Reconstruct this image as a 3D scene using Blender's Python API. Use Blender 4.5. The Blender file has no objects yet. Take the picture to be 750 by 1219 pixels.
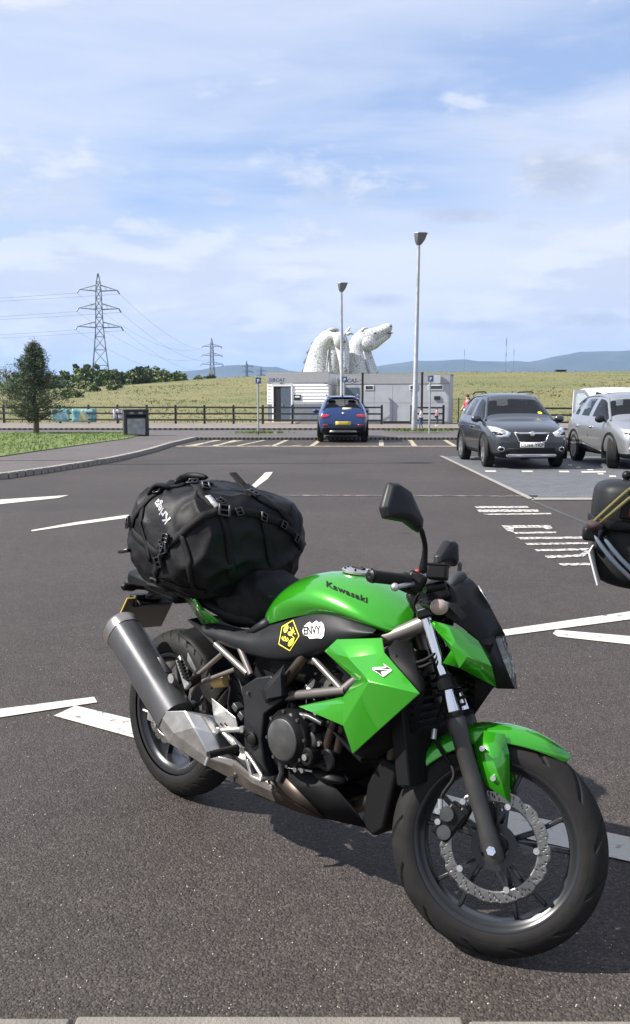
import bpy, bmesh, math, random
import numpy as np
from mathutils import Vector, Matrix, noise
from mathutils.bvhtree import BVHTree
R = math.radians
scene = bpy.context.scene
COL = scene.collection
random.seed(7); rng = np.random.default_rng(7)

# ------------------------------------------------------------------ camera
cam = bpy.data.cameras.new("camera"); cam_o = bpy.data.objects.new("camera", cam); COL.objects.link(cam_o)
cam.sensor_fit = 'VERTICAL'; cam.sensor_height = 36; cam.lens = 31.539
cam.clip_start = 0.05; cam.clip_end = 60000
cam_o.location = (0, 0, 1.4952); cam_o.rotation_euler = (R(90 - 7.1254), 0, 0)
scene.camera = cam_o
# ------------------------------------------------------------------ sun, sky, exposure
SUN_EL, SUN_AZ = 43.0, -94.0          # azimuth clockwise from +Y: the sun stands to the left
sdir = Vector((math.sin(R(SUN_AZ)) * math.cos(R(SUN_EL)), math.cos(R(SUN_AZ)) * math.cos(R(SUN_EL)), math.sin(R(SUN_EL))))
sun = bpy.data.lights.new("sun", 'SUN'); sun_o = bpy.data.objects.new("sun", sun); COL.objects.link(sun_o)
sun.energy = 5.0; sun.angle = R(0.55); sun.color = (1, 0.95, 0.88)
sun_o.rotation_euler = sdir.to_track_quat('Z', 'Y').to_euler()
scene.view_settings.view_transform = 'Standard'; scene.view_settings.look = 'None'
scene.view_settings.gamma = 1; scene.view_settings.use_curve_mapping = False
scene.view_settings.exposure = 1.05
scene.cycles.max_bounces = 8; scene.cycles.volume_bounces = 0

def sky_world():
    w = bpy.data.worlds.new("World"); scene.world = w; w.use_nodes = True
    nt = w.node_tree; N = nt.nodes; L = nt.links; N.clear()
    out = N.new("ShaderNodeOutputWorld"); bg = N.new("ShaderNodeBackground"); L.new(bg.outputs[0], out.inputs[0])
    bg.inputs[1].default_value = 0.078
    sky = N.new("ShaderNodeTexSky"); sky.sky_type = 'NISHITA'; sky.sun_disc = False
    sky.sun_elevation = R(SUN_EL); sky.sun_rotation = R(SUN_AZ); sky.air_density = 1.0; sky.dust_density = 0.6; sky.ozone_density = 2.0
    tc = N.new("ShaderNodeTexCoord"); sep = N.new("ShaderNodeSeparateXYZ"); L.new(tc.outputs['Generated'], sep.inputs[0])
    def math_(op, a, b=None, c=None, clamp=False):
        n = N.new("ShaderNodeMath"); n.operation = op; n.use_clamp = clamp
        for i, v in enumerate((a, b, c)):
            if v is None: continue
            if isinstance(v, (int, float)): n.inputs[i].default_value = v
            else: L.new(v, n.inputs[i])
        return n.outputs[0]
    def smooth(v, lo, hi):
        n = N.new("ShaderNodeMapRange"); n.interpolation_type = 'SMOOTHSTEP'
        L.new(v, n.inputs[0]); n.inputs[1].default_value = lo; n.inputs[2].default_value = hi
        return n.outputs[0]
    def noise_(vec, sc, det=6, rough=.55, dist=0):
        n = N.new("ShaderNodeTexNoise"); n.inputs['Scale'].default_value = sc; n.inputs['Detail'].default_value = det
        n.inputs['Roughness'].default_value = rough; n.inputs['Distortion'].default_value = dist
        L.new(vec, n.inputs['Vector']); return n.outputs[0]
    def mix(f, a, b):
        n = N.new("ShaderNodeMix"); n.data_type = 'RGBA'; (L.new(f, n.inputs[0]) if not isinstance(f, float) else setattr(n.inputs[0], 'default_value', f))
        for i, v in ((6, a), (7, b)):
            if isinstance(v, tuple): n.inputs[i].default_value = (*v, 1)
            else: L.new(v, n.inputs[i])
        return n.outputs[2]
    z = sep.outputs[2]
    zz = math_('MAXIMUM', z, 0.0); den = math_('ADD', zz, 0.06)
    px = math_('DIVIDE', sep.outputs[0], den); py = math_('DIVIDE', sep.outputs[1], den)
    cmb = N.new("ShaderNodeCombineXYZ"); L.new(px, cmb.inputs[0]); L.new(py, cmb.inputs[1])
    # high cirrus veil drawn out in streaks, thin along one slanting lane where blue shows
    mp = N.new("ShaderNodeMapping"); L.new(cmb.outputs[0], mp.inputs[0])
    mp.inputs['Rotation'].default_value = (0, 0, R(-24)); mp.inputs['Scale'].default_value = (0.34, 0.8, 1); mp.inputs['Location'].default_value = (3.1, 1.55, 0)
    veil = smooth(noise_(mp.outputs[0], 1.1, 8, .52, .4), .30, .70)
    mp2 = N.new("ShaderNodeMapping"); L.new(tc.outputs['Generated'], mp2.inputs[0])
    mp2.inputs['Rotation'].default_value = (0, R(-17), 0); mp2.inputs['Scale'].default_value = (1.3, 1.3, 7.5)
    fine = smooth(noise_(mp2.outputs[0], 2.6, 9, .58, .35), .32, .70)
    wob = noise_(mp2.outputs[0], 1.1, 4, .5, .2)
    lane = math_('ADD', math_('SUBTRACT', math_('SUBTRACT', z, math_('MULTIPLY', sep.outputs[0], .22)), .262), math_('MULTIPLY', math_('SUBTRACT', wob, .5), .16))
    lane2 = math_('ABSOLUTE', lane); lanem = smooth(lane2, .105, .0)
    lane_r = math_('ADD', .55, math_('MULTIPLY', smooth(sep.outputs[0], -.45, .35), .55))
    v1 = math_('ADD', math_('MULTIPLY', veil, .42), math_('MULTIPLY', fine, .26))
    hz = smooth(z, .24, .03)                                   # thicker veil towards the horizon, all round
    v2 = math_('ADD', math_('ADD', v1, .40), math_('MULTIPLY', hz, .26))
    v3 = math_('SUBTRACT', v2, math_('MULTIPLY', math_('MULTIPLY', lanem, lane_r), math_('ADD', .50, math_('MULTIPLY', math_('SUBTRACT', 1.0, fine), .34))), clamp=True)
    c1 = mix(v3, mix(.55, sky.outputs[0], (3.2, 4.05, 6.2)), (5.25, 5.5, 6.35))
    # low broken cumulus: flat, wide puffs with a lit side and a grey underside
    mp3 = N.new("ShaderNodeMapping"); L.new(tc.outputs['Generated'], mp3.inputs[0]); mp3.inputs['Scale'].default_value = (1, 1, 2.9); mp3.inputs['Location'].default_value = (.37, .0, .21)
    cn = noise_(mp3.outputs[0], 5.2, 9, .58, .2)
    band = math_('MULTIPLY', smooth(z, .01, .05), smooth(z, .36, .05))
    thr = math_('ADD', math_('MULTIPLY', band, .165), cn)
    cmask = math_('MULTIPLY', smooth(thr, .575, .69), .66)
    off = N.new("ShaderNodeVectorMath"); off.operation = 'ADD'; L.new(mp3.outputs[0], off.inputs[0])
    off.inputs[1].default_value = (-.018, 0, .05)
    cn2 = noise_(off.outputs[0], 5.2, 9, .58, .2)
    lit = smooth(math_('SUBTRACT', cn, cn2), -.03, .11)
    ccol = mix(lit, (4.3, 4.55, 5.3), (5.7, 5.85, 6.4))
    c2 = mix(cmask, c1, ccol)
    # single small grey clouds: bearing, height, half width, half height, strength
    yy = math_('MAXIMUM', sep.outputs[1], .01); bx = math_('DIVIDE', sep.outputs[0], yy); bz = math_('DIVIDE', z, yy)
    mp4 = N.new("ShaderNodeMapping"); L.new(tc.outputs['Generated'], mp4.inputs[0]); mp4.inputs['Scale'].default_value = (1, 1, 2.2)
    pn = noise_(mp4.outputs[0], 15, 8, .62, .3); pm = None
    for ax, az, rx, rz_, k in [(0.264, 0.2414, 0.0581, 0.0337, 0.9), (0.1541, 0.1969, 0.0581, 0.0112, 0.75), (-0.2686, 0.159, 0.0206, 0.0056, 0.7), (-0.1013, 0.2153, 0.0169, 0.0103, 0.35), (0.0706, 0.1082, 0.0375, 0.0094, 0.7), (-0.0846, 0.0857, 0.0243, 0.0066, 0.75), (0.2332, 0.1873, 0.0206, 0.0056, 0.6), (-0.041, 0.1617, 0.0131, 0.0037, 0.6), (0.1701, 0.0821, 0.0843, 0.0084, 0.55), (0.2895, 0.0875, 0.0843, 0.0112, 0.6), (0.3235, 0.2639, 0.0375, 0.0187, 0.5)]:
        dx = math_('MULTIPLY', math_('SUBTRACT', bx, ax), 1 / rx); dz = math_('MULTIPLY', math_('SUBTRACT', bz, az), 1 / rz_)
        d2 = math_('ADD', math_('MULTIPLY', dx, dx), math_('MULTIPLY', dz, dz))
        e = math_('MULTIPLY', smooth(math_('ADD', math_('SUBTRACT', 1.0, d2), math_('MULTIPLY', math_('SUBTRACT', pn, .5), 3.4)), -.1, 1.1), k)
        e = math_('MULTIPLY', e, smooth(d2, 2.6, .8))
        pm = e if pm is None else math_('MAXIMUM', pm, e)
    pcol = mix(smooth(pn, .42, .68), (3.3, 3.6, 4.45), (5.1, 5.25, 5.8))
    c2 = mix(pm, c2, pcol)
    L.new(c2, bg.inputs[0])
sky_world()

# ------------------------------------------------------------------ materials
MATS = {}
def mat(name, col, rough=.5, metal=0., var=0., vscale=8, bump=0., bscale=120, coat=0., trans=0., spec=None, alpha=1., emit=None):
    if name in MATS: return MATS[name]
    m = bpy.data.materials.new(name); m.use_nodes = True; nt = m.node_tree; N = nt.nodes; L = nt.links
    b = N["Principled BSDF"]; b.inputs['Base Color'].default_value = (*col, 1); b.inputs['Roughness'].default_value = rough
    b.inputs['Metallic'].default_value = metal; b.inputs['Coat Weight'].default_value = coat; b.inputs['Coat Roughness'].default_value = .04
    b.inputs['Transmission Weight'].default_value = trans; b.inputs['Alpha'].default_value = alpha
    if spec is not None: b.inputs['Specular IOR Level'].default_value = spec
    tc = N.new("ShaderNodeTexCoord")
    if var:
        n = N.new("ShaderNodeTexNoise"); n.inputs['Scale'].default_value = vscale; n.inputs['Detail'].default_value = 6
        L.new(tc.outputs['Object'], n.inputs['Vector'])
        r = N.new("ShaderNodeValToRGB"); r.color_ramp.elements[0].position = .3; r.color_ramp.elements[1].position = .7
        r.color_ramp.elements[0].color = (*[c * (1 - var) for c in col], 1); r.color_ramp.elements[1].color = (*[min(1, c * (1 + var)) for c in col], 1)
        L.new(n.outputs[0], r.inputs[0]); L.new(r.outputs[0], b.inputs['Base Color'])
        mr = N.new("ShaderNodeMapRange"); L.new(n.outputs[0], mr.inputs[0]); mr.inputs[1].default_value = .3; mr.inputs[2].default_value = .7
        mr.inputs[3].default_value = max(.02, rough - .08); mr.inputs[4].default_value = min(1, rough + .1); L.new(mr.outputs[0], b.inputs['Roughness'])
    if bump:
        n2 = N.new("ShaderNodeTexNoise"); n2.inputs['Scale'].default_value = bscale; n2.inputs['Detail'].default_value = 4
        L.new(tc.outputs['Object'], n2.inputs['Vector'])
        bm = N.new("ShaderNodeBump"); bm.inputs['Strength'].default_value = bump; bm.inputs['Distance'].default_value = .01
        L.new(n2.outputs[0], bm.inputs['Height']); L.new(bm.outputs[0], b.inputs['Normal'])
    MATS[name] = m; return m
def nodes_of(name):
    m = bpy.data.materials.new(name); m.use_nodes = True; MATS[name] = m
    return m, m.node_tree.nodes, m.node_tree.links, m.node_tree.nodes["Principled BSDF"]
def ramp(N, els):
    r = N.new("ShaderNodeValToRGB"); e = r.color_ramp.elements
    while len(e) < len(els): e.new(.5)
    for i, (p, c) in enumerate(els): e[i].position = p; e[i].color = (*c, 1)
    return r

def asphalt(name, base, scale=1.0):
    m, N, L, b = nodes_of(name)
    tc = N.new("ShaderNodeTexCoord")
    vo = N.new("ShaderNodeTexVoronoi"); vo.inputs['Scale'].default_value = 150 * scale; vo.inputs['Randomness'].default_value = 1
    L.new(tc.outputs['Object'], vo.inputs['Vector'])
    sepc = N.new("ShaderNodeSeparateColor"); L.new(vo.outputs['Color'], sepc.inputs[0])
    stone = ramp(N, [(0, tuple(c * .62 for c in base)), (.5, base), (.88, tuple(c * 1.38 for c in base)), (1, tuple(c * 2.0 for c in base))])
    L.new(sepc.outputs[0], stone.inputs[0])
    n = N.new("ShaderNodeTexNoise"); n.inputs['Scale'].default_value = .33; n.inputs['Detail'].default_value = 8; n.inputs['Roughness'].default_value = .65
    L.new(tc.outputs['Object'], n.inputs['Vector'])
    big = ramp(N, [(.3, (.76, .755, .75)), (.7, (1.2, 1.18, 1.15))]); L.new(n.outputs[0], big.inputs[0])
    n3 = N.new("ShaderNodeTexNoise"); n3.inputs['Scale'].default_value = 9; n3.inputs['Detail'].default_value = 6
    L.new(tc.outputs['Object'], n3.inputs['Vector'])
    mid = ramp(N, [(.3, (.9, .9, .9)), (.7, (1.1, 1.1, 1.1))]); L.new(n3.outputs[0], mid.inputs[0])
    m1 = N.new("ShaderNodeMix"); m1.data_type = 'RGBA'; m1.blend_type = 'MULTIPLY'; m1.inputs[0].default_value = 1
    L.new(stone.outputs[0], m1.inputs[6]); L.new(big.outputs[0], m1.inputs[7])
    m2 = N.new("ShaderNodeMix"); m2.data_type = 'RGBA'; m2.blend_type = 'MULTIPLY'; m2.inputs[0].default_value = 1
    L.new(m1.outputs[2], m2.inputs[6]); L.new(mid.outputs[0], m2.inputs[7])
    # old drips and spills: rounded dark spots in loose groups
    sp = N.new("ShaderNodeTexVoronoi"); sp.inputs['Scale'].default_value = 1.1; L.new(tc.outputs['Object'], sp.inputs['Vector'])
    ns = N.new("ShaderNodeTexNoise"); ns.inputs['Scale'].default_value = 7; ns.inputs['Detail'].default_value = 5; L.new(tc.outputs['Object'], ns.inputs['Vector'])
    ad = N.new("ShaderNodeMath"); ad.operation = 'MULTIPLY_ADD'; L.new(ns.outputs[0], ad.inputs[0]); ad.inputs[1].default_value = .22; L.new(sp.outputs['Distance'], ad.inputs[2])
    sr = ramp(N, [(.15, (.66, .65, .64)), (.235, (1, 1, 1))]); L.new(ad.outputs[0], sr.inputs[0])
    m3 = N.new("ShaderNodeMix"); m3.data_type = 'RGBA'; m3.blend_type = 'MULTIPLY'; m3.inputs[0].default_value = 1; L.new(m2.outputs[2], m3.inputs[6]); L.new(sr.outputs[0], m3.inputs[7]); L.new(m3.outputs[2], b.inputs['Base Color'])
    b.inputs['Roughness'].default_value = .62
    dd = ramp(N, [(0, (1, 1, 1)), (.42, (.75, .75, .75)), (.75, (0, 0, 0))]); L.new(vo.outputs['Distance'], dd.inputs[0])
    vs = N.new("ShaderNodeMath"); vs.operation = 'MULTIPLY'; L.new(dd.outputs[0], vs.inputs[0]); L.new(sepc.outputs[1], vs.inputs[1])
    bm = N.new("ShaderNodeBump"); bm.inputs['Strength'].default_value = .8; bm.inputs['Distance'].default_value = .005
    L.new(vs.outputs[0], bm.inputs['Height']); L.new(bm.outputs[0], b.inputs['Normal'])
    return m

def paint_mark(name, col, wear, scale=14):
    """road paint, worn through to the tarmac in specks and patches"""
    m, N, L, b = nodes_of(name)
    tc = N.new("ShaderNodeTexCoord")
    n = N.new("ShaderNodeTexNoise"); n.inputs['Scale'].default_value = scale; n.inputs['Detail'].default_value = 10; n.inputs['Roughness'].default_value = .7
    L.new(tc.outputs['Object'], n.inputs['Vector'])
    r = ramp(N, [(wear - .06, (.044, .038, .035)), (wear + .03, col)]); L.new(n.outputs[0], r.inputs[0])
    L.new(r.outputs[0], b.inputs['Base Color']); b.inputs['Roughness'].default_value = .7
    n2 = N.new("ShaderNodeTexVoronoi"); n2.inputs['Scale'].default_value = 115; L.new(tc.outputs['Object'], n2.inputs['Vector'])
    bm = N.new("ShaderNodeBump"); bm.inputs['Strength'].default_value = .35; bm.inputs['Distance'].default_value = .004; bm.invert = True
    L.new(n2.outputs['Distance'], bm.inputs['Height']); L.new(bm.outputs[0], b.inputs['Normal'])
    return m

def ground_mat(name, cols, sc, stretch=(1, 1, 1), rough=.9, bump=.4):
    m, N, L, b = nodes_of(name)
    tc = N.new("ShaderNodeTexCoord"); mp = N.new("ShaderNodeMapping"); mp.inputs['Scale'].default_value = stretch
    L.new(tc.outputs['Object'], mp.inputs[0])
    n = N.new("ShaderNodeTexNoise"); n.inputs['Scale'].default_value = sc; n.inputs['Detail'].default_value = 12; n.inputs['Roughness'].default_value = .68
    L.new(mp.outputs[0], n.inputs['Vector'])
    k = len(cols); r = ramp(N, [(.28 + .44 * i / (k - 1), c) for i, c in enumerate(cols)])
    L.new(n.outputs[0], r.inputs[0]); L.new(r.outputs[0], b.inputs['Base Color']); b.inputs['Roughness'].default_value = rough
    n2 = N.new("ShaderNodeTexNoise"); n2.inputs['Scale'].default_value = sc * 14; n2.inputs['Detail'].default_value = 5
    L.new(mp.outputs[0], n2.inputs['Vector'])
    bm = N.new("ShaderNodeBump"); bm.inputs['Strength'].default_value = bump; bm.inputs['Distance'].default_value = .1
    L.new(n2.outputs[0], bm.inputs['Height']); L.new(bm.outputs[0], b.inputs['Normal'])
    return m

# ------------------------------------------------------------------ mesh helpers
def frame_of(d):
    d = Vector(d).normalized(); a = Vector((0, 0, 1)) if abs(d.z) < .9 else Vector((1, 0, 0))
    u = d.cross(a).normalized(); return u, d.cross(u).normalized()
class MB:
    def __init__(s): s.v = []; s.f = []
    def add(s, vs, fs):
        o = len(s.v); s.v += [tuple(v) for v in vs]; s.f += [tuple(i + o for i in f) for f in fs]; return s
    def box(s, c, d, rot=None):
        c = Vector(c); vs = []
        for i in range(8):
            p = Vector((d[0] * (.5 if i & 1 else -.5), d[1] * (.5 if i & 2 else -.5), d[2] * (.5 if i & 4 else -.5)))
            if rot is not None: p = rot @ p
            vs.append(c + p)
        return s.add(vs, [(0, 2, 3, 1), (4, 5, 7, 6), (0, 1, 5, 4), (2, 6, 7, 3), (0, 4, 6, 2), (1, 3, 7, 5)])
    def bar(s, a, b, w, h, up=(0, 0, 1)):
        a = Vector(a); b = Vector(b); d = (b - a); l = d.length; d.normalize(); u = Vector(up)
        y = u.cross(d)
        if y.length < 1e-4: y = Vector((1, 0, 0)).cross(d)
        y.normalize(); z = d.cross(y)
        return s.box((a + b) / 2, (l, w, h), Matrix((d, y, z)).transposed())
    def tube(s, pts, r, n=10, caps=True, flat=None):
        P = [Vector(p) for p in pts]; k = len(P); rs = r if isinstance(r, (list, tuple)) else [r] * k
        t0 = (P[1] - P[0]).normalized(); u, w = frame_of(t0); rings = []
        for i in range(k):
            t = ((P[min(i + 1, k - 1)] - P[max(i - 1, 0)])).normalized()
            u = (u - t * u.dot(t)).normalized(); w = t.cross(u)
            rings.append([P[i] + (u * math.cos(2 * math.pi * j / n) + w * math.sin(2 * math.pi * j / n)) * rs[i] for j in range(n)])
        return s.loft(rings, caps)
    def loft(s, rings, caps=True, closed=True):
        n = len(rings[0]); vs = [p for rg in rings for p in rg]; fs = []
        for i in range(len(rings) - 1):
            for j in range(n if closed else n - 1):
                a = i * n + j; b = i * n + (j + 1) % n; fs.append((a, b, b + n, a + n))
        if caps and closed: fs.append(tuple(reversed(range(n)))); fs.append(tuple(range((len(rings) - 1) * n, len(rings) * n)))
        return s.add(vs, fs)
    def lathe(s, c, axis, prof, n=32, close=False):
        c = Vector(c); ax = Vector(axis).normalized(); u, w = frame_of(ax); rings = []
        for d, r in prof:
            rings.append([c + ax * d + (u * math.cos(2 * math.pi * j / n) + w * math.sin(2 * math.pi * j / n)) * max(r, 1e-5) for j in range(n)])
        if close: rings.append(rings[0])
        return s.loft(rings, caps=not close)
    def cyl(s, a, b, r, r2=None, n=14):
        return s.tube([a, b], [r, r if r2 is None else r2], n)
    def plate(s, poly, off):
        n = len(poly); off = Vector(off); a = [Vector(p) for p in poly]; b = [p + off for p in a]
        return s.add(a + b, [tuple(range(n)), tuple(reversed(range(n, 2 * n)))] + [(i, i + n, (i + 1) % n + n, (i + 1) % n) for i in range(n)])
    def ball(s, c, r, n=12, m=8):
        r = r if isinstance(r, (tuple, list)) else (r, r, r); c = Vector(c); rings = []
        for i in range(m + 1):
            a = math.pi * i / m
            rings.append([c + Vector((r[0] * max(math.sin(a), 1e-4) * math.cos(2 * math.pi * j / n), r[1] * max(math.sin(a), 1e-4) * math.sin(2 * math.pi * j / n), -r[2] * math.cos(a))) for j in range(n)])
        return s.loft(rings)
    def mirror(s):
        n = len(s.v); s.v += [(x, -y, z) for x, y, z in s.v[:n]]; s.f += [tuple(i + n for i in reversed(f)) for f in s.f]; return s
def smooth_mesh(me, ang=38):
    me.polygons.foreach_set('use_smooth', [True] * len(me.polygons)); me.set_sharp_from_angle(angle=R(ang))
def link(o, parent=None):
    COL.objects.link(o)
    if parent is not None: o.parent = parent
    return o
def obj(name, mb, m, parent=None, ang=38, bevel=0, sub=0, solid=0, xf=None, kind=None, fix=True, **props):
    me = bpy.data.meshes.new(name); vs = mb.v if xf is None else [tuple(xf @ Vector(v)) for v in mb.v]
    me.from_pydata(vs, [], mb.f); me.validate()
    if fix:
        b = bmesh.new(); b.from_mesh(me); bmesh.ops.remove_doubles(b, verts=b.verts, dist=1e-5); bmesh.ops.recalc_face_normals(b, faces=b.faces); b.to_mesh(me); b.free()
    me.materials.append(m); smooth_mesh(me, 180 if sub else ang)
    o = bpy.data.objects.new(name, me); link(o, parent)
    if solid: md = o.modifiers.new('solid', 'SOLIDIFY'); md.thickness = solid; md.offset = 0
    if bevel: md = o.modifiers.new('bevel', 'BEVEL'); md.width = bevel; md.segments = 2; md.limit_method = 'ANGLE'; md.angle_limit = R(30); md.harden_normals = False
    if sub: md = o.modifiers.new('sub', 'SUBSURF'); md.levels = sub; md.render_levels = sub
    if kind: o['kind'] = kind
    for k, v in props.items(): o[k] = v
    return o
def np_obj(name, V, F, m, parent=None, kind=None, smooth=False):
    me = bpy.data.meshes.new(name); V = np.asarray(V, dtype=np.float32); F = np.asarray(F, dtype=np.int32); k = F.shape[1]
    me.vertices.add(len(V)); me.vertices.foreach_set('co', V.ravel()); me.loops.add(F.size); me.loops.foreach_set('vertex_index', F.ravel())
    me.polygons.add(len(F)); me.polygons.foreach_set('loop_start', np.arange(len(F), dtype=np.int32) * k)
    me.update(calc_edges=True); me.validate(); me.materials.append(m)
    if smooth: me.polygons.foreach_set('use_smooth', [True] * len(F))
    o = bpy.data.objects.new(name, me); link(o, parent)
    if kind: o['kind'] = kind
    return o
def thing(name, label, cat, loc=(0, 0, 0), rz=0, group=None):
    o = bpy.data.objects.new(name, None); o.empty_display_size = .2; COL.objects.link(o); o.location = loc; o.rotation_euler = (0, 0, rz)
    return tag(o, label, cat, group)
def tag(o, label, cat, group=None):
    o['label'] = label; o['category'] = cat
    if group: o['group'] = group
    return o
def copy_tree(o, parent=None):
    c = o.copy(); COL.objects.link(c); c.parent = parent
    for ch in list(o.children): copy_tree(ch, c)
    return c
def evaluated_bvh(o):
    bpy.context.view_layer.update(); dg = bpy.context.evaluated_depsgraph_get(); e = o.evaluated_get(dg); me = e.to_mesh()
    t = BVHTree.FromPolygons([v.co.copy() for v in me.vertices], [tuple(p.vertices) for p in me.polygons]); e.to_mesh_clear(); return t
def text_polys(txt, size=1., bold=0., shear=0., space=1., align='LEFT'):
    cu = bpy.data.curves.new("lettering", 'FONT'); cu.body = txt; cu.size = size; cu.offset = bold; cu.shear = shear; cu.space_character = space; cu.align_x = align
    cu.resolution_u = 2; o = bpy.data.objects.new("lettering", cu); COL.objects.link(o)
    bpy.context.view_layer.update(); me = o.evaluated_get(bpy.context.evaluated_depsgraph_get()).to_mesh()
    V = [(v.co.x, v.co.y) for v in me.vertices]; F = [tuple(p.vertices) for p in me.polygons]
    o.evaluated_get(bpy.context.evaluated_depsgraph_get()).to_mesh_clear(); bpy.data.objects.remove(o); bpy.data.curves.remove(cu); return V, F
def decal(name, V2, F2, m, origin, xd, yd, tree, parent, off=.0012, cut=0, solid=0, ndir=None, ang=40):
    """flat outline laid onto a curved surface: each vertex is cast along the normal until it meets it"""
    xd = Vector(xd).normalized(); yd = Vector(yd); yd = (yd - xd * yd.dot(xd)).normalized(); n = Vector(ndir) if ndir else xd.cross(yd)
    n.normalize(); origin = Vector(origin); b = bmesh.new(); vs = [b.verts.new((x, y, 0)) for x, y in V2]
    for f in F2:
        try: b.faces.new([vs[i] for i in f])
        except ValueError: pass
    if cut:
        bmesh.ops.triangulate(b, faces=b.faces)
        for _ in range(cut): bmesh.ops.subdivide_edges(b, edges=b.edges[:], cuts=1, use_grid_fill=True); bmesh.ops.triangulate(b, faces=b.faces)
    for v in b.verts:
        p = origin + xd * v.co.x + yd * v.co.y
        h = tree.ray_cast(p + n * .6, -n, 1.5) if tree else (p, n)
        if h[0] is None:
            q = tree.find_nearest(p); h = (q[0], q[1])
        v.co = h[0] + n * off
    bmesh.ops.recalc_face_normals(b, faces=b.faces)
    me = bpy.data.meshes.new(name); b.to_mesh(me); b.free(); me.materials.append(m); smooth_mesh(me, ang)
    o = bpy.data.objects.new(name, me); link(o, parent)
    if solid: md = o.modifiers.new('solid', 'SOLIDIFY'); md.thickness = solid; md.offset = 0
    return o
def flat_text(name, txt, m, origin, xd, yd, size, parent, bold=0., shear=0., align='LEFT', space=1.):
    V, F = text_polys(txt, size, bold, shear, space, align)
    return decal(name, V, F, m, origin, xd, yd, None, parent, off=0)
def sheet(name, poly, z, m, kind=None, parent=None):
    b = MB(); b.add([(p[0], p[1], z) for p in poly], [tuple(range(len(poly)))]); return obj(name, b, m, parent, kind=kind, fix=True)

# ================================================================== THE SETTING
M_ASPH = asphalt('tarmac', (.0480, .0412, .0378)); M_PATH = asphalt('path_tarmac', (.080, .069, .064))
M_WHITE = paint_mark('road_white', (.46, .44, .395), .40); M_WORN = paint_mark('road_white_worn', (.48, .46, .43), .49, 22)
M_YEL = paint_mark('bay_yellow', (.37, .315, .22), .46, 6); M_FAINT = paint_mark('faint_line', (.17, .155, .14), .54, 5)
M_GRASS = ground_mat('lawn_soil', [(.055, .085, .02), (.095, .14, .03), (.14, .18, .045)], 1.6)
M_MEADOW = ground_mat('meadow', [(.066, .086, .023), (.102, .110, .032), (.138, .124, .043), (.172, .136, .056)], .10, (1, 2.0, 1), bump=.15)
M_KERB = mat('kerb_concrete', (.24, .225, .20), .85, var=.18, vscale=9, bump=.5, bscale=160)
M_DARKSETT = mat('dark_sett', (.045, .052, .05), .9, var=.25)
M_STEEL = mat('galvanised', (.36, .38, .39), .48, .55, var=.12, vscale=5)
M_BLACKWOOD = mat('fence_black', (.022, .022, .024), .6, var=.25, vscale=12)

def crest(x):          # height of the embankment's crest across the view
    xs = [-400, -75, -45, -33, -20, -10, 0, 12, 22, 45, 400]; hs = [2.6, 3.0, 3.4, 3.9, 4.9, 5.3, 5.6, 5.6, 5.75, 6.1, 6.3]
    return float(np.interp(x, xs, hs))
def terrain_h(x, y):
    if y < 58.5: return -.03
    s = min(1., (y - 58.5) / 92); s = s * s * (3 - 2 * s) * .45 + .55 * s
    up = crest(x * 150 / max(y, 150)) * s
    if y > 155: up *= max(0., 1 - (y - 155) / 90)
    n = noise.noise((x * .05, y * .05, 0)) * .35 * s + noise.noise((x * .017, y * .02, 5)) * .3 * s
    return -.03 + up + n
# ground sheet: terrain out to the foot of the hills
xs = np.concatenate([np.linspace(-9000, -330, 12), np.linspace(-260, 260, 105), np.linspace(330, 9000, 12)])
ys = np.concatenate([np.linspace(-60, 58, 12), np.linspace(59, 250, 78), [270, 300, 360, 480, 700, 1100, 1800, 3000, 5000, 8000, 12000]])
gv = [(x, y, terrain_h(x, y) if y < 300 else -.03) for y in ys for x in xs]
nx = len(xs); gf = [(j * nx + i, j * nx + i + 1, (j + 1) * nx + i + 1, (j + 1) * nx + i) for j in range(len(ys) - 1) for i in range(nx - 1)]
np_obj('ground', gv, gf, M_MEADOW, kind='structure', smooth=True)

# tarmac of the car park and the road beyond it
sheet('car_park', [(-34, -1.2), (34, -1.2), (34, 33.86), (-34, 33.86)], 0, M_ASPH, 'structure')
sheet('road', [(-60, 36.4), (60, 36.4), (60, 45.0), (-60, 45.0)], 0, M_PATH, 'structure')
sheet('path', [(-60, 45.3), (60, 45.3), (60, 57.6), (-60, 57.6)], .03, mat('gravel_path', (.155, .135, .12), .9, var=.2, vscale=1.2, bump=.6, bscale=60), 'structure')
# verge between bays and road
sheet('pavement', [(-4.9, 34.16), (60, 34.16), (60, 36.2), (-3.4, 36.2)], .09, M_PATH, 'structure')

# left pavement with its kerb and lawn: measured along the kerb's foot
KL = [(-11.5, 13.2), (-5.9479, 16.8836, 0)[:2], (-5.5649, 18.2415, 0)[:2], (-5.1796, 20.0843, 0)[:2], (-4.8507, 22.0281, 0)[:2], (-4.7228, 24.0176, 0)[:2], (-4.653, 25.7603, 0)[:2], (-4.6574, 29.2985, 0)[:2], (-4.4411, 33.9541, 0)[:2]]
def offset_line(P, d):
    out = []
    for i in range(len(P)):
        a = Vector(P[max(i - 1, 0)]); b = Vector(P[min(i + 1, len(P) - 1)]); t = (b - a).normalized(); out.append((P[i][0] - t.y * d, P[i][1] + t.x * d))
    return out
KL2 = offset_line(KL, .15)
sheet('pavement', KL2 + [(-4.9, 36.2), (-60, 36.2), (-60, 13.2)], .10, M_PATH, 'structure')
LAWN = [(-60, 15.2), (-13.5, 17.6), (-7.7404, 22.0281, 0)[:2], (-7.534, 24.7623, 0)[:2], (-7.2064, 28.0166, 0)[:2], (-6.7806, 32.2471, 0)[:2], (-6.9313, 35.8508, 0)[:2], (-8.269, 39.3667, 0)[:2], (-11.5, 38.6), (-60, 38.6)]
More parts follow.
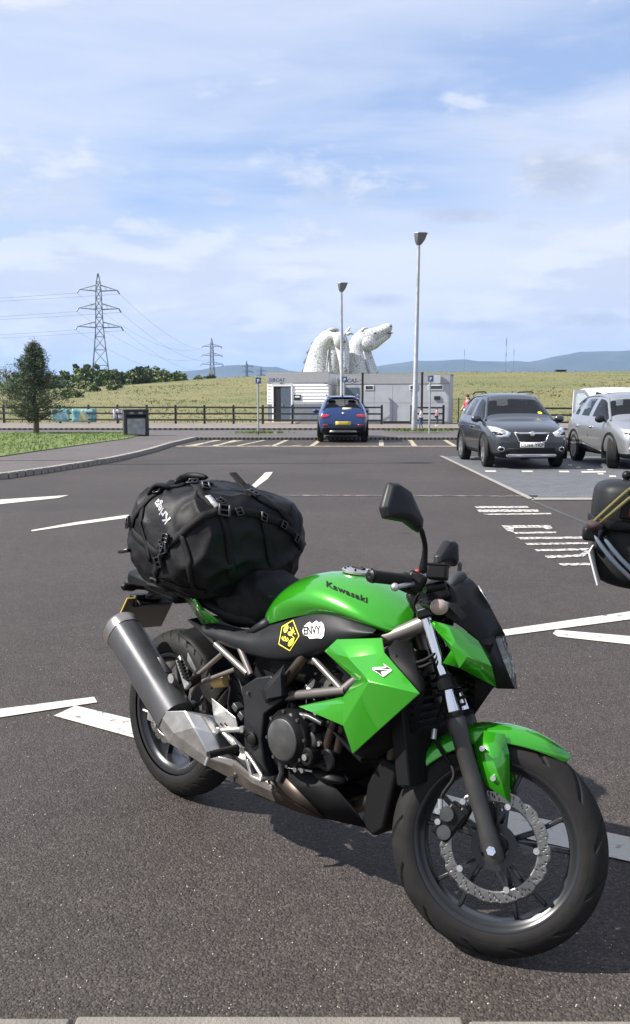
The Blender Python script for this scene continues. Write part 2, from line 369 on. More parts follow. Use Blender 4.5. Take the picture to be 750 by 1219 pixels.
def lawn_sheet():
    b = MB(); n = len(LAWN); b.add([(x, y, .125) for x, y in LAWN] + [(x, y, .0) for x, y in LAWN], [tuple(range(n))] + [(i, i + n, (i + 1) % n + n, (i + 1) % n) for i in range(n)])
    return obj('lawn', b, M_GRASS, kind='structure')
lawn_sheet()
def inside(x, y, P):
    c = False; j = len(P) - 1
    for i in range(len(P)):
        if (P[i][1] > y) != (P[j][1] > y) and x < (P[j][0] - P[i][0]) * (y - P[i][1]) / (P[j][1] - P[i][1]) + P[i][0]: c = not c
        j = i
    return c
def grass_tufts(name, pts, h0, h1, w, m, blades=3, lean=.35):
    V = []; F = []
    for x, y, z in pts:
        for _ in range(blades):
            a = rng.uniform(0, 6.283); h = rng.uniform(h0, h1); dx, dy = math.cos(a) * w, math.sin(a) * w; lx, ly = rng.normal(0, lean * h, 2); bx, by = rng.normal(0, w * 2.2, 2); k = len(V)
            V += [(x + bx - dx, y + by - dy, z - .02), (x + bx + dx, y + by + dy, z - .02), (x + bx + lx, y + by + ly, z + h)]; F.append((k, k + 1, k + 2))
    return np_obj(name, V, F, m, kind='stuff')
def leaf_mat(name, c, var=.35, sc=.6):
    m = mat(name, c, .65, 0, var, sc); m.node_tree.nodes["Principled BSDF"].inputs['Specular IOR Level'].default_value = .25; return m
pts = []
while len(pts) < 9000:
    x = rng.uniform(-24, -4.5); y = rng.uniform(17, 38)
    if inside(x, y, LAWN): pts.append((x, y, .125))
grass_tufts('lawn_grass', pts, .03, .09, .012, leaf_mat('lawn_blade', (.115, .165, .035), .4, 1.5))
tag_o = bpy.data.objects['lawn_grass']; tag(tag_o, 'short green grass covering the lawn beside the left pavement', 'grass')
pts = []
for _ in range(9000):
    y = 59.5 + 93 * rng.random() ** 1.3; x = rng.uniform(-.42, .42) * y; pts.append((x, y, terrain_h(x, y)))
g1 = grass_tufts('meadow_grass', pts, .03, .13, .05, leaf_mat('meadow_blade', (.125, .116, .037), .18, .10), 2)
tag(g1, 'tall yellow green meadow grass on the embankment behind the fence', 'grass')
pts = []
for _ in range(4500):
    y = 59.5 + 60 * rng.random(); x = rng.uniform(-.42, .42) * y
    if noise.noise((x * .09, y * .09, 9)) > .08: pts.append((x, y, terrain_h(x, y)))
g2 = grass_tufts('wild_herbs', pts, .05, .2, .06, leaf_mat('herb_blade', (.085, .104, .032), .25, .3), 3)
tag(g2, 'darker green weeds in clumps across the meadow slope', 'weeds')

# kerb of granite setts along the left pavement
def kerb_run(name, P, h=.10, w=.15, step=.21, z0=0):
    """setts with open joints, as one joined part of the kerb"""
    b = MB(); d = 0
    for i in range(len(P) - 1):
        a = Vector((*P[i], 0)); c = Vector((*P[i + 1], 0)); l = (c - a).length; t = (c - a).normalized(); nrm = Vector((-t.y, t.x, 0)); k = max(1, int(l / step))
        for j in range(k):
            p = a + t * (j + .5) * l / k + nrm * w / 2; ln = l / k
            b.box(p + Vector((0, 0, z0 + h / 2 - .02 + random.uniform(-.004, .004))), (ln * .86, w, h + .04), Matrix((t, nrm, Vector((0, 0, 1)))).transposed())
    return b
jb = MB(); K1 = offset_line(KL, .012); K2 = offset_line(KL, .15)
jb.loft([[Vector((*a, .0)), Vector((*a, .088)), Vector((*c, .088)), Vector((*c, .0))] for a, c in zip(K1, K2)])
kb = obj('kerb', jb, M_DARKSETT, kind='structure')
kw = kerb_run('kerb', KL, .115, .16, .24)
for q in range(len(kw.v) // 8):
    b = MB(); b.add(kw.v[q * 8:q * 8 + 8], [tuple(x - q * 8 for x in f) for f in kw.f[q * 6:q * 6 + 6]]); obj('stone', b, M_KERB, kb, bevel=.008)
# two straight rows of dark setts: at the head of the bays and beyond the road
def sett_row(y, x0, x1, step, label):
    k = MB(); k.box(((x0 + x1) / 2, y + .14, .04), (x1 - x0, .16, .11)); o = obj('kerb', k, M_KERB, kind='structure'); s = MB(); x = x0
    while x < x1: s.box((x, y + .052, .045), (step * .52, .03, .095)); x += step
    obj('dark_sett', s, M_DARKSETT, o, kind='stuff'); return o
sett_row(33.86, -4.6, 30, .16, ''); sett_row(45.0, -40, 30, .26, '')

# foreground kerb stones at the photographer's feet
for x0, x1 in ((-2.1, -.566), (-.556, .344), (.354, 1.25), (1.26, 2.2)):
    b = MB(); b.box(((x0 + x1) / 2, 1.857 + {-.566: -.006, .344: 0.0}.get(x1, -.016), .02), (x1 - x0, .15, .1))
    o = obj('kerb_stone', b, mat('kerb_stone_grey', (.165, .15, .132), .88, var=.22, vscale=7, bump=.5, bscale=150), bevel=.008, kind='structure')
sheet('pavement', [(-6, -1.2), (6, -1.2), (6, 1.782), (-6, 1.782)], .06, M_PATH, 'structure')

# loose grit lying on the tarmac near the camera
gp = []; gf_ = []
for _ in range(1500):
    y = 2.05 + 9 * rng.random() ** 1.6; x = rng.uniform(-.42, .42) * y; r = rng.uniform(.0012, .0034); k = len(gp); a = rng.uniform(0, 6.28)
    gp += [(x + r * math.cos(a + q * 2.09) * rng.uniform(.7, 1.3), y + r * math.sin(a + q * 2.09) * rng.uniform(.7, 1.3), .001) for q in range(3)] + [(x, y, .001 + r * 1.1)]
    gf_ += [(k, k + 1, k + 3), (k + 1, k + 2, k + 3), (k + 2, k, k + 3)]
tag(np_obj('loose_grit', gp, gf_, mat('grit', (.30, .27, .24), .8, var=.6, vscale=40), kind='stuff'), 'loose pale grit scattered over the tarmac in the foreground', 'grit')
# painted markings
def marking(poly, m=M_WHITE, z=.005, name='road_marking'): return sheet(name, [p[:2] for p in poly], z, m, 'structure')
marking([(-4.7483, 13.4408, 0), (-3.8864, 14.0886, 0), (-3.928, 13.6738, 0), (-4.5386, 12.8388, 0)])
marking([(-3.2752, 10.242, 0), (-2.9414, 10.9206, 0), (-2.4417, 11.6503, 0), (-2.3701, 11.3554, 0), (-2.8619, 10.697, 0), (-3.2343, 10.1424, 0)])
marking([(-1.1079, 15.7121, 0), (-1.0278, 18.5611, 0), (-0.876, 18.6701, 0), (-0.8977, 17.0652, 0), (-1.0189, 15.2578, 0)])
marking([(-1.672, 4.1492, 0), (-1.1179, 4.3877, 0), (-1.0811, 4.3053, 0), (-1.4909, 4.092, 0), (-1.62, 4.0144, 0)])
marking([(-1.1765, 4.2561, 0), (-0.8622, 4.0695, 0), (-0.273, 3.7302, 0), (0.2667, 3.4009, 0), (0.8002, 3.063, 0), (1.0825, 2.9198, 0), (1.9081, 2.4629, 0), (1.8218, 2.343, 0), (1.0255, 2.7563, 0), (0.7577, 2.8903, 0), (0.2374, 3.22, 0), (-0.2592, 3.5326, 0), (-0.8114, 3.8372, 0), (-1.243, 4.1147, 0)])
marking([(1.2241, 5.7209, 0), (2.2378, 6.2357, 0), (3.4245, 6.8334, 0), (3.2961, 6.5702, 0), (2.1567, 6.0028, 0), (1.2151, 5.574, 0)])
marking([(1.5754, 5.7209, 0), (2.0037, 5.5638, 0), (2.6816, 5.3104, 0), (2.5768, 5.0955, 0), (1.9351, 5.3669, 0), (1.5415, 5.5536, 0), (1.5284, 5.6256, 0)])
STR = [[(2.2543, 12.5824, 0), (3.0065, 12.6025, 0), (2.9786, 12.3844, 0), (2.2491, 12.3552, 0)], [(2.2084, 12.1925, 0), (3.0528, 12.2114, 0), (3.0113, 11.9516, 0), (2.204, 11.9153, 0)], [(2.2159, 11.7374, 0), (3.1252, 11.8257, 0), (3.1107, 11.685, 0), (2.2481, 11.6159, 0)],
       [(2.2301, 10.6244, 0), (2.8221, 10.6606, 0), (2.7726, 10.3573, 0), (2.6918, 10.3095, 0), (2.6777, 10.4472, 0), (2.3341, 10.4124, 0), (2.2507, 10.077, 0), (2.2048, 10.1754, 0)], [(2.2507, 10.077, 0), (2.7545, 10.1424, 0), (2.7198, 10.0125, 0), (2.2508, 9.9487, 0)],
       [(2.1959, 9.7015, 0), (3.0044, 9.7622, 0), (2.959, 9.6119, 0), (2.2172, 9.553, 0)], [(2.2029, 9.2967, 0), (2.8806, 9.3525, 0), (2.8472, 9.2416, 0), (2.1998, 9.1708, 0)], [(2.2032, 8.8982, 0), (2.7667, 8.9752, 0), (2.7618, 8.8476, 0), (2.2085, 8.7827, 0)],
       [(2.2116, 8.5319, 0), (2.5726, 8.6028, 0), (2.7512, 8.9238, 0), (2.7555, 8.7728, 0), (2.5704, 8.4853, 0), (2.2084, 8.3935, 0)], [(2.2374, 8.1167, 0), (2.8379, 8.181, 0), (2.7918, 8.0451, 0), (2.232, 8.0118, 0)]]
for q in STR: marking(q, M_WORN)
marking([(-0.4659, 14.1391, 0), (3.4965, 14.0136, 0), (3.4542, 13.8416, 0), (-0.4602, 13.964, 0)], M_FAINT)
marking([(3.2668, 13.4408, 0), (3.3314, 10.8451, 0), (3.2841, 10.7557, 0), (3.202, 13.3273, 0)], M_DARKSETT, .004)
# block-paved bays on the right
def block_paving():
    m, N, L, b = nodes_of('block_paving'); tc = N.new("ShaderNodeTexCoord"); br = N.new("ShaderNodeTexBrick"); L.new(tc.outputs['Object'], br.inputs['Vector'])
    br.inputs['Scale'].default_value = 5; br.inputs['Color1'].default_value = (.075, .08, .092, 1); br.inputs['Color2'].default_value = (.115, .12, .132, 1); br.inputs['Mortar'].default_value = (.035, .035, .037, 1)
    br.inputs['Mortar Size'].default_value = .03; br.inputs['Brick Width'].default_value = 1.0; br.inputs['Row Height'].default_value = .5
    L.new(br.outputs['Color'], b.inputs['Base Color']); b.inputs['Roughness'].default_value = .8
    bm = N.new("ShaderNodeBump"); bm.invert = True; bm.inputs['Strength'].default_value = .6; bm.inputs['Distance'].default_value = .01; L.new(br.outputs['Fac'], bm.inputs['Height']); L.new(bm.outputs[0], b.inputs['Normal']); return m
c0 = (3.3708, 23.8383, 0); c1 = (3.2945, 13.5563, 0)
sheet('block_paving', [c0[:2], c1[:2], (40, c1[1]), (40, c0[1])], .005, block_paving(), 'structure')
marking([(3.3285, 24.0176, 0), (3.4184, 24.0176, 0), (3.3287, 13.4868, 0), (3.227, 13.4868, 0)], M_KERB, .010)
marking([(3.317, 13.6501, 0), (40, (3.317, 13.6501, 0)[1]), (40, (3.2505, 13.3724, 0)[1]), (3.2505, 13.3724, 0)], M_KERB, .010)
for q in ([(3.5978, 18.9821, 0), (3.8293, 18.9821, 0), (3.7714, 18.6045, 0), (3.5444, 18.6045, 0)], [(4.3711, 18.9369, 0), (4.6021, 18.9369, 0), (4.5204, 18.5611, 0), (4.2939, 18.5611, 0)], [(5.1408, 18.8919, 0), (5.3536, 18.8919, 0), (5.2599, 18.4963, 0), (5.0516, 18.4963, 0)],
          [(5.5932, 18.8025, 0), (6.1192, 18.8471, 0), (6.0012, 18.4533, 0), (5.4738, 18.368, 0)], [(5.7663, 18.2835, 0), (5.8865, 18.2835, 0), (5.798, 17.9529, 0), (5.68, 17.9529, 0)], [(5.821, 17.7126, 0), (5.954, 17.7126, 0), (5.8415, 17.345, 0), (5.7112, 17.345, 0)], [(5.8138, 16.9558, 0), (6.0049, 16.9558, 0), (5.8719, 16.5316, 0), (5.6855, 16.5316, 0)],
          [(5.8678, 19.3047, 0), (5.9946, 19.3047, 0), (5.9165, 19.0275, 0), (5.7915, 19.0275, 0)], [(5.8285, 19.9835, 0), (5.9223, 19.9835, 0), (5.8425, 19.6869, 0), (5.7502, 19.6869, 0)], [(5.8447, 20.7113, 0), (5.9418, 20.7113, 0), (5.8738, 20.4454, 0), (5.778, 20.4454, 0)]):
    marking(q, M_WHITE, .011, 'paving_mark')
# hatched yellow bays at the far kerb
yb = (-2.0326, 28.9803, 0)[1]; yt = 33.6
marking([((-4.4716, 28.9803, 0)[0], yb), (12, yb), (12, yb + .32), ((-4.5204, 29.2985, 0)[0], yb + .32)], M_YEL)
for u in (225, 252, 322, 368, 452, 492, 540):
    x = (u - 375) / 1068 * yb
    marking([(x, yb + .36), (x + .16, yb + .36), (x + .46, yt), (x + .30, yt)], M_YEL)
for u0, u1 in ((200, 322), (322, 368)):
    xa = (u0 - 375) / 1068 * yb; xb = (u1 - 375) / 1068 * yb; n = int((xb - xa) / .75)
    for k in range(n):
        x = xa + (k + .35) * (xb - xa) / n; marking([(x + .2, yb + .40), (x + .34, yb + .40), (x + .98, yt - .1), (x + .84, yt - .1)] if x + .98 < xb + .1 else [(x + .2, yb + .4), (x + .34, yb + .4), (x + .6, yb + .9), (x + .46, yb + .9)], M_YEL, .006)

# far hills
def hills(name, D, depth, prof, m):
    u = np.array([p[0] for p in prof], float); v = np.array([p[1] for p in prof], float); us = np.linspace(u[0], u[-1], 190); V = []; F = []; rows = 12
    for j in range(rows):
        s = j / (rows - 1); y = D - depth * (1 - s)
        for i, uu in enumerate(us):
            h = (476 - np.interp(uu, u, v)) / 1068 * D; h *= 1 + .05 * noise.noise((uu * .05, 1, 2)) + .025 * noise.noise((uu * .16, 4, 2))
            x = (uu - 375) / 1068 * D; rg = 1 + .35 * noise.noise((x * .0025, y * .002, 3)) * (1 - s)
            V.append((x, y, max(-5, h * (s ** 1.25) * rg - 5 * (1 - s))))
    n = len(us)
    for j in range(rows - 1):
        for i in range(n - 1): F.append((j * n + i, j * n + i + 1, (j + 1) * n + i + 1, (j + 1) * n + i))
    k = len(V); V += [(V[(rows - 1) * n + i][0], D + depth * .6, -5) for i in range(n)]
    for i in range(n - 1): F.append(((rows - 1) * n + i, (rows - 1) * n + i + 1, k + i + 1, k + i))
    return np_obj(name, V, F, m, kind='structure', smooth=True)
M_HILL = ground_mat('hill_heath', [(.03, .042, .036), (.05, .062, .05), (.08, .085, .065)], .004)
hills('hills', 5200, 1500, [(-900, 446), (-500, 440), (-200, 449), (60, 447), (160, 449), (200, 444), (240, 440.5), (275, 435), (292, 433.5), (312, 437), (330, 438), (352, 443), (400, 444), (445, 437), (480, 431.5), (500, 430.5), (530, 429), (548, 428.5), (570, 430), (585, 431), (610, 430.5), (630, 431.5), (650, 427), (672, 421.5), (700, 419.5), (725, 419), (750, 418.5), (800, 421), (900, 432), (1100, 440), (1500, 436), (1900, 447)], M_HILL)
def haze():
    m = bpy.data.materials.new('haze_air'); m.use_nodes = True; nt = m.node_tree; nt.nodes.clear(); out = nt.nodes.new("ShaderNodeOutputMaterial"); v = nt.nodes.new("ShaderNodeVolumePrincipled")
    v.inputs['Color'].default_value = (.32, .56, 1, 1); v.inputs['Density'].default_value = .000085; v.inputs['Anisotropy'].default_value = .1; nt.links.new(v.outputs[0], out.inputs['Volume'])
    b = MB(); b.box((0, 6140, 207), (18400, 12520, 430)); o = obj('haze', b, m, kind='stuff'); return o
haze()

# ================================================================== BUILDINGS, POLES, FENCES, TREES, SCULPTURES
def pt(u, v, Y):       # picture position at a known distance, for things standing far off
    t = R(7.1254); dx = (u - 375) / 1067.941; dy = (609.5 - v) / 1067.941
    d = Vector((dx, math.cos(t) + dy * math.sin(t), -math.sin(t) + dy * math.cos(t))); k = Y / d.y
    return Vector((d.x * k, Y, 1.4952 + d.z * k))
# ---- timber rail fence
def fence(label, pts_, z0=.03, h=1.16, rails=(.24, .62, 1.0), gap=1.85, posts=True):
    a0 = Vector((*pts_[0], z0)); t = thing('rail_fence', label, 'fence', a0)
    for i in range(len(pts_) - 1):
        a = Vector((*pts_[i], 0)) - Vector((a0.x, a0.y, 0)); c = Vector((*pts_[i + 1], 0)) - Vector((a0.x, a0.y, 0)); l = (c - a).length; n = max(1, round(l / gap))
        for k in range(n + (1 if i == len(pts_) - 2 else 0)):
            p = a.lerp(c, k / n); b = MB(); b.box(p + Vector((0, 0, h / 2)), (.13, .11, h)); obj('post', b, M_BLACKWOOD, t, bevel=.012)
        for z in rails:
            for k in range(n):
                p = a.lerp(c, k / n); q = a.lerp(c, (k + 1) / n); b = MB(); b.bar(p + Vector((0, -.075, z + random.uniform(-.012, .012))), q + Vector((0, -.075, z + random.uniform(-.012, .012))), .04, .10); obj('rail', b, M_BLACKWOOD, t)
    return t
FY = 54.6
def fx(u, Y=FY): return (u - 375) / 1068 * Y
fence('long black three rail timber fence running left from behind the blue car', [(fx(-60, 58), 58.2), (fx(176, 56), 56), (fx(454), FY)])
fence('short black rail fence section beside the taller lamp post and the grey cabin', [(fx(489), FY), (fx(527), FY)])
fence('black rail fence between the dark grey car and the white van', [(fx(640, 50), 50), (fx(720, 50), 50)])
b = MB(); b.box(((fx(454) + fx(489)) / 2, FY, .14), (fx(487) - fx(456), .12, .16)); tag(obj('ground_beam', b, M_BLACKWOOD, bevel=.01), 'low black timber beam lying between two fence sections in front of the grey cabin', 'beam')
# green mesh panel fence by the cabin's right end
M_GREENM = mat('green_mesh', (.03, .07, .04), .6)
t = thing('mesh_fence', 'thin green wire mesh fence standing right of the grey cabin', 'fence', (fx(532, 57), 57, .03))
for k in range(4):
    b = MB(); b.box((k * .68, 0, .8), (.06, .06, 1.6)); obj('post', b, M_GREENM, t)
b = MB()
for k in range(28): b.box((k * .074, 0, .8), (.012, .012, 1.5))
for z in (.1, .55, 1.0, 1.5): b.box((1.0, .0125, z), (2.05, .012, .014))
obj('wire_mesh', b, M_GREENM, t)

# ---- site cabins
M_CLAD = mat('white_cladding', (.80, .80, .79), .55, var=.05, vscale=3); M_CABG = mat('cabin_grey', (.37, .39, .42), .6, var=.07, vscale=2, bump=.1, bscale=30)
M_SLATE = mat('cabin_slate', (.16, .18, .205), .6, var=.1); M_DOOR = mat('door_blue_grey', (.085, .115, .15), .4, var=.1); M_DARK = mat('dark_void', (.012, .013, .016), .5)
M_GLASS = mat('dark_glass', (.02, .025, .03), .06, spec=.8); M_NAVY = mat('sign_navy', (.02, .03, .13), .5); M_WPL = mat('white_plastic', (.75, .75, .74), .4)
M_FASC = mat('fascia_grey', (.30, .31, .32), .6, var=.06)
CA = R(-13)
def cabin_a():
    o = pt(318, 503, 56.9); t = thing('site_cabin', 'white board clad site cabin with a grey fascia and a half open blue grey door', 'cabin', (o.x, o.y, .03), CA)
    w, d, h = 3.98, 2.6, 3.12
    b = MB(); b.box((w / 2, d / 2 + .02, h / 2), (w, d, h - .02)); obj('wall', b, M_CLAD, t, bevel=.02)
    b = MB(); b.box((w / 2, d / 2 + .01, h + .03), (w + .1, d + .1, .08)); obj('roof', b, M_FASC, t)
    b = MB(); b.box((w / 2, -.01, 2.81), (w + .04, .07, .58)); f = obj('fascia', b, M_FASC, t, bevel=.01)
    flat_text('lettering', 'SIBCAS', M_NAVY, (.12, -.0485, 2.60), (1, 0, 0), (0, 0, 1), .30, f, bold=.005, shear=.25, space=1.12)
    z = .12; k = 0
    while z < 2.44:                                       # lapped boards
        hh = .20
        for x0, x1 in ((.02, .36), (1.66, w - .03)):
            if x0 > 1 and z < 1.18: continue
            b = MB(); b.add([(x0, .006, z + hh), (x1, .006, z + hh), (x1, -.028, z + .008), (x0, -.028, z + .008), (x0, .03, z + hh), (x1, .03, z + hh), (x1, .03, z + .008), (x0, .03, z + .008)], [(0, 1, 2, 3), (4, 7, 6, 5), (0, 4, 5, 1), (3, 2, 6, 7), (0, 3, 7, 4), (1, 5, 6, 2)]); obj('plank', b, M_CLAD, t)
        z += hh; k += 1
    b = MB(); b.box((2.80, -.012, .66), (w - 1.70, .05, 1.08)); obj('lower_panel', b, M_SLATE, t, bevel=.005)
    b = MB(); b.box((.19, -.03, .66), (.32, .04, 1.08)); obj('lower_panel', b, M_SLATE, t, bevel=.005)
    b = MB()
    for x in (.40, 1.62): b.box((x, -.03, 1.19), (.09, .09, 2.32))
    b.box((1.01, -.03, 2.36), (1.31, .09, .10)); obj('door_frame', b, M_WPL, t)
    b = MB(); b.box((.68, -.005, 1.2), (.46, .04, 2.2)); obj('doorway', b, M_DARK, t)
    b = MB(); b.box((1.245, -.02, 1.2), (.65, .05, 2.2)); dr = obj('door', b, M_DOOR, t, bevel=.006)
    b = MB(); b.box((1.02, -.07, 1.15), (.04, .05, .16)); obj('handle', b, M_STEEL, dr)
    b = MB(); b.box((1.98, -.035, 1.62), (.42, .05, .34)); nb = obj('notice_board', b, M_DARK, t)
    b = MB(); b.box((1.98, -.064, 1.66), (.30, .006, .10)); obj('notice', b, M_WPL, nb)
    b = MB(); b.box((.95, -.05, 2.50), (.14, .06, .06)); obj('door_lamp', b, M_DARK, t)
    b = MB(); b.box((1.0, -.55, .04), (2.2, 1.0, .10)); obj('step', b, mat('timber_step', (.42, .35, .27), .8, var=.15), t)
    return t
cabin_a()
def cabin_b():
    o = pt(402, 503, 56.6); t = thing('site_cabin', 'long pale grey site cabin with three small high windows behind the taller lamp post', 'cabin', (o.x, o.y, .03), CA)
    w, d, h = 6.95, 2.6, 2.98
    b = MB(); b.box((w / 2, d / 2 + .02, h / 2), (w, d, h - .02)); obj('wall', b, M_CABG, t, bevel=.02)
    b = MB(); b.box((w / 2, d / 2 + .01, h + .03), (w + .1, d + .1, .07)); obj('roof', b, M_FASC, t)
    b = MB(); b.box((w / 2, -.01, 2.70), (w + .04, .07, .52)); f = obj('fascia', b, M_FASC, t, bevel=.01)
    flat_text('lettering', 'SIBCAS', M_NAVY, (.10, -.0485, 2.55), (1, 0, 0), (0, 0, 1), .32, f, bold=.005, shear=.25, space=1.12)
    n = 6
    for k in range(n):                                   # wall sheets with cover strips
        x0 = .02 + k * (w - .04) / n; x1 = x0 + (w - .04) / n - .02
        for z0, z1 in ((.14, 1.26), (1.28, 2.42)):
            b = MB(); b.box(((x0 + x1) / 2, -.008, (z0 + z1) / 2), (x1 - x0, .03, z1 - z0)); obj('wall_panel', b, M_CABG, t, bevel=.004)
    b = MB(); b.box((.92, -.03, 1.18), (.86, .05, 2.1)); dr = obj('door', b, M_DOOR, t, bevel=.006)
    b = MB(); b.box((1.24, -.08, 1.1), (.04, .05, .16)); obj('handle', b, M_STEEL, dr)
    for x0, x1 in ((1.72, 2.28), (4.5, 5.0), (5.62, 6.55)):
        b = MB(); b.box(((x0 + x1) / 2, -.03, 2.22), (x1 - x0, .05, .30)); fr = obj('window', b, M_WPL, t)
        b = MB(); b.box(((x0 + x1) / 2, -.058, 2.22), (x1 - x0 - .10, .012, .20)); obj('pane', b, M_GLASS, fr)
    b = MB(); b.box((6.2, -.05, 1.58), (.36, .07, .22)); obj('alarm_box', b, M_DARK, t)
    b = MB(); b.box((w / 2, .3, .04), (w, .5, .12)); obj('plinth', b, M_DARKSETT, t)
    return t
cabin_b()
for u in (431, 501):
    p = pt(u, 503, 56.0 if u < 450 else 54.9); b = MB(); b.box((p.x, p.y - .35, 1.56), (.13, .13, 3.06)); b.box((p.x, p.y - .35, 3.12), (.17, .17, .05))
    tag(obj('pole', b, M_BLACKWOOD, bevel=.01), 'tall black square pole in front of the grey cabin, ' + ('nearer the blue car' if u < 450 else 'nearer the taller lamp post'), 'pole', 'black poles before the cabin')
# cable slung from the white cabin to the first black pole
pa = pt(386, 456, 56.0); pc = pt(431, 452, 55.6); b = MB(); b.tube([pa.lerp(pc, k / 8) - Vector((0, 0, .25 * math.sin(math.pi * k / 8))) for k in range(9)], .018, 6)
tag(obj('cable', b, M_DARK), 'black cable slung between the white cabin and a black pole', 'cable')

# ---- lamp posts
M_LAMP = mat('lamp_head_grey', (.16, .165, .17), .45, .3, var=.08)
def lamp_post(loc, H, label, lean=0):
    t = thing('lamp_post', label, 'lamp post', loc, 0, 'lamp posts in the car park'); t.rotation_euler = (0, lean, 0)
    b = MB(); b.lathe((0, 0, 0), (0, 0, 1), [(-.02, .0), (-.02, .135), (1.5, .132), (1.56, .112), (H - .1, .066), (H - .1, 0)], 14); obj('column', b, M_STEEL, t)
    b = MB(); b.box((0, -.132, .8), (.10, .02, .45)); obj('access_door', b, M_STEEL, t, bevel=.006)
    b = MB(); b.lathe((0, 0, 0), (0, 0, 1), [(-.02, .17), (.03, .17), (.05, .12), (.05, 0)], 12); obj('base_flange', b, M_STEEL, t)
    b = MB(); b.loft([[Vector((x * s + ox, y * s * .8, H + z)) for x, y in ((1, .5), (.5, 1), (-.5, 1), (-1, .5), (-1, -.5), (-.5, -1), (.5, -1), (1, -.5))] for s, ox, z in ((.085, 0, -.18), (.15, .01, -.10), (.225, .04, .05), (.285, .07, .29), (.30, .08, .325), (.29, .08, .345), (.20, .07, .36))]); hd = obj('lamp_head', b, M_LAMP, t, 25)
    b = MB(); b.loft([[Vector((.03 + .155 * math.cos(a), .13 * math.sin(a), H + z)) for a in [k * math.pi / 8 for k in range(16)]] for z in (.06, .085)]); obj('lens', b, M_WPL, hd)
    return t
lp = pt(493, 515, 41.3); lamp_post((lp.x, lp.y, .09), pt(500, 277, 41.3).z - .09 - .36, 'taller of the two grey lamp posts, standing before the grey cabin', R(.65))
lp = pt(407, 505, 54.5); lamp_post((lp.x, lp.y, .03), pt(404, 336.5, 54.5).z - .03 - .36, 'grey lamp post behind the blue car, between the two cabins', R(-.4))
lamp_post((-9.15, 20.6, .1), 10.4, 'grey lamp post on the left pavement out of frame')

# ---- sign posts
M_BLUE = mat('sign_blue', (.045, .10, .25), .45)
def sign_post(u, vb, vt, Y, label, white=False):
    p = pt(u, vb, Y); top = pt(u, vt, Y).z; t = thing('sign_post', label, 'sign', (p.x, p.y, .05), 0, 'parking sign posts'); h = top - .05
    b = MB(); b.cyl((0, 0, -.05), (0, 0, h), .042, n=10); obj('post', b, M_STEEL, t)
    b = MB(); b.box((.02, -.055, h - .14), (.23, .02, .26)); s = obj('sign_plate', b, M_BLUE, t, bevel=.003)
    flat_text('letter', 'P', M_WPL, (-.035, -.0675, h - .22), (1, 0, 0), (0, 0, 1), .20, s, bold=.01)
    if white:
        b = MB(); b.box((.32, -.055, h - .16), (.26, .02, .34)); obj('sign_plate', b, M_WPL, t, bevel=.003)
    return t
sign_post(307.5, 517, 449, 38.6, 'grey sign post with a small blue plate left of the white cabin')
sign_post(409.5, 517, 448, 41.0, 'grey sign post with a blue plate rising behind the blue car')
sign_post(511, 518, 447, 40.4, 'grey sign post with blue and white plates right of the taller lamp post', True)
for u in (307.5, 494, 512):                               # tufts round the pole feet
    p = pt(u, 516, 38.6 if u < 400 else 41.2); pts = [(p.x + rng.normal(0, .55), p.y + rng.normal(0, .15), .09) for _ in range(160)]
    tag(grass_tufts('grass_tuft', pts, .05, .16, .015, MATS['lawn_blade']), 'tuft of grass round the foot of ' + {307.5: 'the left sign post', 494: 'the taller lamp post', 512: 'the right sign post'}[u], 'grass')

# ---- twin litter bin, banner, notice
M_BIN = mat('bin_black', (.028, .03, .034), .5, var=.15); M_BINP = mat('bin_panel', (.26, .27, .28), .5, var=.35, vscale=5)
p = pt(162, 521, 35.2); t = thing('litter_bin', 'square black litter bin with a grey printed front panel on the left pavement', 'bin', (p.x, p.y, .10), R(18))
for x in (-.43, .43):
    b = MB(); b.box((x, 0, .48), (.10, .50, .96)); obj('side_panel', b, M_BIN, t, bevel=.015)
b = MB(); b.box((0, .0, 1.0), (.98, .54, .07)); obj('lid', b, M_BIN, t, bevel=.02)
b = MB(); b.box((0, -.02, .36), (.76, .44, .70)); body = obj('bin_body', b, M_BIN, t, bevel=.01)
b = MB(); b.box((-.01, -.246, .36), (.68, .012, .62)); obj('front_panel', b, M_BINP, t)
b = MB(); b.box((0, -.18, .89), (.76, .10, .16)); obj('hood', b, M_BIN, t, bevel=.01)
b = MB(); b.box((0, .16, .84), (.76, .12, .26)); obj('back_panel', b, M_BIN, t)
b = MB(); b.box((-.17, -.234, .89), (.16, .008, .07)); obj('label', b, M_BINP, t); b = MB(); b.box((.17, -.234, .89), (.16, .008, .07)); obj('label', b, M_BINP, t)
def banner(u0, u1, v0, v1, Y, label, cols):
    m, N, L, bs = nodes_of('banner_print'); tc = N.new("ShaderNodeTexCoord"); n = N.new("ShaderNodeTexNoise"); n.inputs['Scale'].default_value = 1.6; n.inputs['Distortion'].default_value = .8
    L.new(tc.outputs['Object'], n.inputs['Vector']); r = ramp(N, [(.36 + .1 * i, c) for i, c in enumerate(cols)]); L.new(n.outputs[0], r.inputs[0]); L.new(r.outputs[0], bs.inputs['Base Color']); bs.inputs['Roughness'].default_value = .5
    a = pt(u0, v1, Y); c = pt(u1, v0, Y); b = MB(); n_ = 10
    V = [(a.x + (c.x - a.x) * i / n_, Y - .05 + .035 * math.sin(i * 1.7 + j), max(.1, a.z) + (c.z - max(.1, a.z)) * j / 4) for j in range(5) for i in range(n_ + 1)]
    b.add(V, [(j * 11 + i, j * 11 + i + 1, j * 11 + i + 12, j * 11 + i + 11) for j in range(4) for i in range(n_)])
    return tag(obj('banner', b, m, solid=.006), label, 'banner', 'banners tied to the fence')
TE = [(.07, .24, .28), (.13, .35, .40), (.28, .44, .42), (.42, .42, .22)]
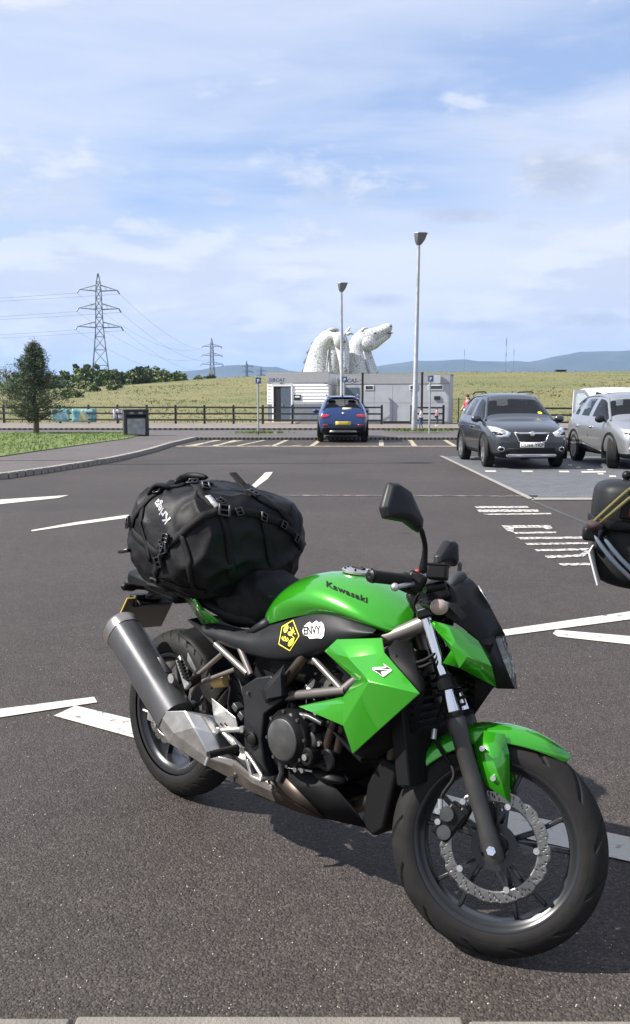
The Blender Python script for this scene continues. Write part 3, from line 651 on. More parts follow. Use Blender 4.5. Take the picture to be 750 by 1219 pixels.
banner(86, 115, 487, 503, 56.6, 'teal and yellow banner tied to the fence right of the conifer', TE)
banner(62, 83, 487, 502, 56.8, 'teal banner tied to the fence partly behind the conifer', TE[:3])
banner(135, 147.5, 487, 500, 56.3, 'small mottled grey notice sheet tied to the fence left of the bin', [(.12, .14, .22), (.35, .34, .42), (.55, .52, .55)])

# ---- pylons and lines
M_PYL = mat('pylon_steel', (.17, .19, .20), .6, .3)
def pylon(u, vtop, D, H, label, lw=.13, wires=False):
    p = pt(u, 476, D); s = H / 50.; t = thing('pylon', label, 'pylon', (p.x, D, 0), R(12), 'electricity pylons')
    def hw(z): return float(np.interp(z / s, [0, 22, 30, 46, 50], [4.6, 2.1, 1.45, .9, .15])) * s
    lv = [0, 8, 15, 21, 26, 30, 33.5, 37, 40.5, 44, 47, 50]; b = MB()
    for sx, sy in ((1, 1), (1, -1), (-1, 1), (-1, -1)): b.tube([(sx * hw(z * s), sy * hw(z * s), z * s) for z in lv], lw * 1.3, 5)
    obj('tower_leg', b, M_PYL, t)
    b = MB()
    for z0, z1 in zip(lv[:-1], lv[1:]):
        for q in range(4):
            c = [(1, 1), (1, -1), (-1, -1), (-1, 1)]; a_, c_ = c[q], c[(q + 1) % 4]
            P = lambda k, z: Vector((k[0] * hw(z * s), k[1] * hw(z * s), z * s))
            b.tube([P(a_, z0), P(c_, z1)], lw * .6, 4, False); b.tube([P(c_, z0), P(a_, z1)], lw * .6, 4, False); b.tube([P(a_, z1), P(c_, z1)], lw * .6, 4, False)
    obj('bracing', b, M_PYL, t)
    tips = []
    for z, w in ((29.5, 8.3), (36.5, 7.6), (43.5, 7.2)):
        b = MB()
        for sx in (1, -1):
            tip = Vector((sx * w * s, 0, (z + .4) * s))
            for sy in (1, -1): b.tube([(sx * hw(z * s), sy * hw(z * s), z * s), tip], lw, 4, False); b.tube([(sx * hw((z + 2.2) * s), sy * hw((z + 2.2) * s), (z + 2.2) * s), tip], lw * .8, 4, False)
            for f in (.35, .65): b.tube([(sx * (hw(z * s) + (w * s - hw(z * s)) * f), 0, z * s), (sx * (hw(z * s) + (w * s - hw(z * s)) * (f - .1)), 0, (z + 2.2 * (1 - f)) * s)], lw * .6, 4, False)
        ca = obj('cross_arm', b, M_PYL, t)
        for sx in (1, -1):
            b = MB(); e = Vector((sx * (w * s + .8), -.4, (z - 1.0) * s)); b.tube([(sx * w * s, 0, (z + .4) * s), e], lw * 2.1, 5); obj('insulator', b, M_PYL, ca)
            tips.append(t.matrix_basis @ e)
    b = MB(); b.ball((0, 0, 50 * s), lw * 2.4, 6, 4); obj('peak', b, M_PYL, t)
    bpy.context.view_layer.update(); return t, [Matrix.LocRotScale(t.location, t.rotation_euler, None) @ Vector(q) for q in [Vector((sx * (w * s + .8), -.4, (z - 1.0) * s)) for z, w in ((29.5, 8.3), (36.5, 7.6), (43.5, 7.2)) for sx in (1, -1)]]
py1, T1 = pylon(121, 326, 345, pt(121, 326, 345).z, 'nearest and largest steel lattice pylon, rising over the trees on the left')
py2, T2 = pylon(253, 403, 720, pt(253, 403, 720).z, 'middle sized lattice pylon standing over the meadow right of the large one', .2)
pylon(294, 430, 1150, 50, 'small distant pylon in front of the blue hills left of the white cabin', .28)
pylon(311, 436, 1500, 56, 'smallest and farthest pylon just left of the white cabin', .32)
def wire(a, c, sag, label, r):
    b = MB(); a = Vector(a); c = Vector(c); b.tube([a.lerp(c, k / 24) - Vector((0, 0, sag * 4 * (k / 24) * (1 - k / 24))) for k in range(25)], r, 4, False)
    return tag(obj('power_line', b, M_PYL), label, 'power line', 'power lines')
lev = ['lowest', 'middle', 'top']
for i, q in enumerate(T1):
    j = i // 2; side = 'right' if i % 2 == 0 else 'left'
    wire(q, q + Vector((-330, -12 + 6 * (i % 2), -2)), 5.5, f'overhead line leaving the large pylon to the left from its {lev[j]} arm, {side} end', .045)
    wire(q, T2[i], 9, f'overhead line from the large pylon to the middle sized pylon, {lev[j]} arm, {side} end', .045)
for u, vt, vb, w in ((553, 415, 432, .9), (603, 401, 432, 1.4), (612, 414, 430, .9)):
    D = 2600; p = pt(u, vt, D); t = thing('radio_mast', {553: 'short thin radio mast left of the other two on the skyline', 603: 'tallest thin radio mast on the skyline above the dark grey car', 612: 'short radio mast just right of the tallest one'}[u], 'mast', (p.x, D, 0), 0, 'radio masts')
    b = MB(); b.tube([(0, 0, 0), (0, 0, p.z)], [w, w * .35], 5); obj('mast', b, M_PYL, t)
    b = MB(); b.tube([(0, 0, p.z * .86), (0, 0, p.z * .97)], w * 1.1, 6); b.tube([(0, 0, p.z * .70), (0, 0, p.z * .74)], w * 1.3, 6); obj('antenna', b, M_PYL, t)
p = pt(667, 443, 152); b = MB(); b.box((p.x, 152, p.z - .1), (1.6, 1.2, .75)); b.box((p.x, 151.8, p.z + .32), (1.8, 1.4, .12)); tag(obj('field_hut', b, M_DARKSETT, bevel=.02), 'tiny dark flat roofed hut on the skyline of the meadow', 'hut')

# ---- pair of horse head sculptures clad in steel plates (plain stand-ins)
def plate_clad():
    m, N, L, b = nodes_of('steel_plates'); tc = N.new("ShaderNodeTexCoord"); vo = N.new("ShaderNodeTexVoronoi"); vo.feature = 'DISTANCE_TO_EDGE'; vo.inputs['Scale'].default_value = 1.25
    L.new(tc.outputs['Object'], vo.inputs['Vector']); n = N.new("ShaderNodeTexNoise"); n.inputs['Scale'].default_value = 1.3; n.inputs['Detail'].default_value = 3; L.new(tc.outputs['Object'], n.inputs['Vector'])
    mu = N.new("ShaderNodeMath"); mu.operation = 'MULTIPLY'; L.new(vo.outputs['Distance'], mu.inputs[0]); L.new(n.outputs[0], mu.inputs[1])
    r = ramp(N, [(.010, (.16, .165, .17)), (.034, (.60, .61, .625))]); L.new(mu.outputs[0], r.inputs[0]); L.new(r.outputs[0], b.inputs['Base Color']); b.inputs['Roughness'].default_value = .42; b.inputs['Metallic'].default_value = .15; return m
M_PLATES = plate_clad(); KD = 300.
def horse(label, rings, ears, ridge, extra):
    o = pt(rings[0][0], 476, KD); t = thing('horse_head_sculpture', label, 'sculpture', (o.x, KD, 0), 0, 'horse head sculptures')
    sc = KD / 1068
    def loc(u, v, dy=0): q = pt(u, v, KD); return Vector((q.x - o.x, dy, q.z))
    P = [loc(u, v, dy) for u, v, hw, dh, dy in rings]; out = []
    for i, (u, v, hw, dh, dy) in enumerate(rings):
        tg = (P[min(i + 1, len(P) - 1)] - P[max(i - 1, 0)]).normalized(); sd = tg.cross(Vector((0, 1, 0))).normalized(); dp = sd.cross(tg)
        out.append([P[i] + (sd * math.cos(a) * hw + dp * math.sin(a) * dh * (1 - .18 * math.cos(a) ** 2)) * sc for a in [k * math.pi / 9 for k in range(18)]])
    b = MB(); b.loft(out); obj('head', b, M_PLATES, t, sub=2)
    for e in ears:
        b = MB(); q = [loc(*k[:2], k[2]) for k in e]; b.tube(q, [2.1 * sc * f for f in (1.0, 1.15, .75, .12)][:len(q)], 8); obj('ear', b, M_PLATES, t, sub=1)
    if ridge:
        b = MB()
        for i in range(len(ridge) - 1):
            a = loc(*ridge[i]); c = loc(*ridge[i + 1]); up = (c - a).cross(Vector((0, 1, 0))).normalized() * -.6
            b.bar(a + up, c + up * 2.4, 1.6, 1.3, (0, 1, 0))
        obj('mane', b, mat('mane_steel', (.30, .31, .32), .5, .3), t)
    for nm, c, r, col in extra:
        b = MB(); b.ball(loc(*c), [k * sc for k in r], 10, 7); obj(nm, b, col, t)
    return t
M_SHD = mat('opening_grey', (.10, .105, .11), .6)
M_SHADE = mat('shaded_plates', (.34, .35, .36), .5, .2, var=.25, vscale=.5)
hr = horse('right hand horse head sculpture of white steel plates with its muzzle thrown up', [(432, 484, 29, 24, 0), (431.5, 462, 23, 20, 0), (430.5, 447, 18.5, 17, 0), (428, 434, 16, 14, 0), (425.5, 424, 14, 11, 0), (426, 415, 13.4, 9.5, 0), (430, 407.5, 13.6, 9.5, 0), (437.5, 404, 12.4, 9.6, 0), (446, 399.6, 9.4, 8, 0), (453.5, 395.2, 7.2, 6.4, 0), (459.5, 391.6, 6.6, 6, 0), (464, 390.4, 6.4, 5.6, 0), (467, 391.6, 3.6, 3.6, 0)],
      [[(430, 397, -4), (431, 393, -4), (434.5, 391.4, -4), (438, 391.6, -4)], [(427, 398, 3), (428, 394.5, 3), (431, 392.6, 3), (434, 392.6, 3)]], [(411.5, 446), (410, 436), (409.6, 425), (412, 414), (417, 405), (425, 397)],
      [('cheek', (438.5, 409.5, -1.9), (9.6, 5, 9.2), M_PLATES), ('nostril', (464.6, 388.6, -1.25), (1.7, 3, 1.2), M_SHD), ('eye', (446, 397.2, -1.95), (2.0, 2, 1.2), M_SHD), ('mouth', (463.5, 396.6, -.6), (4.6, 4.6, .9), M_SHD)])
def ring_tube(t, o, name, P, m, dy):
    sc = KD / 1068; b = MB(); b.tube([Vector((pt(u, v, KD).x - o, d, pt(u, v, KD).z)) for u, v, d, r in P], [r * sc for *_, r in P], 12); return obj(name, b, m, t, sub=1)
ring_tube(hr, hr.location.x, 'lower_jaw', [(440, 412, 0, 8), (448, 408, 0, 6.2), (455, 403.6, 0, 4.6), (460.5, 400, 0, 4.0), (464, 398.6, 0, 3.4), (466, 398.6, 0, 1.2)], M_PLATES, 0)
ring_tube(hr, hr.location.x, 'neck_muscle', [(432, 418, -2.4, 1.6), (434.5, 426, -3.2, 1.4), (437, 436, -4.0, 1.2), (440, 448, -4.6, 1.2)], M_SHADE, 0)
ring_tube(hr, hr.location.x, 'throat', [(437, 417, 0, 5.6), (439, 425, 0, 4.6), (443.5, 436, 0, 4.6), (448, 448, 0, 5)], M_PLATES, 0)
hl_ = horse('left hand horse head sculpture of white steel plates with its head bowed', [(383, 484, 35, 26, 0), (384, 462, 29, 22, 0), (384, 447, 25, 19, 0), (384.5, 432, 20.5, 15, -1), (386.5, 417, 17.5, 12, -2), (391, 405, 14, 9.5, -4), (398.5, 399, 9.6, 8.5, -6), (404.5, 404.5, 8.8, 8, -8), (407, 416, 8.6, 7.5, -9), (408, 428, 6.8, 6.5, -10), (408.6, 437, 5.4, 5.5, -11), (409, 444, 5.8, 5, -11), (409, 450, 3.4, 3, -11)],
      [[(410, 401, -8), (412, 397.6, -8), (414.2, 394, -8), (416.6, 390.6, -8)], [(411, 402, -11), (414, 399.4, -11), (417, 399.6, -11), (419.8, 401.8, -11)]], [(358, 446), (361, 433), (364.5, 421), (370, 410), (377, 401), (386, 393.2), (394, 390)],
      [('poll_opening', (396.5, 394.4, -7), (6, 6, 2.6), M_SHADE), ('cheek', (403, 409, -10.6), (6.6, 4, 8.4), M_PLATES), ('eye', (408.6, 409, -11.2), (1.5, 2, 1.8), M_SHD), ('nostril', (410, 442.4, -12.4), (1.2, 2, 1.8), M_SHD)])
ring_tube(hl_, hl_.location.x, 'neck_front', [(396, 404, -4, 6), (398.5, 416, -3.5, 10), (399, 430, -3, 12), (398, 448, -2, 14), (396, 470, 0, 18)], M_PLATES, 0)
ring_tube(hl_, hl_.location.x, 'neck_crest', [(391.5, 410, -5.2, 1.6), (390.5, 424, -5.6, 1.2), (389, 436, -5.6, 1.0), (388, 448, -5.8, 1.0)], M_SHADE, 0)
# ---- trees
M_BARK = mat('bark', (.10, .075, .055), .9, var=.3, vscale=6, bump=.5, bscale=30)
LM = [leaf_mat('leaf_deep', (.070, .100, .048)), leaf_mat('leaf_mid', (.105, .145, .058)), leaf_mat('leaf_olive', (.135, .155, .068)), leaf_mat('leaf_pale', (.16, .17, .10))]
def crown_mesh(name, blobs, n, size, m, parent, squash=1.):
    """leaf sized faces in clumps through the volume of each bough"""
    V = []; F = []; tot = sum(r ** 2 for *_, r in blobs)
    for cx, cy, cz, r in blobs:
        k = max(8, int(n * r ** 2 / tot)); d = rng.normal(0, 1, (k, 3)); d /= np.linalg.norm(d, axis=1)[:, None]; rad = r * (rng.random(k) ** .45) * (.75 + .5 * rng.random(k)); c = np.stack([cx + d[:, 0] * rad, cy + d[:, 1] * rad, cz + d[:, 2] * rad * squash], 1)
        for p in c:
            a = rng.normal(0, 1, 3); a /= np.linalg.norm(a); b_ = np.cross(a, rng.normal(0, 1, 3)); b_ /= np.linalg.norm(b_) + 1e-9; s = size * rng.uniform(.6, 1.5); q = len(V)
            V += [p - a * s, p + b_ * s * .55, p + a * s, p - b_ * s * .55]; F.append((q, q + 1, q + 2, q + 3))
    return np_obj(name, V, F, m, parent)
def broadleaf(loc, h, w, m, label, kind='deciduous_tree', n=1500, tall=False, cat='tree', group=None, leaf=.28):
    t = thing(kind, label, cat, loc, 0, group); blobs = []
    b = MB(); b.tube([(0, 0, -.2), (.05, 0, h * .3), (-.04, .05, h * .62), (0, 0, h * .9)], [h * .028, h * .022, h * .014, h * .004], 7)
    for k in range(6):
        a = rng.uniform(0, 6.28); z = h * rng.uniform(.25, .6); b.tube([(0, 0, z), (math.cos(a) * w * .2, math.sin(a) * w * .2, z + h * .12), (math.cos(a) * w * .38, math.sin(a) * w * .38, z + h * .2)], [h * .012, h * .008, h * .003], 5)
    obj('trunk', b, M_BARK, t)
    for k in range(16 if not tall else 12):
        f = rng.random(); z = h * (.18 + .74 * f); prof = math.sin(math.pi * (.18 + .78 * f)) ** .7; a = rng.uniform(0, 6.28); rr = w * .5 * prof * rng.uniform(.3, .85)
        blobs.append((math.cos(a) * rr, math.sin(a) * rr, z, w * rng.uniform(.13, .24) * (.6 + .5 * prof)))
    crown_mesh('crown', blobs, n, leaf, m, t); return t
far = [(-12, 432, 3, 6), (8, 431, 3, 4.4), (24, 446, 1, 5.5), (40, 448, 1, 6), (62, 447, 1, 5), (76, 441, 2, 3.2), (83, 446, 1, 3.4), (91, 432.5, 0, 2.5), (99, 439, 1, 4.2), (105, 433, 2, 2.8), (113, 431.5, 1, 3.0), (119, 433.5, 0, 2.6), (127, 442, 1, 4.4), (137, 441, 2, 4.2), (146, 444, 1, 4.4), (156, 442, 1, 5), (166, 440.5, 0, 5), (176, 438.8, 1, 5.4), (186, 437.8, 1, 5.4), (196, 440, 2, 5), (205, 445, 1, 4.6), (214, 449, 1, 3.6), (236, 449, 2, 3.0), (250, 446, 0, 3.4)]
shades = ['pale sparse', 'dark green', 'mid green', 'olive green']
ORD = ['first', 'second', 'third', 'fourth', 'fifth', 'sixth', 'seventh', 'eighth']
ZONES = [('behind the conifer', 0, 5), ('between conifer and large pylon', 5, 6), ('at the foot of the large pylon', 11, 3), ('in the clump right of the large pylon', 14, 8), ('by the middle pylon', 22, 2)]
for i, (u, vt, mi, w) in enumerate(far):
    D = 163 + 9 * (i % 4); base = pt(u, 462, D); z = terrain_h(base.x, D) - .2; top = pt(u, vt, D).z; h = max(1.5, top - z)
    zone, first, cnt = next(q for q in ZONES if q[1] <= i < q[1] + q[2])
    lab = {0: 'dark green', 1: 'mid green', 2: 'olive green', 3: 'pale sparse leaved'}[mi]; tl = h > 2.0 * w
    broadleaf((base.x, D, z), h, w, LM[mi], f'{lab} {"slender" if tl else "bushy"} tree, {ORD[i - first]} from the left {zone}', 'poplar_tree' if tl else 'deciduous_tree', 1500 if mi != 3 else 300, tl, group='far trees along the meadow edge', leaf=.34 if mi != 3 else .2)
SH = [(82, 478, 96, 2.2, 1.1, 1, 'mid green shrub on the slope above the teal banners'), (100, 470, 120, 2.6, 1.2, 2, 'olive shrub on the slope midway between conifer and litter bin'), (112, 472, 110, 2.0, 1.0, 1, 'mid green shrub on the slope left above the notice sheet'), (70, 468, 130, 3.2, 1.6, 0, 'largest dark green shrub, just right of the conifer on the slope'), (128, 466, 135, 2.6, 1.0, 2, 'olive shrub below the foot of the large pylon'),
      (138, 471, 112, 1.8, .8, 1, 'small mid green shrub on the slope above the notice sheet'), (20, 468, 128, 4, 1.7, 0, 'wide dark green shrub on the slope left of the conifer'), (2, 470, 120, 4, 1.6, 1, 'wide mid green shrub on the slope at the left edge'), (48, 466, 140, 3.4, 1.4, 1, 'mid green shrub on the slope straight behind the conifer')]
for u, v, Y, w, h, mi, lab in SH:
    p = pt(u, v, Y); z = terrain_h(p.x, Y); t = thing('shrub', lab, 'shrub', (p.x, Y, z), 0, 'shrubs on the slope')
    crown_mesh('foliage', [(rng.normal(0, w * .3), rng.normal(0, w * .2), h * rng.uniform(.25, .6), h * .42) for _ in range(7)], 380, .16, LM[mi], t)
    b = MB(); b.tube([(0, 0, -.1), (.03, 0, h * .5)], [.06, .03], 5); obj('stem', b, M_BARK, t)
hd = thing('hedge', 'continuous low green hedge running under the far trees on the left', 'hedge', (-45, 172, 3.2))
hb = []
for k in range(64):
    u_ = -40 + k * 4.1; q = pt(u_, 466, 172 + 3 * math.sin(k)); hb.append((q.x + 45, q.y - 172, terrain_h(q.x, 172) - 3.2 + .7 + rng.uniform(-.2, .7), rng.uniform(.9, 1.5)))
crown_mesh('foliage', hb, 9000, .26, LM[1], hd)['kind'] = 'stuff'
b = MB()
for bx_, by_, bz_, _r in hb[::3]: b.tube([(bx_, by_, bz_ - 1.2), (bx_, by_, bz_ + .3)], [.07, .03], 5)
obj('stem', b, M_BARK, hd, kind='stuff')
def conifer():
    p = pt(43, 515.5, 37.6); h = 3.72; t = thing('conifer_tree', 'bushy dark conifer on the lawn in front of the fence, nearest tree', 'tree', (p.x, p.y, .11))
    b = MB(); b.tube([(0, 0, -.1), (.03, 0, .7), (-.04, 0, 1.6), (.03, .02, 2.7), (0, 0, h - .15)], [.13, .11, .085, .05, .012], 9); tr = obj('trunk', b, M_BARK, t); bl = MB(); V = []; F = []
    def needles(q, d, s, n):
        for _ in range(n):
            a = (Vector(d) * .75 + Vector(rng.normal(0, .75, 3))).normalized(); c = Vector(q) + Vector(rng.normal(0, s * .42, 3)); w = a.cross(Vector(rng.normal(0, 1, 3))).normalized() * .014; l = s * rng.uniform(.45, .9); k = len(V)
            V.extend([tuple(c - w), tuple(c + w), tuple(c + a * l)]); F.append((k, k + 1, k + 2))
    for k in range(118):
        f = ((k + rng.random()) / 118) ** 1.1; z = .50 + f * (h - .72); a = rng.uniform(0, 6.28); L_ = (1.62 * (1 - f) ** 1.05 * (.45 + .65 * rng.random()) + .10) * (.75 if z < .7 else 1)
        d = Vector((math.cos(a), math.sin(a), rng.uniform(-.12, .35) + .55 * f)); q = [Vector((0, 0, z)) + Vector((d.x * L_ * s, d.y * L_ * s, d.z * L_ * s * .55 + .30 * L_ * s * s)) for s in (0, .35, .7, 1)]
        bl.tube(q, [.03 * (1.2 - f), .022 * (1.2 - f), .014, .005], 5, False)
        for s in (.3, .45, .58, .7, .82, .92, 1.0):
            i = min(2, int(s * 3)); c = q[i].lerp(q[i + 1], s * 3 - i); needles(c + Vector(rng.normal(0, .06, 3)), (d.x, d.y, .8), .21, 17)
    for dx, zz in ((0, h), (.12, h - .35), (.34, h - .2), (-.26, h - .42), (-.55, h - .75), (.05, h - .1)):
        bl.tube([(dx * .5, 0, zz - .7), (dx, 0, zz - .2), (dx * 1.05, .02, zz + .08)], [.03, .016, .004], 5, False)
        for s in range(6): needles((dx * (.6 + .07 * s), 0, zz - .6 + .11 * s), (dx, 0, 1.8), .12, 24)
    obj('branch', bl, M_BARK, t); np_obj('needles', V, F, leaf_mat('pine_needles', (.075, .10, .06), .4, 2.5), t, 'stuff'); return t
conifer()

# ================================================================== THE MOTORCYCLE (x forward, y to its left, z up; it leans on its side stand)
M_GREEN = mat('candy_green', (.034, .325, .010), .22, .48, coat=1.0); M_BLKP = mat('satin_black_plastic', (.005, .0053, .006), .42, var=.12, vscale=9); M_MATTE = mat('matte_black', (.004, .004, .0045), .62)
M_CHAR = mat('charcoal_plastic', (.014, .0148, .017), .42, var=.1, vscale=14, bump=.06, bscale=900); M_RUB = mat('rubber', (.0125, .0118, .0115), .66, var=.2, vscale=30, bump=.1, bscale=400)
M_ALU = mat('brushed_aluminium', (.52, .51, .49), .34, .9, var=.1, vscale=25); M_CHROME = mat('chrome', (.72, .73, .75), .10, 1.0); M_TUBE = mat('frame_grey', (.17, .155, .145), .38, .55, var=.08)
M_MUF = mat('muffler_black', (.095, .096, .10), .36, .55, var=.1, vscale=10, bump=.05, bscale=700); M_STAIN = mat('stainless', (.40, .36, .32), .30, .95, var=.16, vscale=9); M_ENG = mat('engine_black', (.009, .009, .0095), .38, .3, var=.25, vscale=30)
M_ENGG = mat('engine_grey', (.075, .075, .075), .42, .6, var=.25, vscale=22); M_DISC = mat('disc_steel', (.22, .21, .195), .34, .95, var=.1, vscale=40); M_RIM = mat('rim_black', (.017, .018, .020), .28, .2)
M_SLIDE = mat('fork_slider_grey', (.036, .035, .034), .42, .3, var=.12, vscale=12); M_LENS = mat('clear_lens', (.50, .53, .50), .08, trans=.85, spec=.6); M_AMB = mat('amber_smoke', (.42, .33, .27), .12, trans=.3); M_BRASS = mat('pipe_bronze', (.072, .056, .046), .42, .8, var=.2, vscale=12)
M_YST = mat('sticker_yellow', (.78, .68, .06), .45); M_WST = mat('sticker_white', (.80, .80, .78), .45); M_GRY = mat('badge_grey', (.33, .35, .38), .35, .3); M_SEAT = mat('seat_vinyl', (.0035, .0035, .004), .55, bump=.12, bscale=500)
M_PLATEY = mat('plate_yellow', (.62, .47, .05), .45); M_PLBACK = mat('plate_back', (.055, .046, .036), .45, .3, var=.2, vscale=6); M_RES = mat('reservoir_amber', (.42, .30, .12), .25)
bike = thing('motorcycle', 'bright green and black naked motorcycle leaning on its stand in the foreground', 'motorcycle')
BM = Matrix([[0.70411, 0.70628, 0.07348], [-0.71009, 0.70033, 0.07286], [0.0, -0.10348, 0.99463]]).to_4x4(); BM.translation = Vector((-0.523, 3.2926, 0.0004)); bike.matrix_world = BM
AXD = Vector((-math.sin(R(26)), 0, math.cos(R(26)))); APT = Vector((1.495, 0, 0))
STEER = Matrix.Translation(APT) @ Matrix.Rotation(0.5003, 4, AXD) @ Matrix.Translation(-APT)
def part(name, mb, m, par=None, steer=False, **k): return obj(name, mb, m, par or bike, xf=STEER if steer else None, **k)
def panel(name, V, F, m, par=None, steer=False, thick=.004, mir=False, ang=20, sub=0, **k):
    b = MB(); b.add(V, F); o = part(name, b, m, par, steer, solid=thick, ang=ang, sub=sub, **k)
    if mir: b = MB(); b.add([(x, -y, z) for x, y, z in V], [tuple(reversed(f)) for f in F]); part(name, b, m, par, steer, solid=thick, ang=ang, sub=sub, **k)
    return o
def bolt(par, p, d=(0, -1, 0), r=.007, m=None, steer=False, name='bolt'):
    b = MB(); d = Vector(d); p = Vector(p); b.cyl(p - d * .004, p + d * .005, r, n=10); b.cyl(p + d * .0049, p + d * .0055, r * .5, n=6); return part(name, b, m or M_ALU, par, steer)
# ---------------- wheels
def tyre_mesh(c, hw, rr, rc, N, nth=520, steer=False):
    rake_ = .55 if N < 20 else .9
    ts = np.radians(np.linspace(-109, 109, 91)); th = np.linspace(0, 2 * np.pi, nth, endpoint=False); T, S = np.meshgrid(th, ts, indexing='ij'); a = np.abs(np.degrees(S)); ph = (T * N / (2 * np.pi) + rake_ * (a / 60.) ** 1.2 + np.where(S > 0, .5, 0)) % 1
    dep = np.where((ph < .13) & (a > 14) & (a < 70), .0045, 0) ; r = rc + (rr - dep) * np.cos(S); y = (hw - dep) * np.sin(S) * (1 - .0 * S); r = r - np.where((a > 78) & (a < 83), .0012, 0)
    V = np.stack([c[0] + r * np.cos(T), c[1] + y, c[2] + r * np.sin(T)], -1).reshape(-1, 3); k = len(ts); i = np.arange(nth)[:, None] * k; i2 = ((np.arange(nth) + 1) % nth)[:, None] * k; j = np.arange(k - 1)[None]
    F = np.stack([i + j, i2 + j, i2 + j + 1, i + j + 1], -1).reshape(-1, 4)
    if steer: V = V @ np.array(STEER.to_3x3()).T + np.array(STEER.translation)
    return V, F
def wheel(front, c, hw, rr, rc, rimr, disc):
    y0 = c[1]; b = MB(); w = hw * .86; st = front
    b.lathe(c, (0, 1, 0), [(-w, rimr + .010), (-w * 1.04, rimr + .004), (-w, rimr - .006), (-w * .82, rimr - .011), (-w * .7, rimr - .024), (-w * .3, rimr - .028), (w * .3, rimr - .028), (w * .7, rimr - .022), (w, rimr - .006), (w, rimr + .010), (w * .6, rimr - .006), (-w * .6, rimr - .006)], 96, close=True)
    wh = part('front_wheel' if front else 'rear_wheel', b, M_RIM, steer=st, ang=50)
    for k in range(5):
        b = MB(); a0 = R(72 * k + 20)
        for s in (-1, 1):
            a1 = a0 + s * R(5); a2 = a0 + s * R(13); p = [Vector(c) + Vector((math.cos(a) * r, dy, math.sin(a) * r)) for a, r, dy in ((a1, .035, -.008), (a0 + s * R(9), .11, -.01), (a2, rimr - .02, -.006))]
            b.bar(p[0], p[1], .013, .030, (0, 1, 0)); b.bar(p[1], p[2], .012, .024, (0, 1, 0))
        part('spoke', b, M_RIM, wh, st, bevel=.003)
    b = MB(); b.lathe(c, (0, 1, 0), [(-.055, 0), (-.055, .024), (-.045, .034), (.045, .034), (.055, .024), (.055, 0)], 24); part('hub', b, M_RIM, wh, st)
    V, F = tyre_mesh(c, hw, rr, rc, 13 if front else 34, steer=st); np_obj('tyre', V, F, M_RUB, wh, smooth=True)
    ro, ri = disc; n = 300; rows = 7; dy = y0 - (.064 if front else .085); V = []; F = []
    for i in range(n):
        t = 2 * math.pi * i / n; lob = .0035 * math.sin(15 * t) + .0018 * math.cos(30 * t)
        for j in range(rows):
            r = ri + (ro - ri) * j / (rows - 1) + (lob if j == rows - 1 else 0); V.append((c[0] + r * math.cos(t), dy, c[2] + r * math.sin(t)))
    for i in range(n):
        i2 = (i + 1) % n
        for j in range(rows - 1):
            if (j, i % 15) in ((1, 2), (2, 7), (4, 12), (4, 4), (3, 9)) : continue
            F.append((i * rows + j, i2 * rows + j, i2 * rows + j + 1, i * rows + j + 1))
    b = MB(); b.add(V, F); part('brake_disc', b, M_DISC, wh, st, solid=.0045, ang=30)
    b = MB(); m_ = 40
    b.lathe((c[0], dy, c[2]), (0, 1, 0), [(-.003, .062), (-.003, .040), (.004, .040), (.004, .062)], 32, close=True)
    for k in range(5):
        a = R(72 * k + 8)
        for s in (-1, 1): b.bar((c[0] + .055 * math.cos(a + s * .25), dy, c[2] + .055 * math.sin(a + s * .25)), (c[0] + (ri + .002) * math.cos(a), dy, c[2] + (ri + .002) * math.sin(a)), .008, .005, (0, 1, 0))
    part('disc_carrier', b, M_RIM, wh, st)
    for k in range(5):
        a = R(72 * k + 8); bolt(wh, (c[0] + (ri - .002) * math.cos(a), dy - .004, c[2] + (ri - .002) * math.sin(a)), r=.0085, steer=st, name='disc_bolt')
    return wh
FC = Vector((1.405, 0, .293)); fw_ = wheel(True, FC, .056, .053, .240, .220, (.145, .113)); wheel(False, Vector((0, 0, .314)), .071, .063, .251, .219, (.11, .08))
# ---------------- fork
def fk(s, y, off=0): return FC + AXD * s + Vector((0, y, 0)) + Vector((AXD.z, 0, -AXD.x)) * off
for y in (-.105, .105):
    b = MB(); b.tube([fk(.335, y), fk(.675, y)], .0185, 20); part('fork_tube', b, M_CHROME, steer=True)
    b = MB(); b.lathe(fk(0, y), AXD, [(-.038, .0), (-.038, .020), (-.02, .0265), (.04, .0258), (.06, .0232), (.30, .0242), (.31, .0268), (.345, .0268), (.352, .023), (.352, .0)], 24); sl = part('fork_slider', b, M_SLIDE, steer=True)
    b = MB(); b.lathe(fk(.352, y), AXD, [(0, .028), (.010, .028), (.014, .0205)], 24); part('dust_seal', b, M_MATTE, sl, True)
    b = MB(); s = -1 if y < 0 else 1; b.cyl(fk(0, y) + Vector((0, s * .024, 0)), fk(0, y) + Vector((0, s * .034, 0)), .0125, n=6); b.cyl(fk(0, y) + Vector((0, s * .033, 0)), fk(0, y) + Vector((0, s * .042, 0)), .007, n=12); part('axle_nut', b, M_CHROME, sl, True)
    b = MB(); b.tube([fk(.66, y), fk(.685, y)], .0225, 16); part('fork_cap', b, M_ENGG, steer=True)
b = MB(); b.box(fk(.645, 0, .01), (.06, .27, .03), Matrix.Rotation(R(-26), 3, 'Y')); b.cyl(fk(.63, 0, -.03), fk(.69, 0, -.03), .022); part('upper_clamp', b, M_BLKP, steer=True, bevel=.006)
b = MB(); b.box(fk(.445, 0, .005), (.05, .19, .03), Matrix.Rotation(R(-26), 3, 'Y'))
for y in (-.105, .105): b.tube([fk(.425, y), fk(.468, y)], .027, 16)
part('lower_clamp', b, M_BLKP, steer=True, bevel=.004)
b = MB(); b.cyl(fk(.40, 0, -.035), fk(.68, 0, -.035), .032, n=16); part('steering_head', b, M_TUBE, steer=True)
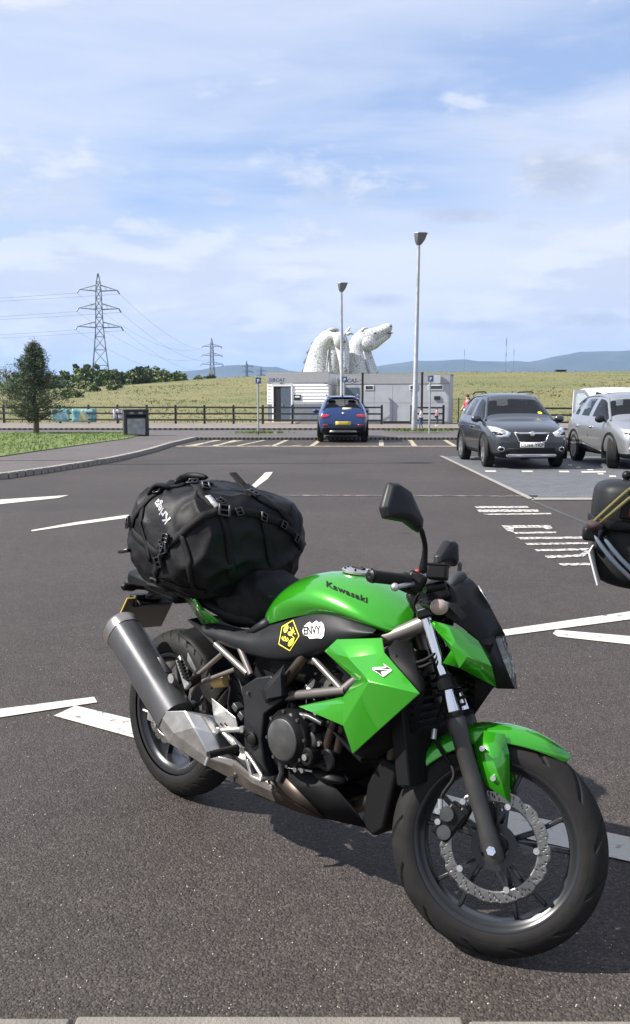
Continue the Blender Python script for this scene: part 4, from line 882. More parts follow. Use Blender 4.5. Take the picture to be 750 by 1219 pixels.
# ---------------- front mudguard
def arc(a, r, y): return FC + Vector((math.cos(R(a)) * r, y, math.sin(R(a)) * r))
rings = []
for a, w, dr, e in ((163, .022, .010, .004), (158, .044, .012, .012), (146, .056, .016, .026), (128, .061, .02, .034), (112, .063, .022, .036), (98, .062, .022, .034), (84, .058, .02, .03), (72, .048, .016, .02), (64, .030, .012, .01), (59, .010, .009, .003)):
    rings.append([arc(a, .295 + dr - e - .012, -w - .002), arc(a, .295 + dr - e * .3, -w), arc(a, .295 + dr + .004, -w * .55), arc(a, .295 + dr + .012, 0), arc(a, .295 + dr + .004, w * .55), arc(a, .295 + dr - e * .3, w), arc(a, .295 + dr - e - .012, w + .002)])
b = MB(); b.loft(rings, closed=False); fen = part('front_mudguard', b, M_GREEN, steer=True, solid=.004, sub=2)
V = [(1.3116, -0.086, 0.5458), (1.3316, -0.078, 0.5862), (1.3877, -0.07, 0.5887), (1.4073, -0.074, 0.5388), (1.433, -0.094, 0.4152), (1.4184, -0.097, 0.4253), (1.3608, -0.098, 0.4496), (1.3325, -0.097, 0.4968), (1.3676, -0.099, 0.5205)]
panel('mudguard_stay', V, [(0, 1, 8), (1, 2, 3, 8), (3, 4, 8), (4, 5, 6, 8), (6, 7, 8), (7, 0, 8)], M_GREEN, fen, True, .003, mir=True, ang=12)
for q in ((1.3371, -0.099, 0.5408), (1.3783, -0.103, 0.4708)): bolt(fen, q, r=.0075, steer=True)
# ---------------- caliper and hose
cp = (1.2833, -0.092, 0.3326); cq = (1.2946, -0.09, 0.3864)
b = MB(); b.box(Vector(cp), (.055, .055, .10), Matrix.Rotation(R(28), 3, 'Y')); b.box(Vector(cp) + Vector((.03, 0, .02)), (.03, .05, .06), Matrix.Rotation(R(20), 3, 'Y')); cal = part('brake_caliper', b, M_ENG, steer=True, bevel=.008)
b = MB()
for dz in (-.026, .022): b.cyl(Vector(cp) + Vector((-.008, -.020, dz)), Vector(cp) + Vector((-.008, -.036, dz)), .019, n=16)
part('piston_cover', b, M_ENGG, cal, True)
for q in ((1.3088, -0.1, 0.3932), (1.317, -0.1, 0.344), (1.2699, -0.118, 0.355), (1.2537, -0.118, 0.3289), (1.2489, -0.118, 0.3566)): bolt(cal, q, r=.008, steer=True)
b = MB(); b.cyl((1.2551, -0.12, 0.3628), (1.2508, -0.12, 0.3884), .007, n=8); part('hose_banjo', b, M_ALU, cal, True)
b = MB(); b.tube([(1.2515, -0.11, 0.3741), (1.2512, -0.11, 0.4031), (1.2728, -0.105, 0.4345), (1.2789, -0.1, 0.4624), (1.2503, -0.08, 0.4885), (1.2104, -0.07, 0.5182), (1.1917, -0.06, 0.5604), (1.2091, -0.05, 0.6178), (1.2015, -0.03, 0.6995), (1.1608, -0.02, 0.8134)], .0062, 8); part('brake_hose', b, M_MATTE, steer=True, sub=1)
b = MB(); b.cyl((1.1984, -0.072, 0.5343), (1.1951, -0.066, 0.5613), .0085, n=10); part('hose_clip', b, M_ALU, steer=True)
# ---------------- headlight nacelle
V = [(1.1193, -0.115, 0.8628), (1.1545, -0.122, 0.8553), (1.2335, -0.118, 0.8483), (1.2807, -0.108, 0.8235), (1.3139, -0.092, 0.7859), (1.3459, -0.072, 0.7088), (1.2457, -0.128, 0.7418), (1.1989, -0.132, 0.7455), (1.2163, -0.128, 0.785), (1.163, -0.12, 0.8321), (1.2178, -0.142, 0.7963), (1.3265, -0.098, 0.7626), (1.2629, -0.14, 0.7747)]
panel('headlight_side_panel', V, [(0, 1, 9), (1, 2, 10, 9), (2, 3, 10), (3, 4, 11), (3, 11, 10), (10, 11, 12), (11, 5, 12), (12, 5, 6), (10, 12, 6), (10, 6, 8), (6, 7, 8), (9, 10, 8)], M_GREEN, None, True, .004, mir=True, ang=9)
C_ = [(1.1862, 0, 1.0118), (1.2243, 0, 0.9917), (1.2534, 0, 0.9642), (1.2838, 0, 0.9273), (1.3114, 0, 0.8905), (1.3372, 0, 0.8562)]
I_ = [(1.1761, -0.055, 0.9899), (1.204, -0.065, 0.9639), (1.2365, -0.068, 0.9302), (1.2686, -0.068, 0.8949), (1.2968, -0.064, 0.8643), (1.32, -0.055, 0.8452)]
O_ = [(1.1721, -0.075, 0.96), (1.1584, -0.105, 0.9136), (1.1809, -0.115, 0.8759), (1.2343, -0.112, 0.8524), (1.2795, -0.102, 0.8259), (1.3157, -0.088, 0.7934)]
V = C_ + I_ + O_ + [(x, -y, z) for x, y, z in I_ + O_]; F = []
for i in range(5): F += [(i, i + 1, i + 7, i + 6), (i + 6, i + 7, i + 13, i + 12), (i + 1, i, i + 18, i + 19), (i + 19, i + 18, i + 24, i + 25)]
cowl = panel('headlight_cowl', V, F, M_BLKP, None, True, .005, ang=35)
# padded roll along the cowl's upper edge
b = MB(); b.tube([(1.174, -0.07, 0.9584), (1.1761, -0.05, 0.9855), (1.1921, 0, 1.0065), ((1.1761, -0.05, 0.9855)[0], .05, (1.1761, -0.05, 0.9855)[2]), ((1.174, -0.07, 0.9584)[0], .07, (1.174, -0.07, 0.9584)[2])], [.014, .020, .022, .020, .014], 10); part('cowl_roll', b, mat('fabric_black', (.022, .024, .028), .75, bump=.2, bscale=300), cowl, True, sub=1)
V = [(1.2802, -0.104, 0.8236), (1.3156, -0.06, 0.8465), (1.3549, -0.06, 0.776), (1.3913, -0.05, 0.7144), (1.3485, -0.072, 0.707), (1.3128, -0.092, 0.7857)]
panel('nacelle_cheek', V, [(0, 1, 2, 5), (5, 2, 3, 4)], M_BLKP, cowl, True, .004, mir=True)
L0 = [(1.3154, -0.058, 0.8466), (1.3543, -0.058, 0.7783), (1.39, -0.048, 0.7141)]; L1 = [(1.3363, 0, 0.8549), (1.3664, 0, 0.799), (1.3829, 0, 0.7615), (1.3938, 0, 0.7138)]
V = [L0[0], L0[1], L0[2]] + L1; V += [(x, -y, z) for x, y, z in L0]
panel('headlight_lens', V, [(0, 1, 4, 3), (1, 2, 6, 5, 4), (7, 3, 4, 8), (8, 4, 5, 6, 9)], M_LENS, None, True, .003, ang=30)
q = Vector((1.3417, 0, 0.7751)); b = MB(); b.lathe(q, (1, 0, .12), [(-.055, .02), (-.03, .045), (.0, .052), (.002, .050), (-.028, .040), (-.05, .01)], 20); part('headlight_reflector', b, M_CHROME, None, True)
V = [(1.3483, -0.07, 0.707), (1.3911, -0.048, 0.7143), (1.2674, -0.06, 0.7357), (1.2468, -0.12, 0.7422)]; panel('nacelle_floor', V, [(0, 1, 2, 3)], M_MATTE, cowl, True, .004, mir=True)
# round emblem on the cowl's brow: ring, skull-like spots
q0 = (Vector(C_[1]) + Vector(C_[2])) / 2; q1 = Vector(C_[3]); cc = (q0 + q1) / 2 + Vector((.004, 0, .004)); up = (q0 - q1).normalized(); nb = up.cross(Vector((0, 1, 0))) * -1
if nb.x < 0: nb = -nb
b = MB(); b.lathe(cc, nb, [(0, .036), (.002, .036), (.002, .030), (0, .030)], 28, close=True); b.lathe(cc, nb, [(.0, .026), (.0018, .026), (.0018, 0)], 20)
eb = part('emblem', b, M_GRY, cowl, True)
for yy, uu, rr_ in ((-.010, .004, .006), (.010, .004, .006), (0, -.009, .004)):
    b = MB(); p = cc + Vector((0, yy, 0)) + up * uu; b.lathe(p, nb, [(.0018, rr_), (.0026, rr_), (.0026, 0)], 12); part('emblem_spot', b, M_MATTE, eb, True)
# ---------------- handlebar, controls
BE = Vector((1.0196, -0.365, 0.9324)); BI = Vector((1.089, -0.245, 0.9464)); BC = Vector((1.088, -.10, .955))
def mirp(p): return Vector((p[0], -p[1], p[2]))
b = MB(); b.tube([BE, BI, BI.lerp(BC, .5) + Vector((.01, 0, 0)), BC, mirp(BC), mirp(BI.lerp(BC, .5)) + Vector((.01, 0, 0)), mirp(BI), mirp(BE)], .0115, 12); part('handlebar', b, M_BLKP, steer=True, sub=1)
for s in (1, -1):
    f = (lambda p: Vector(p)) if s == 1 else mirp
    d = (BI - BE).normalized(); b = MB(); pr = [(-.002, .0), (-.002, .0175), (.004, .0185)]
    for k in range(11): pr += [(.008 + k * .0105, .0172), (.0145 + k * .0105, .0162)]
    pr += [(.125, .0215), (.130, .0215), (.131, .012)]
    b.lathe(f(BE), (d.x, d.y * s, d.z), pr, 18); g_ = part('handgrip', b, M_RUB, steer=True, ang=60)
    b = MB(); b.lathe(f(BE), (-d.x, -d.y * s, -d.z), [(0, .016), (.008, .016), (.011, .010), (.011, .004), (.009, 0)], 16); part('bar_end', b, M_BLKP, g_, True)
    b = MB(); c = f(BI + d * .03); b.box(c, (.05, .045, .05), Matrix.Rotation(R(20), 3, 'Y')); sw = part('switch_housing', b, M_BLKP, steer=True, bevel=.01)
    if s == 1:
        b = MB(); b.ball(c + Vector((0, 0, .027)), (.009, .010, .006)); part('kill_switch', b, mat('switch_red', (.5, .03, .03), .4), sw, True)
    lv = [Vector((1.1125, -0.2, 0.9484)), Vector((1.0943, -0.27, 0.9329)), Vector((1.0782, -0.34, 0.9158))] if s == 1 else [mirp((1.1125, -0.2, 0.9484)), mirp((1.0943, -0.27, 0.9329)), mirp((1.0782, -0.34, 0.9158))]
    b = MB(); b.tube(lv, [.008, .007, .0055], 8); lev_ = part('brake_lever' if s == 1 else 'clutch_lever', b, M_ALU if s == 1 else M_BLKP, steer=True)
    b = MB(); b.ball(lv[2], .0115); part('lever_ball', b, M_ALU, lev_, True)
    b = MB(); b.tube([f((1.0536, -0.29, 0.9377)), f((1.0674, -0.25, 0.9284)), f((1.1031, -0.2, 0.921))], [.006, .011, .012], 8); part('lever_bracket', b, M_BLKP, steer=True)
b = MB(); b.box(Vector((1.1497, -0.17, 0.9885)), (.055, .05, .042), Matrix.Rotation(R(-6), 3, 'Y')); rs = part('brake_reservoir', b, M_BLKP, steer=True, bevel=.005)
b = MB(); b.box(Vector((1.1465, -0.17, 1.0075)), (.06, .055, .007), Matrix.Rotation(R(-6), 3, 'Y')); part('reservoir_lid', b, M_MATTE, rs, True, bevel=.002)
b = MB(); b.cyl((1.1247, -0.19, 0.935), (1.1685, -0.15, 0.956), .013, n=12); part('master_cylinder', b, M_BLKP, steer=True)
b = MB(); b.tube([(1.1163, -0.1, 0.9408), (1.1291, -0.09, 0.9124), (1.1186, -0.07, 0.8808), (1.1409, -0.05, 0.8447)], .007, 8); part('control_cable', b, M_MATTE, steer=True, sub=1)
b = MB(); b.tube([(1.1723, -0.1, 0.9549), (1.1837, -0.08, 0.9105), (1.158, -0.05, 0.8599)], .006, 8); part('control_cable', b, M_MATTE, steer=True, sub=1)
b = MB(); b.tube([(1.1085, -0.16, 0.9261), (1.0857, -0.12, 0.8999), (1.0935, -0.08, 0.8659), (1.0746, -0.05, 0.8256)], .005, 8); part('control_cable', b, M_MATTE, steer=True, sub=1)
b = MB(); b.box(Vector((1.1192, -0.02, 0.9248)), (.12, .18, .07), Matrix.Rotation(R(-35), 3, 'Y')); part('instrument_panel', b, M_BLKP, steer=True, bevel=.015)
b = MB(); b.box(Vector((1.0996, -0.06, 0.9078)), (.05, .05, .05)); b.cyl((1.0893, -0.08, 0.8895), (1.1006, -0.1, 0.9042), .012, n=10); part('ignition_barrel', b, M_ENGG, steer=True, bevel=.006)
# mirrors
MN = Vector((.80, -.58, .12)).normalized(); MC = Vector((1.0714, -0.37, 1.1162))
def mplane(u, v):
    p = {}; a = Vector(kray(u, v, -.2)); c = Vector(kray(u, v, -.6)); d = c - a; return a + d * ((MC - a).dot(MN) / d.dot(MN))
def kray(u, v, y):     # picture direction, in the fork's own frame
    t = R(7.1254); dx = (u - 375) / 1067.941; dy = (609.5 - v) / 1067.941; d = Vector((dx, math.cos(t) + dy * math.sin(t), -math.sin(t) + dy * math.cos(t))); o = Vector((0, 0, 1.4952))
    Wi = (BM @ STEER).inverted(); o2 = Wi @ o; d2 = Wi.to_3x3() @ d; return o2 + d2 * ((y - o2.y) / d2.y)
MIR = [mplane(*q) for q in ((456, 604), (464, 574), (473, 574), (487.4, 583.5), (497, 604.5), (504.2, 621.6), (502.6, 634), (495.8, 630), (484, 621), (459.4, 616.5))]
def mirror_head(side):
    c0 = sum(MIR, Vector()) / len(MIR); RL = Matrix.Rotation(R(-58), 3, 'Z'); c1 = mirp(c0) - Vector((0, .02, .018))
    f = (lambda p: Vector(p)) if side == 1 else (lambda p: c1 + RL @ (mirp(p) - mirp(c0)) * .86); n = MN if side == 1 else RL @ mirp(MN); ctr = c0 if side == 1 else c1; b = MB()
    b.loft([[ctr + (f(p) - ctr) * .94 - n * .022 for p in MIR], [ctr + (f(p) - ctr) * 1.0 - n * .016 for p in MIR], [ctr + (f(p) - ctr) * 1.0 - n * .004 for p in MIR], [ctr + (f(p) - ctr) * .88 + n * .010 for p in MIR], [ctr + (f(p) - ctr) * .5 + n * .018 for p in MIR]])
    return b, ctr, n, f
for side in (1, -1):
    b, ctr, n, f = mirror_head(side); dl = Vector()
    mh = part('mirror', b, M_CHAR, steer=True, ang=24, bevel=.006)
    b = MB(); b.add([ctr + (f(p) - ctr) * .88 - n * .0225 for p in MIR], [tuple(range(len(MIR)))]); part('mirror_glass', b, M_CHROME, mh, True)
    f = (lambda p: Vector(p)) if side == 1 else (lambda p: mirp(p))
    b = MB(); b.tube([f((1.1311, -0.27, 0.9663)), f((1.1287, -0.275, 0.9926)), f((1.1306, -0.285, 1.0189)), f((1.1302, -0.3, 1.044)), f((1.1232, -0.325, 1.0661)), f((1.1201, -0.35, 1.0795))], [.014, .012, .0075, .0075, .0075, .009], 10); part('mirror_stem', b, M_BLKP, mh, True, sub=1)
# front indicators
for s in (1, -1):
    f = (lambda p: Vector(p)) if s == 1 else mirp
    a = f((1.1126, -0.12, 0.8996)); c = f((1.1761, -0.2, 0.8927)); b = MB(); b.tube([a, a.lerp(c, .5), a.lerp(c, .8)], [.010, .012, .022], 12); ind = part('front_indicator', b, M_BLKP, steer=True)
    b = MB(); b.ball(a.lerp(c, .98), (.026, .020, .022), 14, 10); part('indicator_lens', b, M_AMB, ind, True)
# ---------------- tank
def half_ring(x, P): return [Vector((x, -y, z)) for y, z in reversed(P)] + [Vector((x, y, z)) for y, z in P[1:]]
TK = [(.497, [(0, .790), (.040, .787), (.065, .778), (.082, .765), (.088, .748)]), (.53, [(0, .842), (.048, .838), (.088, .815), (.104, .783), (.100, .750)]), (.60, [(0, .908), (.058, .902), (.122, .868), (.140, .820), (.122, .772)]),
      (.68, [(0, .945), (.068, .938), (.142, .902), (.160, .850), (.138, .802)]), (.78, [(0, .968), (.078, .962), (.152, .925), (.176, .872), (.146, .832)]), (.90, [(0, .962), (.080, .956), (.154, .914), (.180, .868), (.148, .846)]),
      (1.0, [(0, .932), (.072, .925), (.142, .888), (.166, .852), (.142, .836)]), (1.07, [(0, .895), (.056, .889), (.108, .862), (.132, .838), (.124, .824)]), (1.12, [(0, .862), (.036, .858), (.070, .842), (.090, .830), (.086, .822)])]
b = MB(); b.loft([half_ring(x, P) for x, P in TK], closed=False); n9 = 9
b.f.append(tuple(range(8, -1, -1))); b.f.append(tuple(range(n9 * 8, n9 * 9)))
tank = part('fuel_tank', b, M_GREEN, sub=3); TB = evaluated_bvh(tank)
V2, F2 = text_polys('Kawasaki', .0505, .0018, .0, 1.12)
def cam_ray(u, v, Mw):
    o = Vector((0, 0, 1.4952)); Wi = Mw.inverted(); o2 = Wi @ o; return o2, (Wi @ pt(u, v, 3.) - o2).normalized()
def sticker_px(name, P, F, m, tree, par, cut=1, off=.0015):
    """flat print laid on a panel; its outline was read off the picture and is cast onto that panel"""
    b = bmesh.new(); vs = [b.verts.new((x, y, 0)) for x, y in P]
    for f in F:
        try: b.faces.new([vs[i] for i in f])
        except ValueError: pass
    bmesh.ops.triangulate(b, faces=b.faces)
    for _ in range(cut): bmesh.ops.subdivide_edges(b, edges=b.edges[:], cuts=1, use_grid_fill=True); bmesh.ops.triangulate(b, faces=b.faces)
    for q in b.verts:
        o, d = cam_ray(q.co.x, q.co.y, BM); h = tree.ray_cast(o, d)
        if h[0] is None: h = tree.find_nearest(o + d * 2.9)
        n = h[1] if h[1].dot(d) < 0 else -h[1]; q.co = h[0] + n * off
    bmesh.ops.recalc_face_normals(b, faces=b.faces); me = bpy.data.meshes.new(name); b.to_mesh(me); b.free(); me.materials.append(m); smooth_mesh(me, 40); o = bpy.data.objects.new(name, me); return link(o, par)
ln = max(v[0] for v in V2); V2 = [(388.2 + x / ln * 49.5, 698 + x / ln * 20 - y / .0365 * 6.6) for x, y in V2]; V2 = [(x, y) for x, y in V2]
sticker_px('tank_lettering', V2, F2, M_MATTE, TB, tank, 1)
fc_ = Vector((.835, 0, .9665)); b = MB(); b.lathe(fc_, (.05, 0, 1), [(-.004, .052), (.003, .052), (.006, .048), (.006, .040), (.004, .038), (.008, .030), (.008, .0)], 36); cap = part('fuel_cap', b, M_ALU, tank)
b = MB(); b.box(fc_ + Vector((0, 0, .010)), (.05, .014, .006)); part('cap_flap', b, M_ENG, cap, bevel=.002)
for k in range(6): bolt(cap, fc_ + Vector((.044 * math.cos(k * 1.047), .044 * math.sin(k * 1.047), .006)), (0, 0, 1), .0035, M_ENG)
# ---------------- side covers under the tank, stickers
TOP = [(0.1755, -0.085, 0.6906), (0.2972, -0.1, 0.7162), (0.4559, -0.112, 0.7137), (0.5543, -0.098, 0.7531), (0.71, -0.134, 0.8129), (0.8205, -0.147, 0.843), (0.903, -0.149, 0.8495), (0.9923, -0.146, 0.8398), (1.0557, -0.136, 0.8309)]
BOT = [(0.2693, -0.11, 0.6553), (0.3505, -0.122, 0.6454), (0.4518, -0.132, 0.6462), (0.5776, -0.142, 0.6475), (0.6732, -0.15, 0.6627), (0.7411, -0.154, 0.6799), (0.8575, -0.158, 0.73), (0.9733, -0.155, 0.7826), (1.0654, -0.146, 0.8213)]
V = []; n = len(TOP)
for k, (f_, dy) in enumerate(((0, 0), (.22, -.016), (.5, -.026), (.8, -.014), (1, 0), (1.0, .035))):
    for a, c in zip(TOP, BOT): V.append((a[0] + (c[0] - a[0]) * f_, a[1] + (c[1] - a[1]) * f_ + dy, a[2] + (c[2] - a[2]) * f_ - (.004 if k == 5 else 0)))
F = [(k * n + i, k * n + i + 1, (k + 1) * n + i + 1, (k + 1) * n + i) for k in range(5) for i in range(n - 1)]
cov = panel('side_cover', V, F, M_CHAR, None, False, .004, mir=True, sub=2); CB = evaluated_bvh(cov)
def outline(pts, w):
    V = list(pts); c = (sum(p[0] for p in pts) / len(pts), sum(p[1] for p in pts) / len(pts)); n = len(pts); V += [(c[0] + (x - c[0]) * (1 - w), c[1] + (y - c[1]) * (1 - w)) for x, y in pts]; return V, [(i, (i + 1) % n, (i + 1) % n + n, i + n) for i in range(n)]
def ellipse(cx, cy, a, b_, rot, n=14):
    return [(cx + a * math.cos(t) * math.cos(rot) - b_ * math.sin(t) * math.sin(rot), cy + a * math.cos(t) * math.sin(rot) + b_ * math.sin(t) * math.cos(rot)) for t in [2 * math.pi * k / n for k in range(n)]]
def px2(p): return p
hexa = px2([(332, 767), (336, 746), (349.5, 738.2), (357, 757), (345.5, 775)]); V2, F2 = outline(hexa, .075); dst = sticker_px('sticker', V2, F2, M_YST, CB, cov, 2, .002)
for nm, cx, cy, a, b_, rot in (('wing', 341, 748.5, 5.2, 2.6, -75), ('wing', 347, 764.5, 5.6, 2.7, -58), ('bee_body', 340, 760.5, 4.4, 2.9, 22), ('bee_thorax', 346, 754.6, 2.9, 2.4, 30), ('bee_head', 349.4, 751.6, 1.9, 1.6, 30)):
    E_ = px2(ellipse(cx, cy, a, b_, R(rot))); sticker_px(nm, E_, [tuple(range(len(E_)))], M_YST, CB, dst, 1, .002)
for x0, y0, x1, y1, w in ((338, 757.6, 340.4, 763.2, 1.0), (341, 756.6, 343, 762, 1.0), (346, 747, 348, 751.5, .8), (349.5, 747, 350, 751, .8), (350.5, 754, 353, 755.2, .8), (348.5, 757, 351.6, 760, .8)):
    d = Vector((x1 - x0, y1 - y0)); nn = Vector((-d.y, d.x)).normalized() * w / 2; q = px2([(x0 + nn.x, y0 + nn.y), (x1 + nn.x, y1 + nn.y), (x1 - nn.x, y1 - nn.y), (x0 - nn.x, y0 - nn.y)]); sticker_px('bee_stripe', q, [(0, 1, 2, 3)], M_MATTE if x0 < 344 else M_YST, CB, dst, 1, .0028)
blob = px2([(360.6, 751.5), (362.5, 746), (366, 742.5), (369.5, 740.5), (372, 743), (374.5, 741), (377, 739.2), (380, 741.5), (383, 740.5), (386, 744), (386.8, 750), (386, 757), (383.5, 760), (379, 759.5), (381, 756), (374, 757.5), (370.5, 758.5), (369, 760.5), (367.5, 757.5), (362, 756)])
est = sticker_px('sticker', blob, [tuple(range(len(blob)))], M_WST, CB, cov, 2, .0022)
V2, F2 = text_polys('ENVY', 10.5, .22, 0, .92); V2 = px2([(361.8 + x * .82, 755.6 - y * 1.25 - .06 * x) for x, y in V2]); sticker_px('sticker_lettering', V2, F2, M_MATTE, CB, est, 1, .003)
# ---------------- radiator shrouds with emblem
V = [(0.8887, -0.182, 0.741), (0.9267, -0.172, 0.7827), (1.0875, -0.16, 0.8158), (1.1217, -0.185, 0.7831), (1.2699, -0.205, 0.7056), (1.0742, -0.232, 0.4919), (1.0343, -0.235, 0.5618), (0.8051, -0.192, 0.5551), (1.0051, -0.212, 0.6348), (1.034, -0.196, 0.6868), (1.1258, -0.248, 0.71), (0.9982, -0.192, 0.7443), (1.0245, -0.226, 0.6219), (1.1086, -0.24, 0.718)]
F = [(0, 1, 11), (1, 2, 3, 11), (11, 3, 13), (0, 11, 13, 9), (13, 3, 4, 10), (10, 4, 5, 6), (9, 13, 10, 8), (8, 10, 6, 12), (7, 8, 12), (7, 12, 6)]
shr = panel('radiator_shroud', V, F, M_GREEN, None, False, .005, mir=True, ang=8, bevel=.002); SB = evaluated_bvh(shr)
def p2(p): return p
for nm, q, m_, o_ in (('emblem', [(444, 794.7), (459.2, 794.4), (456.2, 790.8), (457.4, 790.9), (466.8, 797.6), (466, 799.4), (454.6, 800.6), (457.8, 805.4), (456.4, 806), (443.4, 797.3)], M_WST, .002), ('emblem_stroke', [(445, 795.4), (460.6, 795.4), (457, 791.6), (466, 797.5)], M_MATTE, .003), ('emblem_stroke', [(444.6, 797.5), (465, 798.7), (453.2, 800.1), (457, 805.6)], M_MATTE, .003)):
    q = p2(q); sticker_px(nm, q, [tuple(range(len(q)))], m_, SB, shr, 1, o_)
# ---------------- radiator and inner guards
b = MB(); b.box((1.165, 0, .60), (.05, .33, .36), Matrix.Rotation(R(-14), 3, 'Y')); rad = part('radiator', b, M_MATTE, bevel=.006)
for k in range(13):
    b = MB(); b.box((1.193 + .001 * k - .0 , 0, .46 + k * .0225), (.006, .28, .008), Matrix.Rotation(R(-14), 3, 'Y')); part('fin', b, M_ENG, rad)
V = [(1.1092, -0.17, 0.7792), (1.2586, -0.19, 0.6999), (1.0492, -0.2, 0.4803), (1.0834, -0.15, 0.4615), (1.2169, -0.13, 0.5836), (1.22, -0.12, 0.7076), (1.1461, -0.1, 0.8086), (1.1092, -0.13, 0.8114)]
panel('inner_guard', V, [(0, 1, 5, 6, 7), (1, 2, 3, 4, 5)], M_MATTE, None, False, .004, mir=True)
b = MB(); b.tube([(1.0378, -0.1, 0.7952), (1.1089, -0.095, 0.8326), (1.16, -0.06, 0.8657)], [.022, .021, .024], 14); part('frame_tube', b, M_TUBE)
b = MB(); b.tube([(1.1726, -0.13, 0.7573), (1.2185, -0.13, 0.7716), (1.2507, -0.12, 0.8051)], .006, 8); part('hose', b, M_MATTE, sub=1)
b = MB(); b.tube([(1.1681, -0.13, 0.7421), (1.2229, -0.13, 0.7562), (1.2477, -0.11, 0.7873)], .006, 8); part('hose', b, M_MATTE, sub=1)
b = MB(); b.tube([(1.1787, -0.12, 0.7054), (1.2122, -0.12, 0.727), (1.2164, -0.1, 0.7633)], .008, 8); part('hose', b, M_MATTE, sub=1)
# ---------------- frame
def ft(a, c, r, m=M_TUBE, name='frame_tube', mir=True):
    b = MB(); b.tube([a, c], r, 12)
    part(name, b, m)
    if mir: b2 = MB(); b2.tube([mirp(a), mirp(c)], r, 8); part(name, b2, m)
ft((0.3128, -0.125, 0.6442), (0.5066, -0.14, 0.5849), .0115); ft((0.4483, -0.13, 0.6567), (0.5235, -0.14, 0.5857), .011); ft((0.3584, -0.13, 0.6215), (0.2266, -0.125, 0.5191), .0085); ft((0.4416, -0.14, 0.585), (0.2546, -0.13, 0.4989), .0085)
ft((0.7039, -0.15, 0.5567), (0.9569, -0.15, 0.6353), .0145); ft((0.8071, -0.14, 0.6947), (0.9437, -0.15, 0.631), .0105); ft((0.7696, -0.14, 0.7001), (0.6818, -0.15, 0.5811), .018, M_BRASS); ft((0.698, -0.12, 0.6782), (0.8128, -0.13, 0.6844), .010); ft((0.9437, -0.15, 0.631), (1.1479, -0.07, 0.8547), .014)
b = MB(); b.tube([(0.2546, -0.13, 0.4989), (0.2292, -0.135, 0.4817), (0.2149, -0.14, 0.4489)], .0085, 10); part('frame_tube', b, M_TUBE)
# pivot plate
V = [(0.5097, -0.168, 0.544), (0.5785, -0.17, 0.5902), (0.6542, -0.175, 0.6156), (0.7327, -0.178, 0.5672), (0.6975, -0.178, 0.5349), (0.637, -0.176, 0.4873), (0.6315, -0.174, 0.404), (0.6465, -0.17, 0.3338), (0.6682, -0.16, 0.2893), (0.5964, -0.16, 0.2759), (0.553, -0.165, 0.3058), (0.5382, -0.168, 0.3972), (0.5286, -0.168, 0.4869)]
b = MB(); b.plate([(x, -y, z) for x, y, z in V], (0, -.05, 0)); part('pivot_plate', b, M_CHAR, bevel=.005)
b = MB(); b.plate(V, (0, .05, 0)); pv = part('pivot_plate', b, M_CHAR, bevel=.005)
V = [(0.6214, -0.18, 0.5629), (0.7147, -0.176, 0.6634), (0.7344, -0.176, 0.5673), (0.6515, -0.182, 0.5269), (0.724, -0.198, 0.6362), (0.7345, -0.198, 0.5729), (0.6705, -0.194, 0.5492), (0.6641, -0.194, 0.5718)]
panel('frame_cover', V, [(0, 1, 4, 7), (1, 2, 5, 4), (2, 3, 6, 5), (3, 0, 7, 6), (7, 4, 5, 6)], M_CHAR, pv, False, .004, mir=True, ang=10)
q = Vector((0.5899, -0.176, 0.393)); b = MB(); b.lathe(q, (0, -1, 0), [(0, .024), (.006, .024), (.009, .020), (.006, .018), (.009, .012), (.009, 0)], 24); part('pivot_cap', b, M_MATTE, pv)
for u_ in ((0.5514, -0.172, 0.5346), (0.574, -0.17, 0.3211), (0.6262, -0.166, 0.2915)): bolt(pv, u_, r=.006, m=M_ENGG)
# ---------------- engine
b = MB(); b.loft([[Vector((x, y * s, z)) for x, z in ((.60, .30), (.72, .24), (.92, .255), (1.0, .32), (1.02, .44), (.90, .52), (.70, .54), (.60, .44))] for y, s in ((-.185, .0), (-.165, 1), (.165, 1))] if False else [[Vector((.79 + (x - .79) * s, y, .39 + (z - .39) * s)) for x, z in ((.60, .33), (.70, .28), (.86, .285), (.93, .34), (.94, .43), (.88, .50), (.72, .54), (.60, .45))] for y, s in ((-.140, .80), (-.118, .94), (.118, .94), (.140, .80))]); eng = part('engine', b, M_ENG, bevel=.01)
b = MB(); b.box((.985, 0, .575), (.19, .27, .24), Matrix.Rotation(R(24), 3, 'Y')); cyl_ = part('cylinder_block', b, M_ENG, eng, bevel=.008)
for k in range(6):
    b = MB(); b.box((.935 + k * .0145, 0, .49 + k * .033), (.21, .295, .008), Matrix.Rotation(R(24), 3, 'Y')); part('cooling_fin', b, M_ENG, cyl_)
ccn = Vector((0.7632, -0.205, 0.4448)); b = MB(); b.lathe(ccn, (0, -1, 0), [(-.06, .090), (-.02, .090), (-.012, .086), (-.012, .078), (.0, .072), (.006, .066), (.006, .048), (.002, .044), (.002, .0)], 44); cc_ = part('clutch_cover', b, M_ENG, eng)
b = MB(); b.lathe(ccn, (0, -1, 0), [(.0055, .064), (.009, .058), (.0095, .02), (.0095, 0)], 36); part('clutch_plate', b, M_ENGG, cc_)
for k in range(8): bolt(cc_, ccn + Vector((.083 * math.cos(k * .785 + .2), .011, .083 * math.sin(k * .785 + .2))), r=.0055, m=M_ENGG)
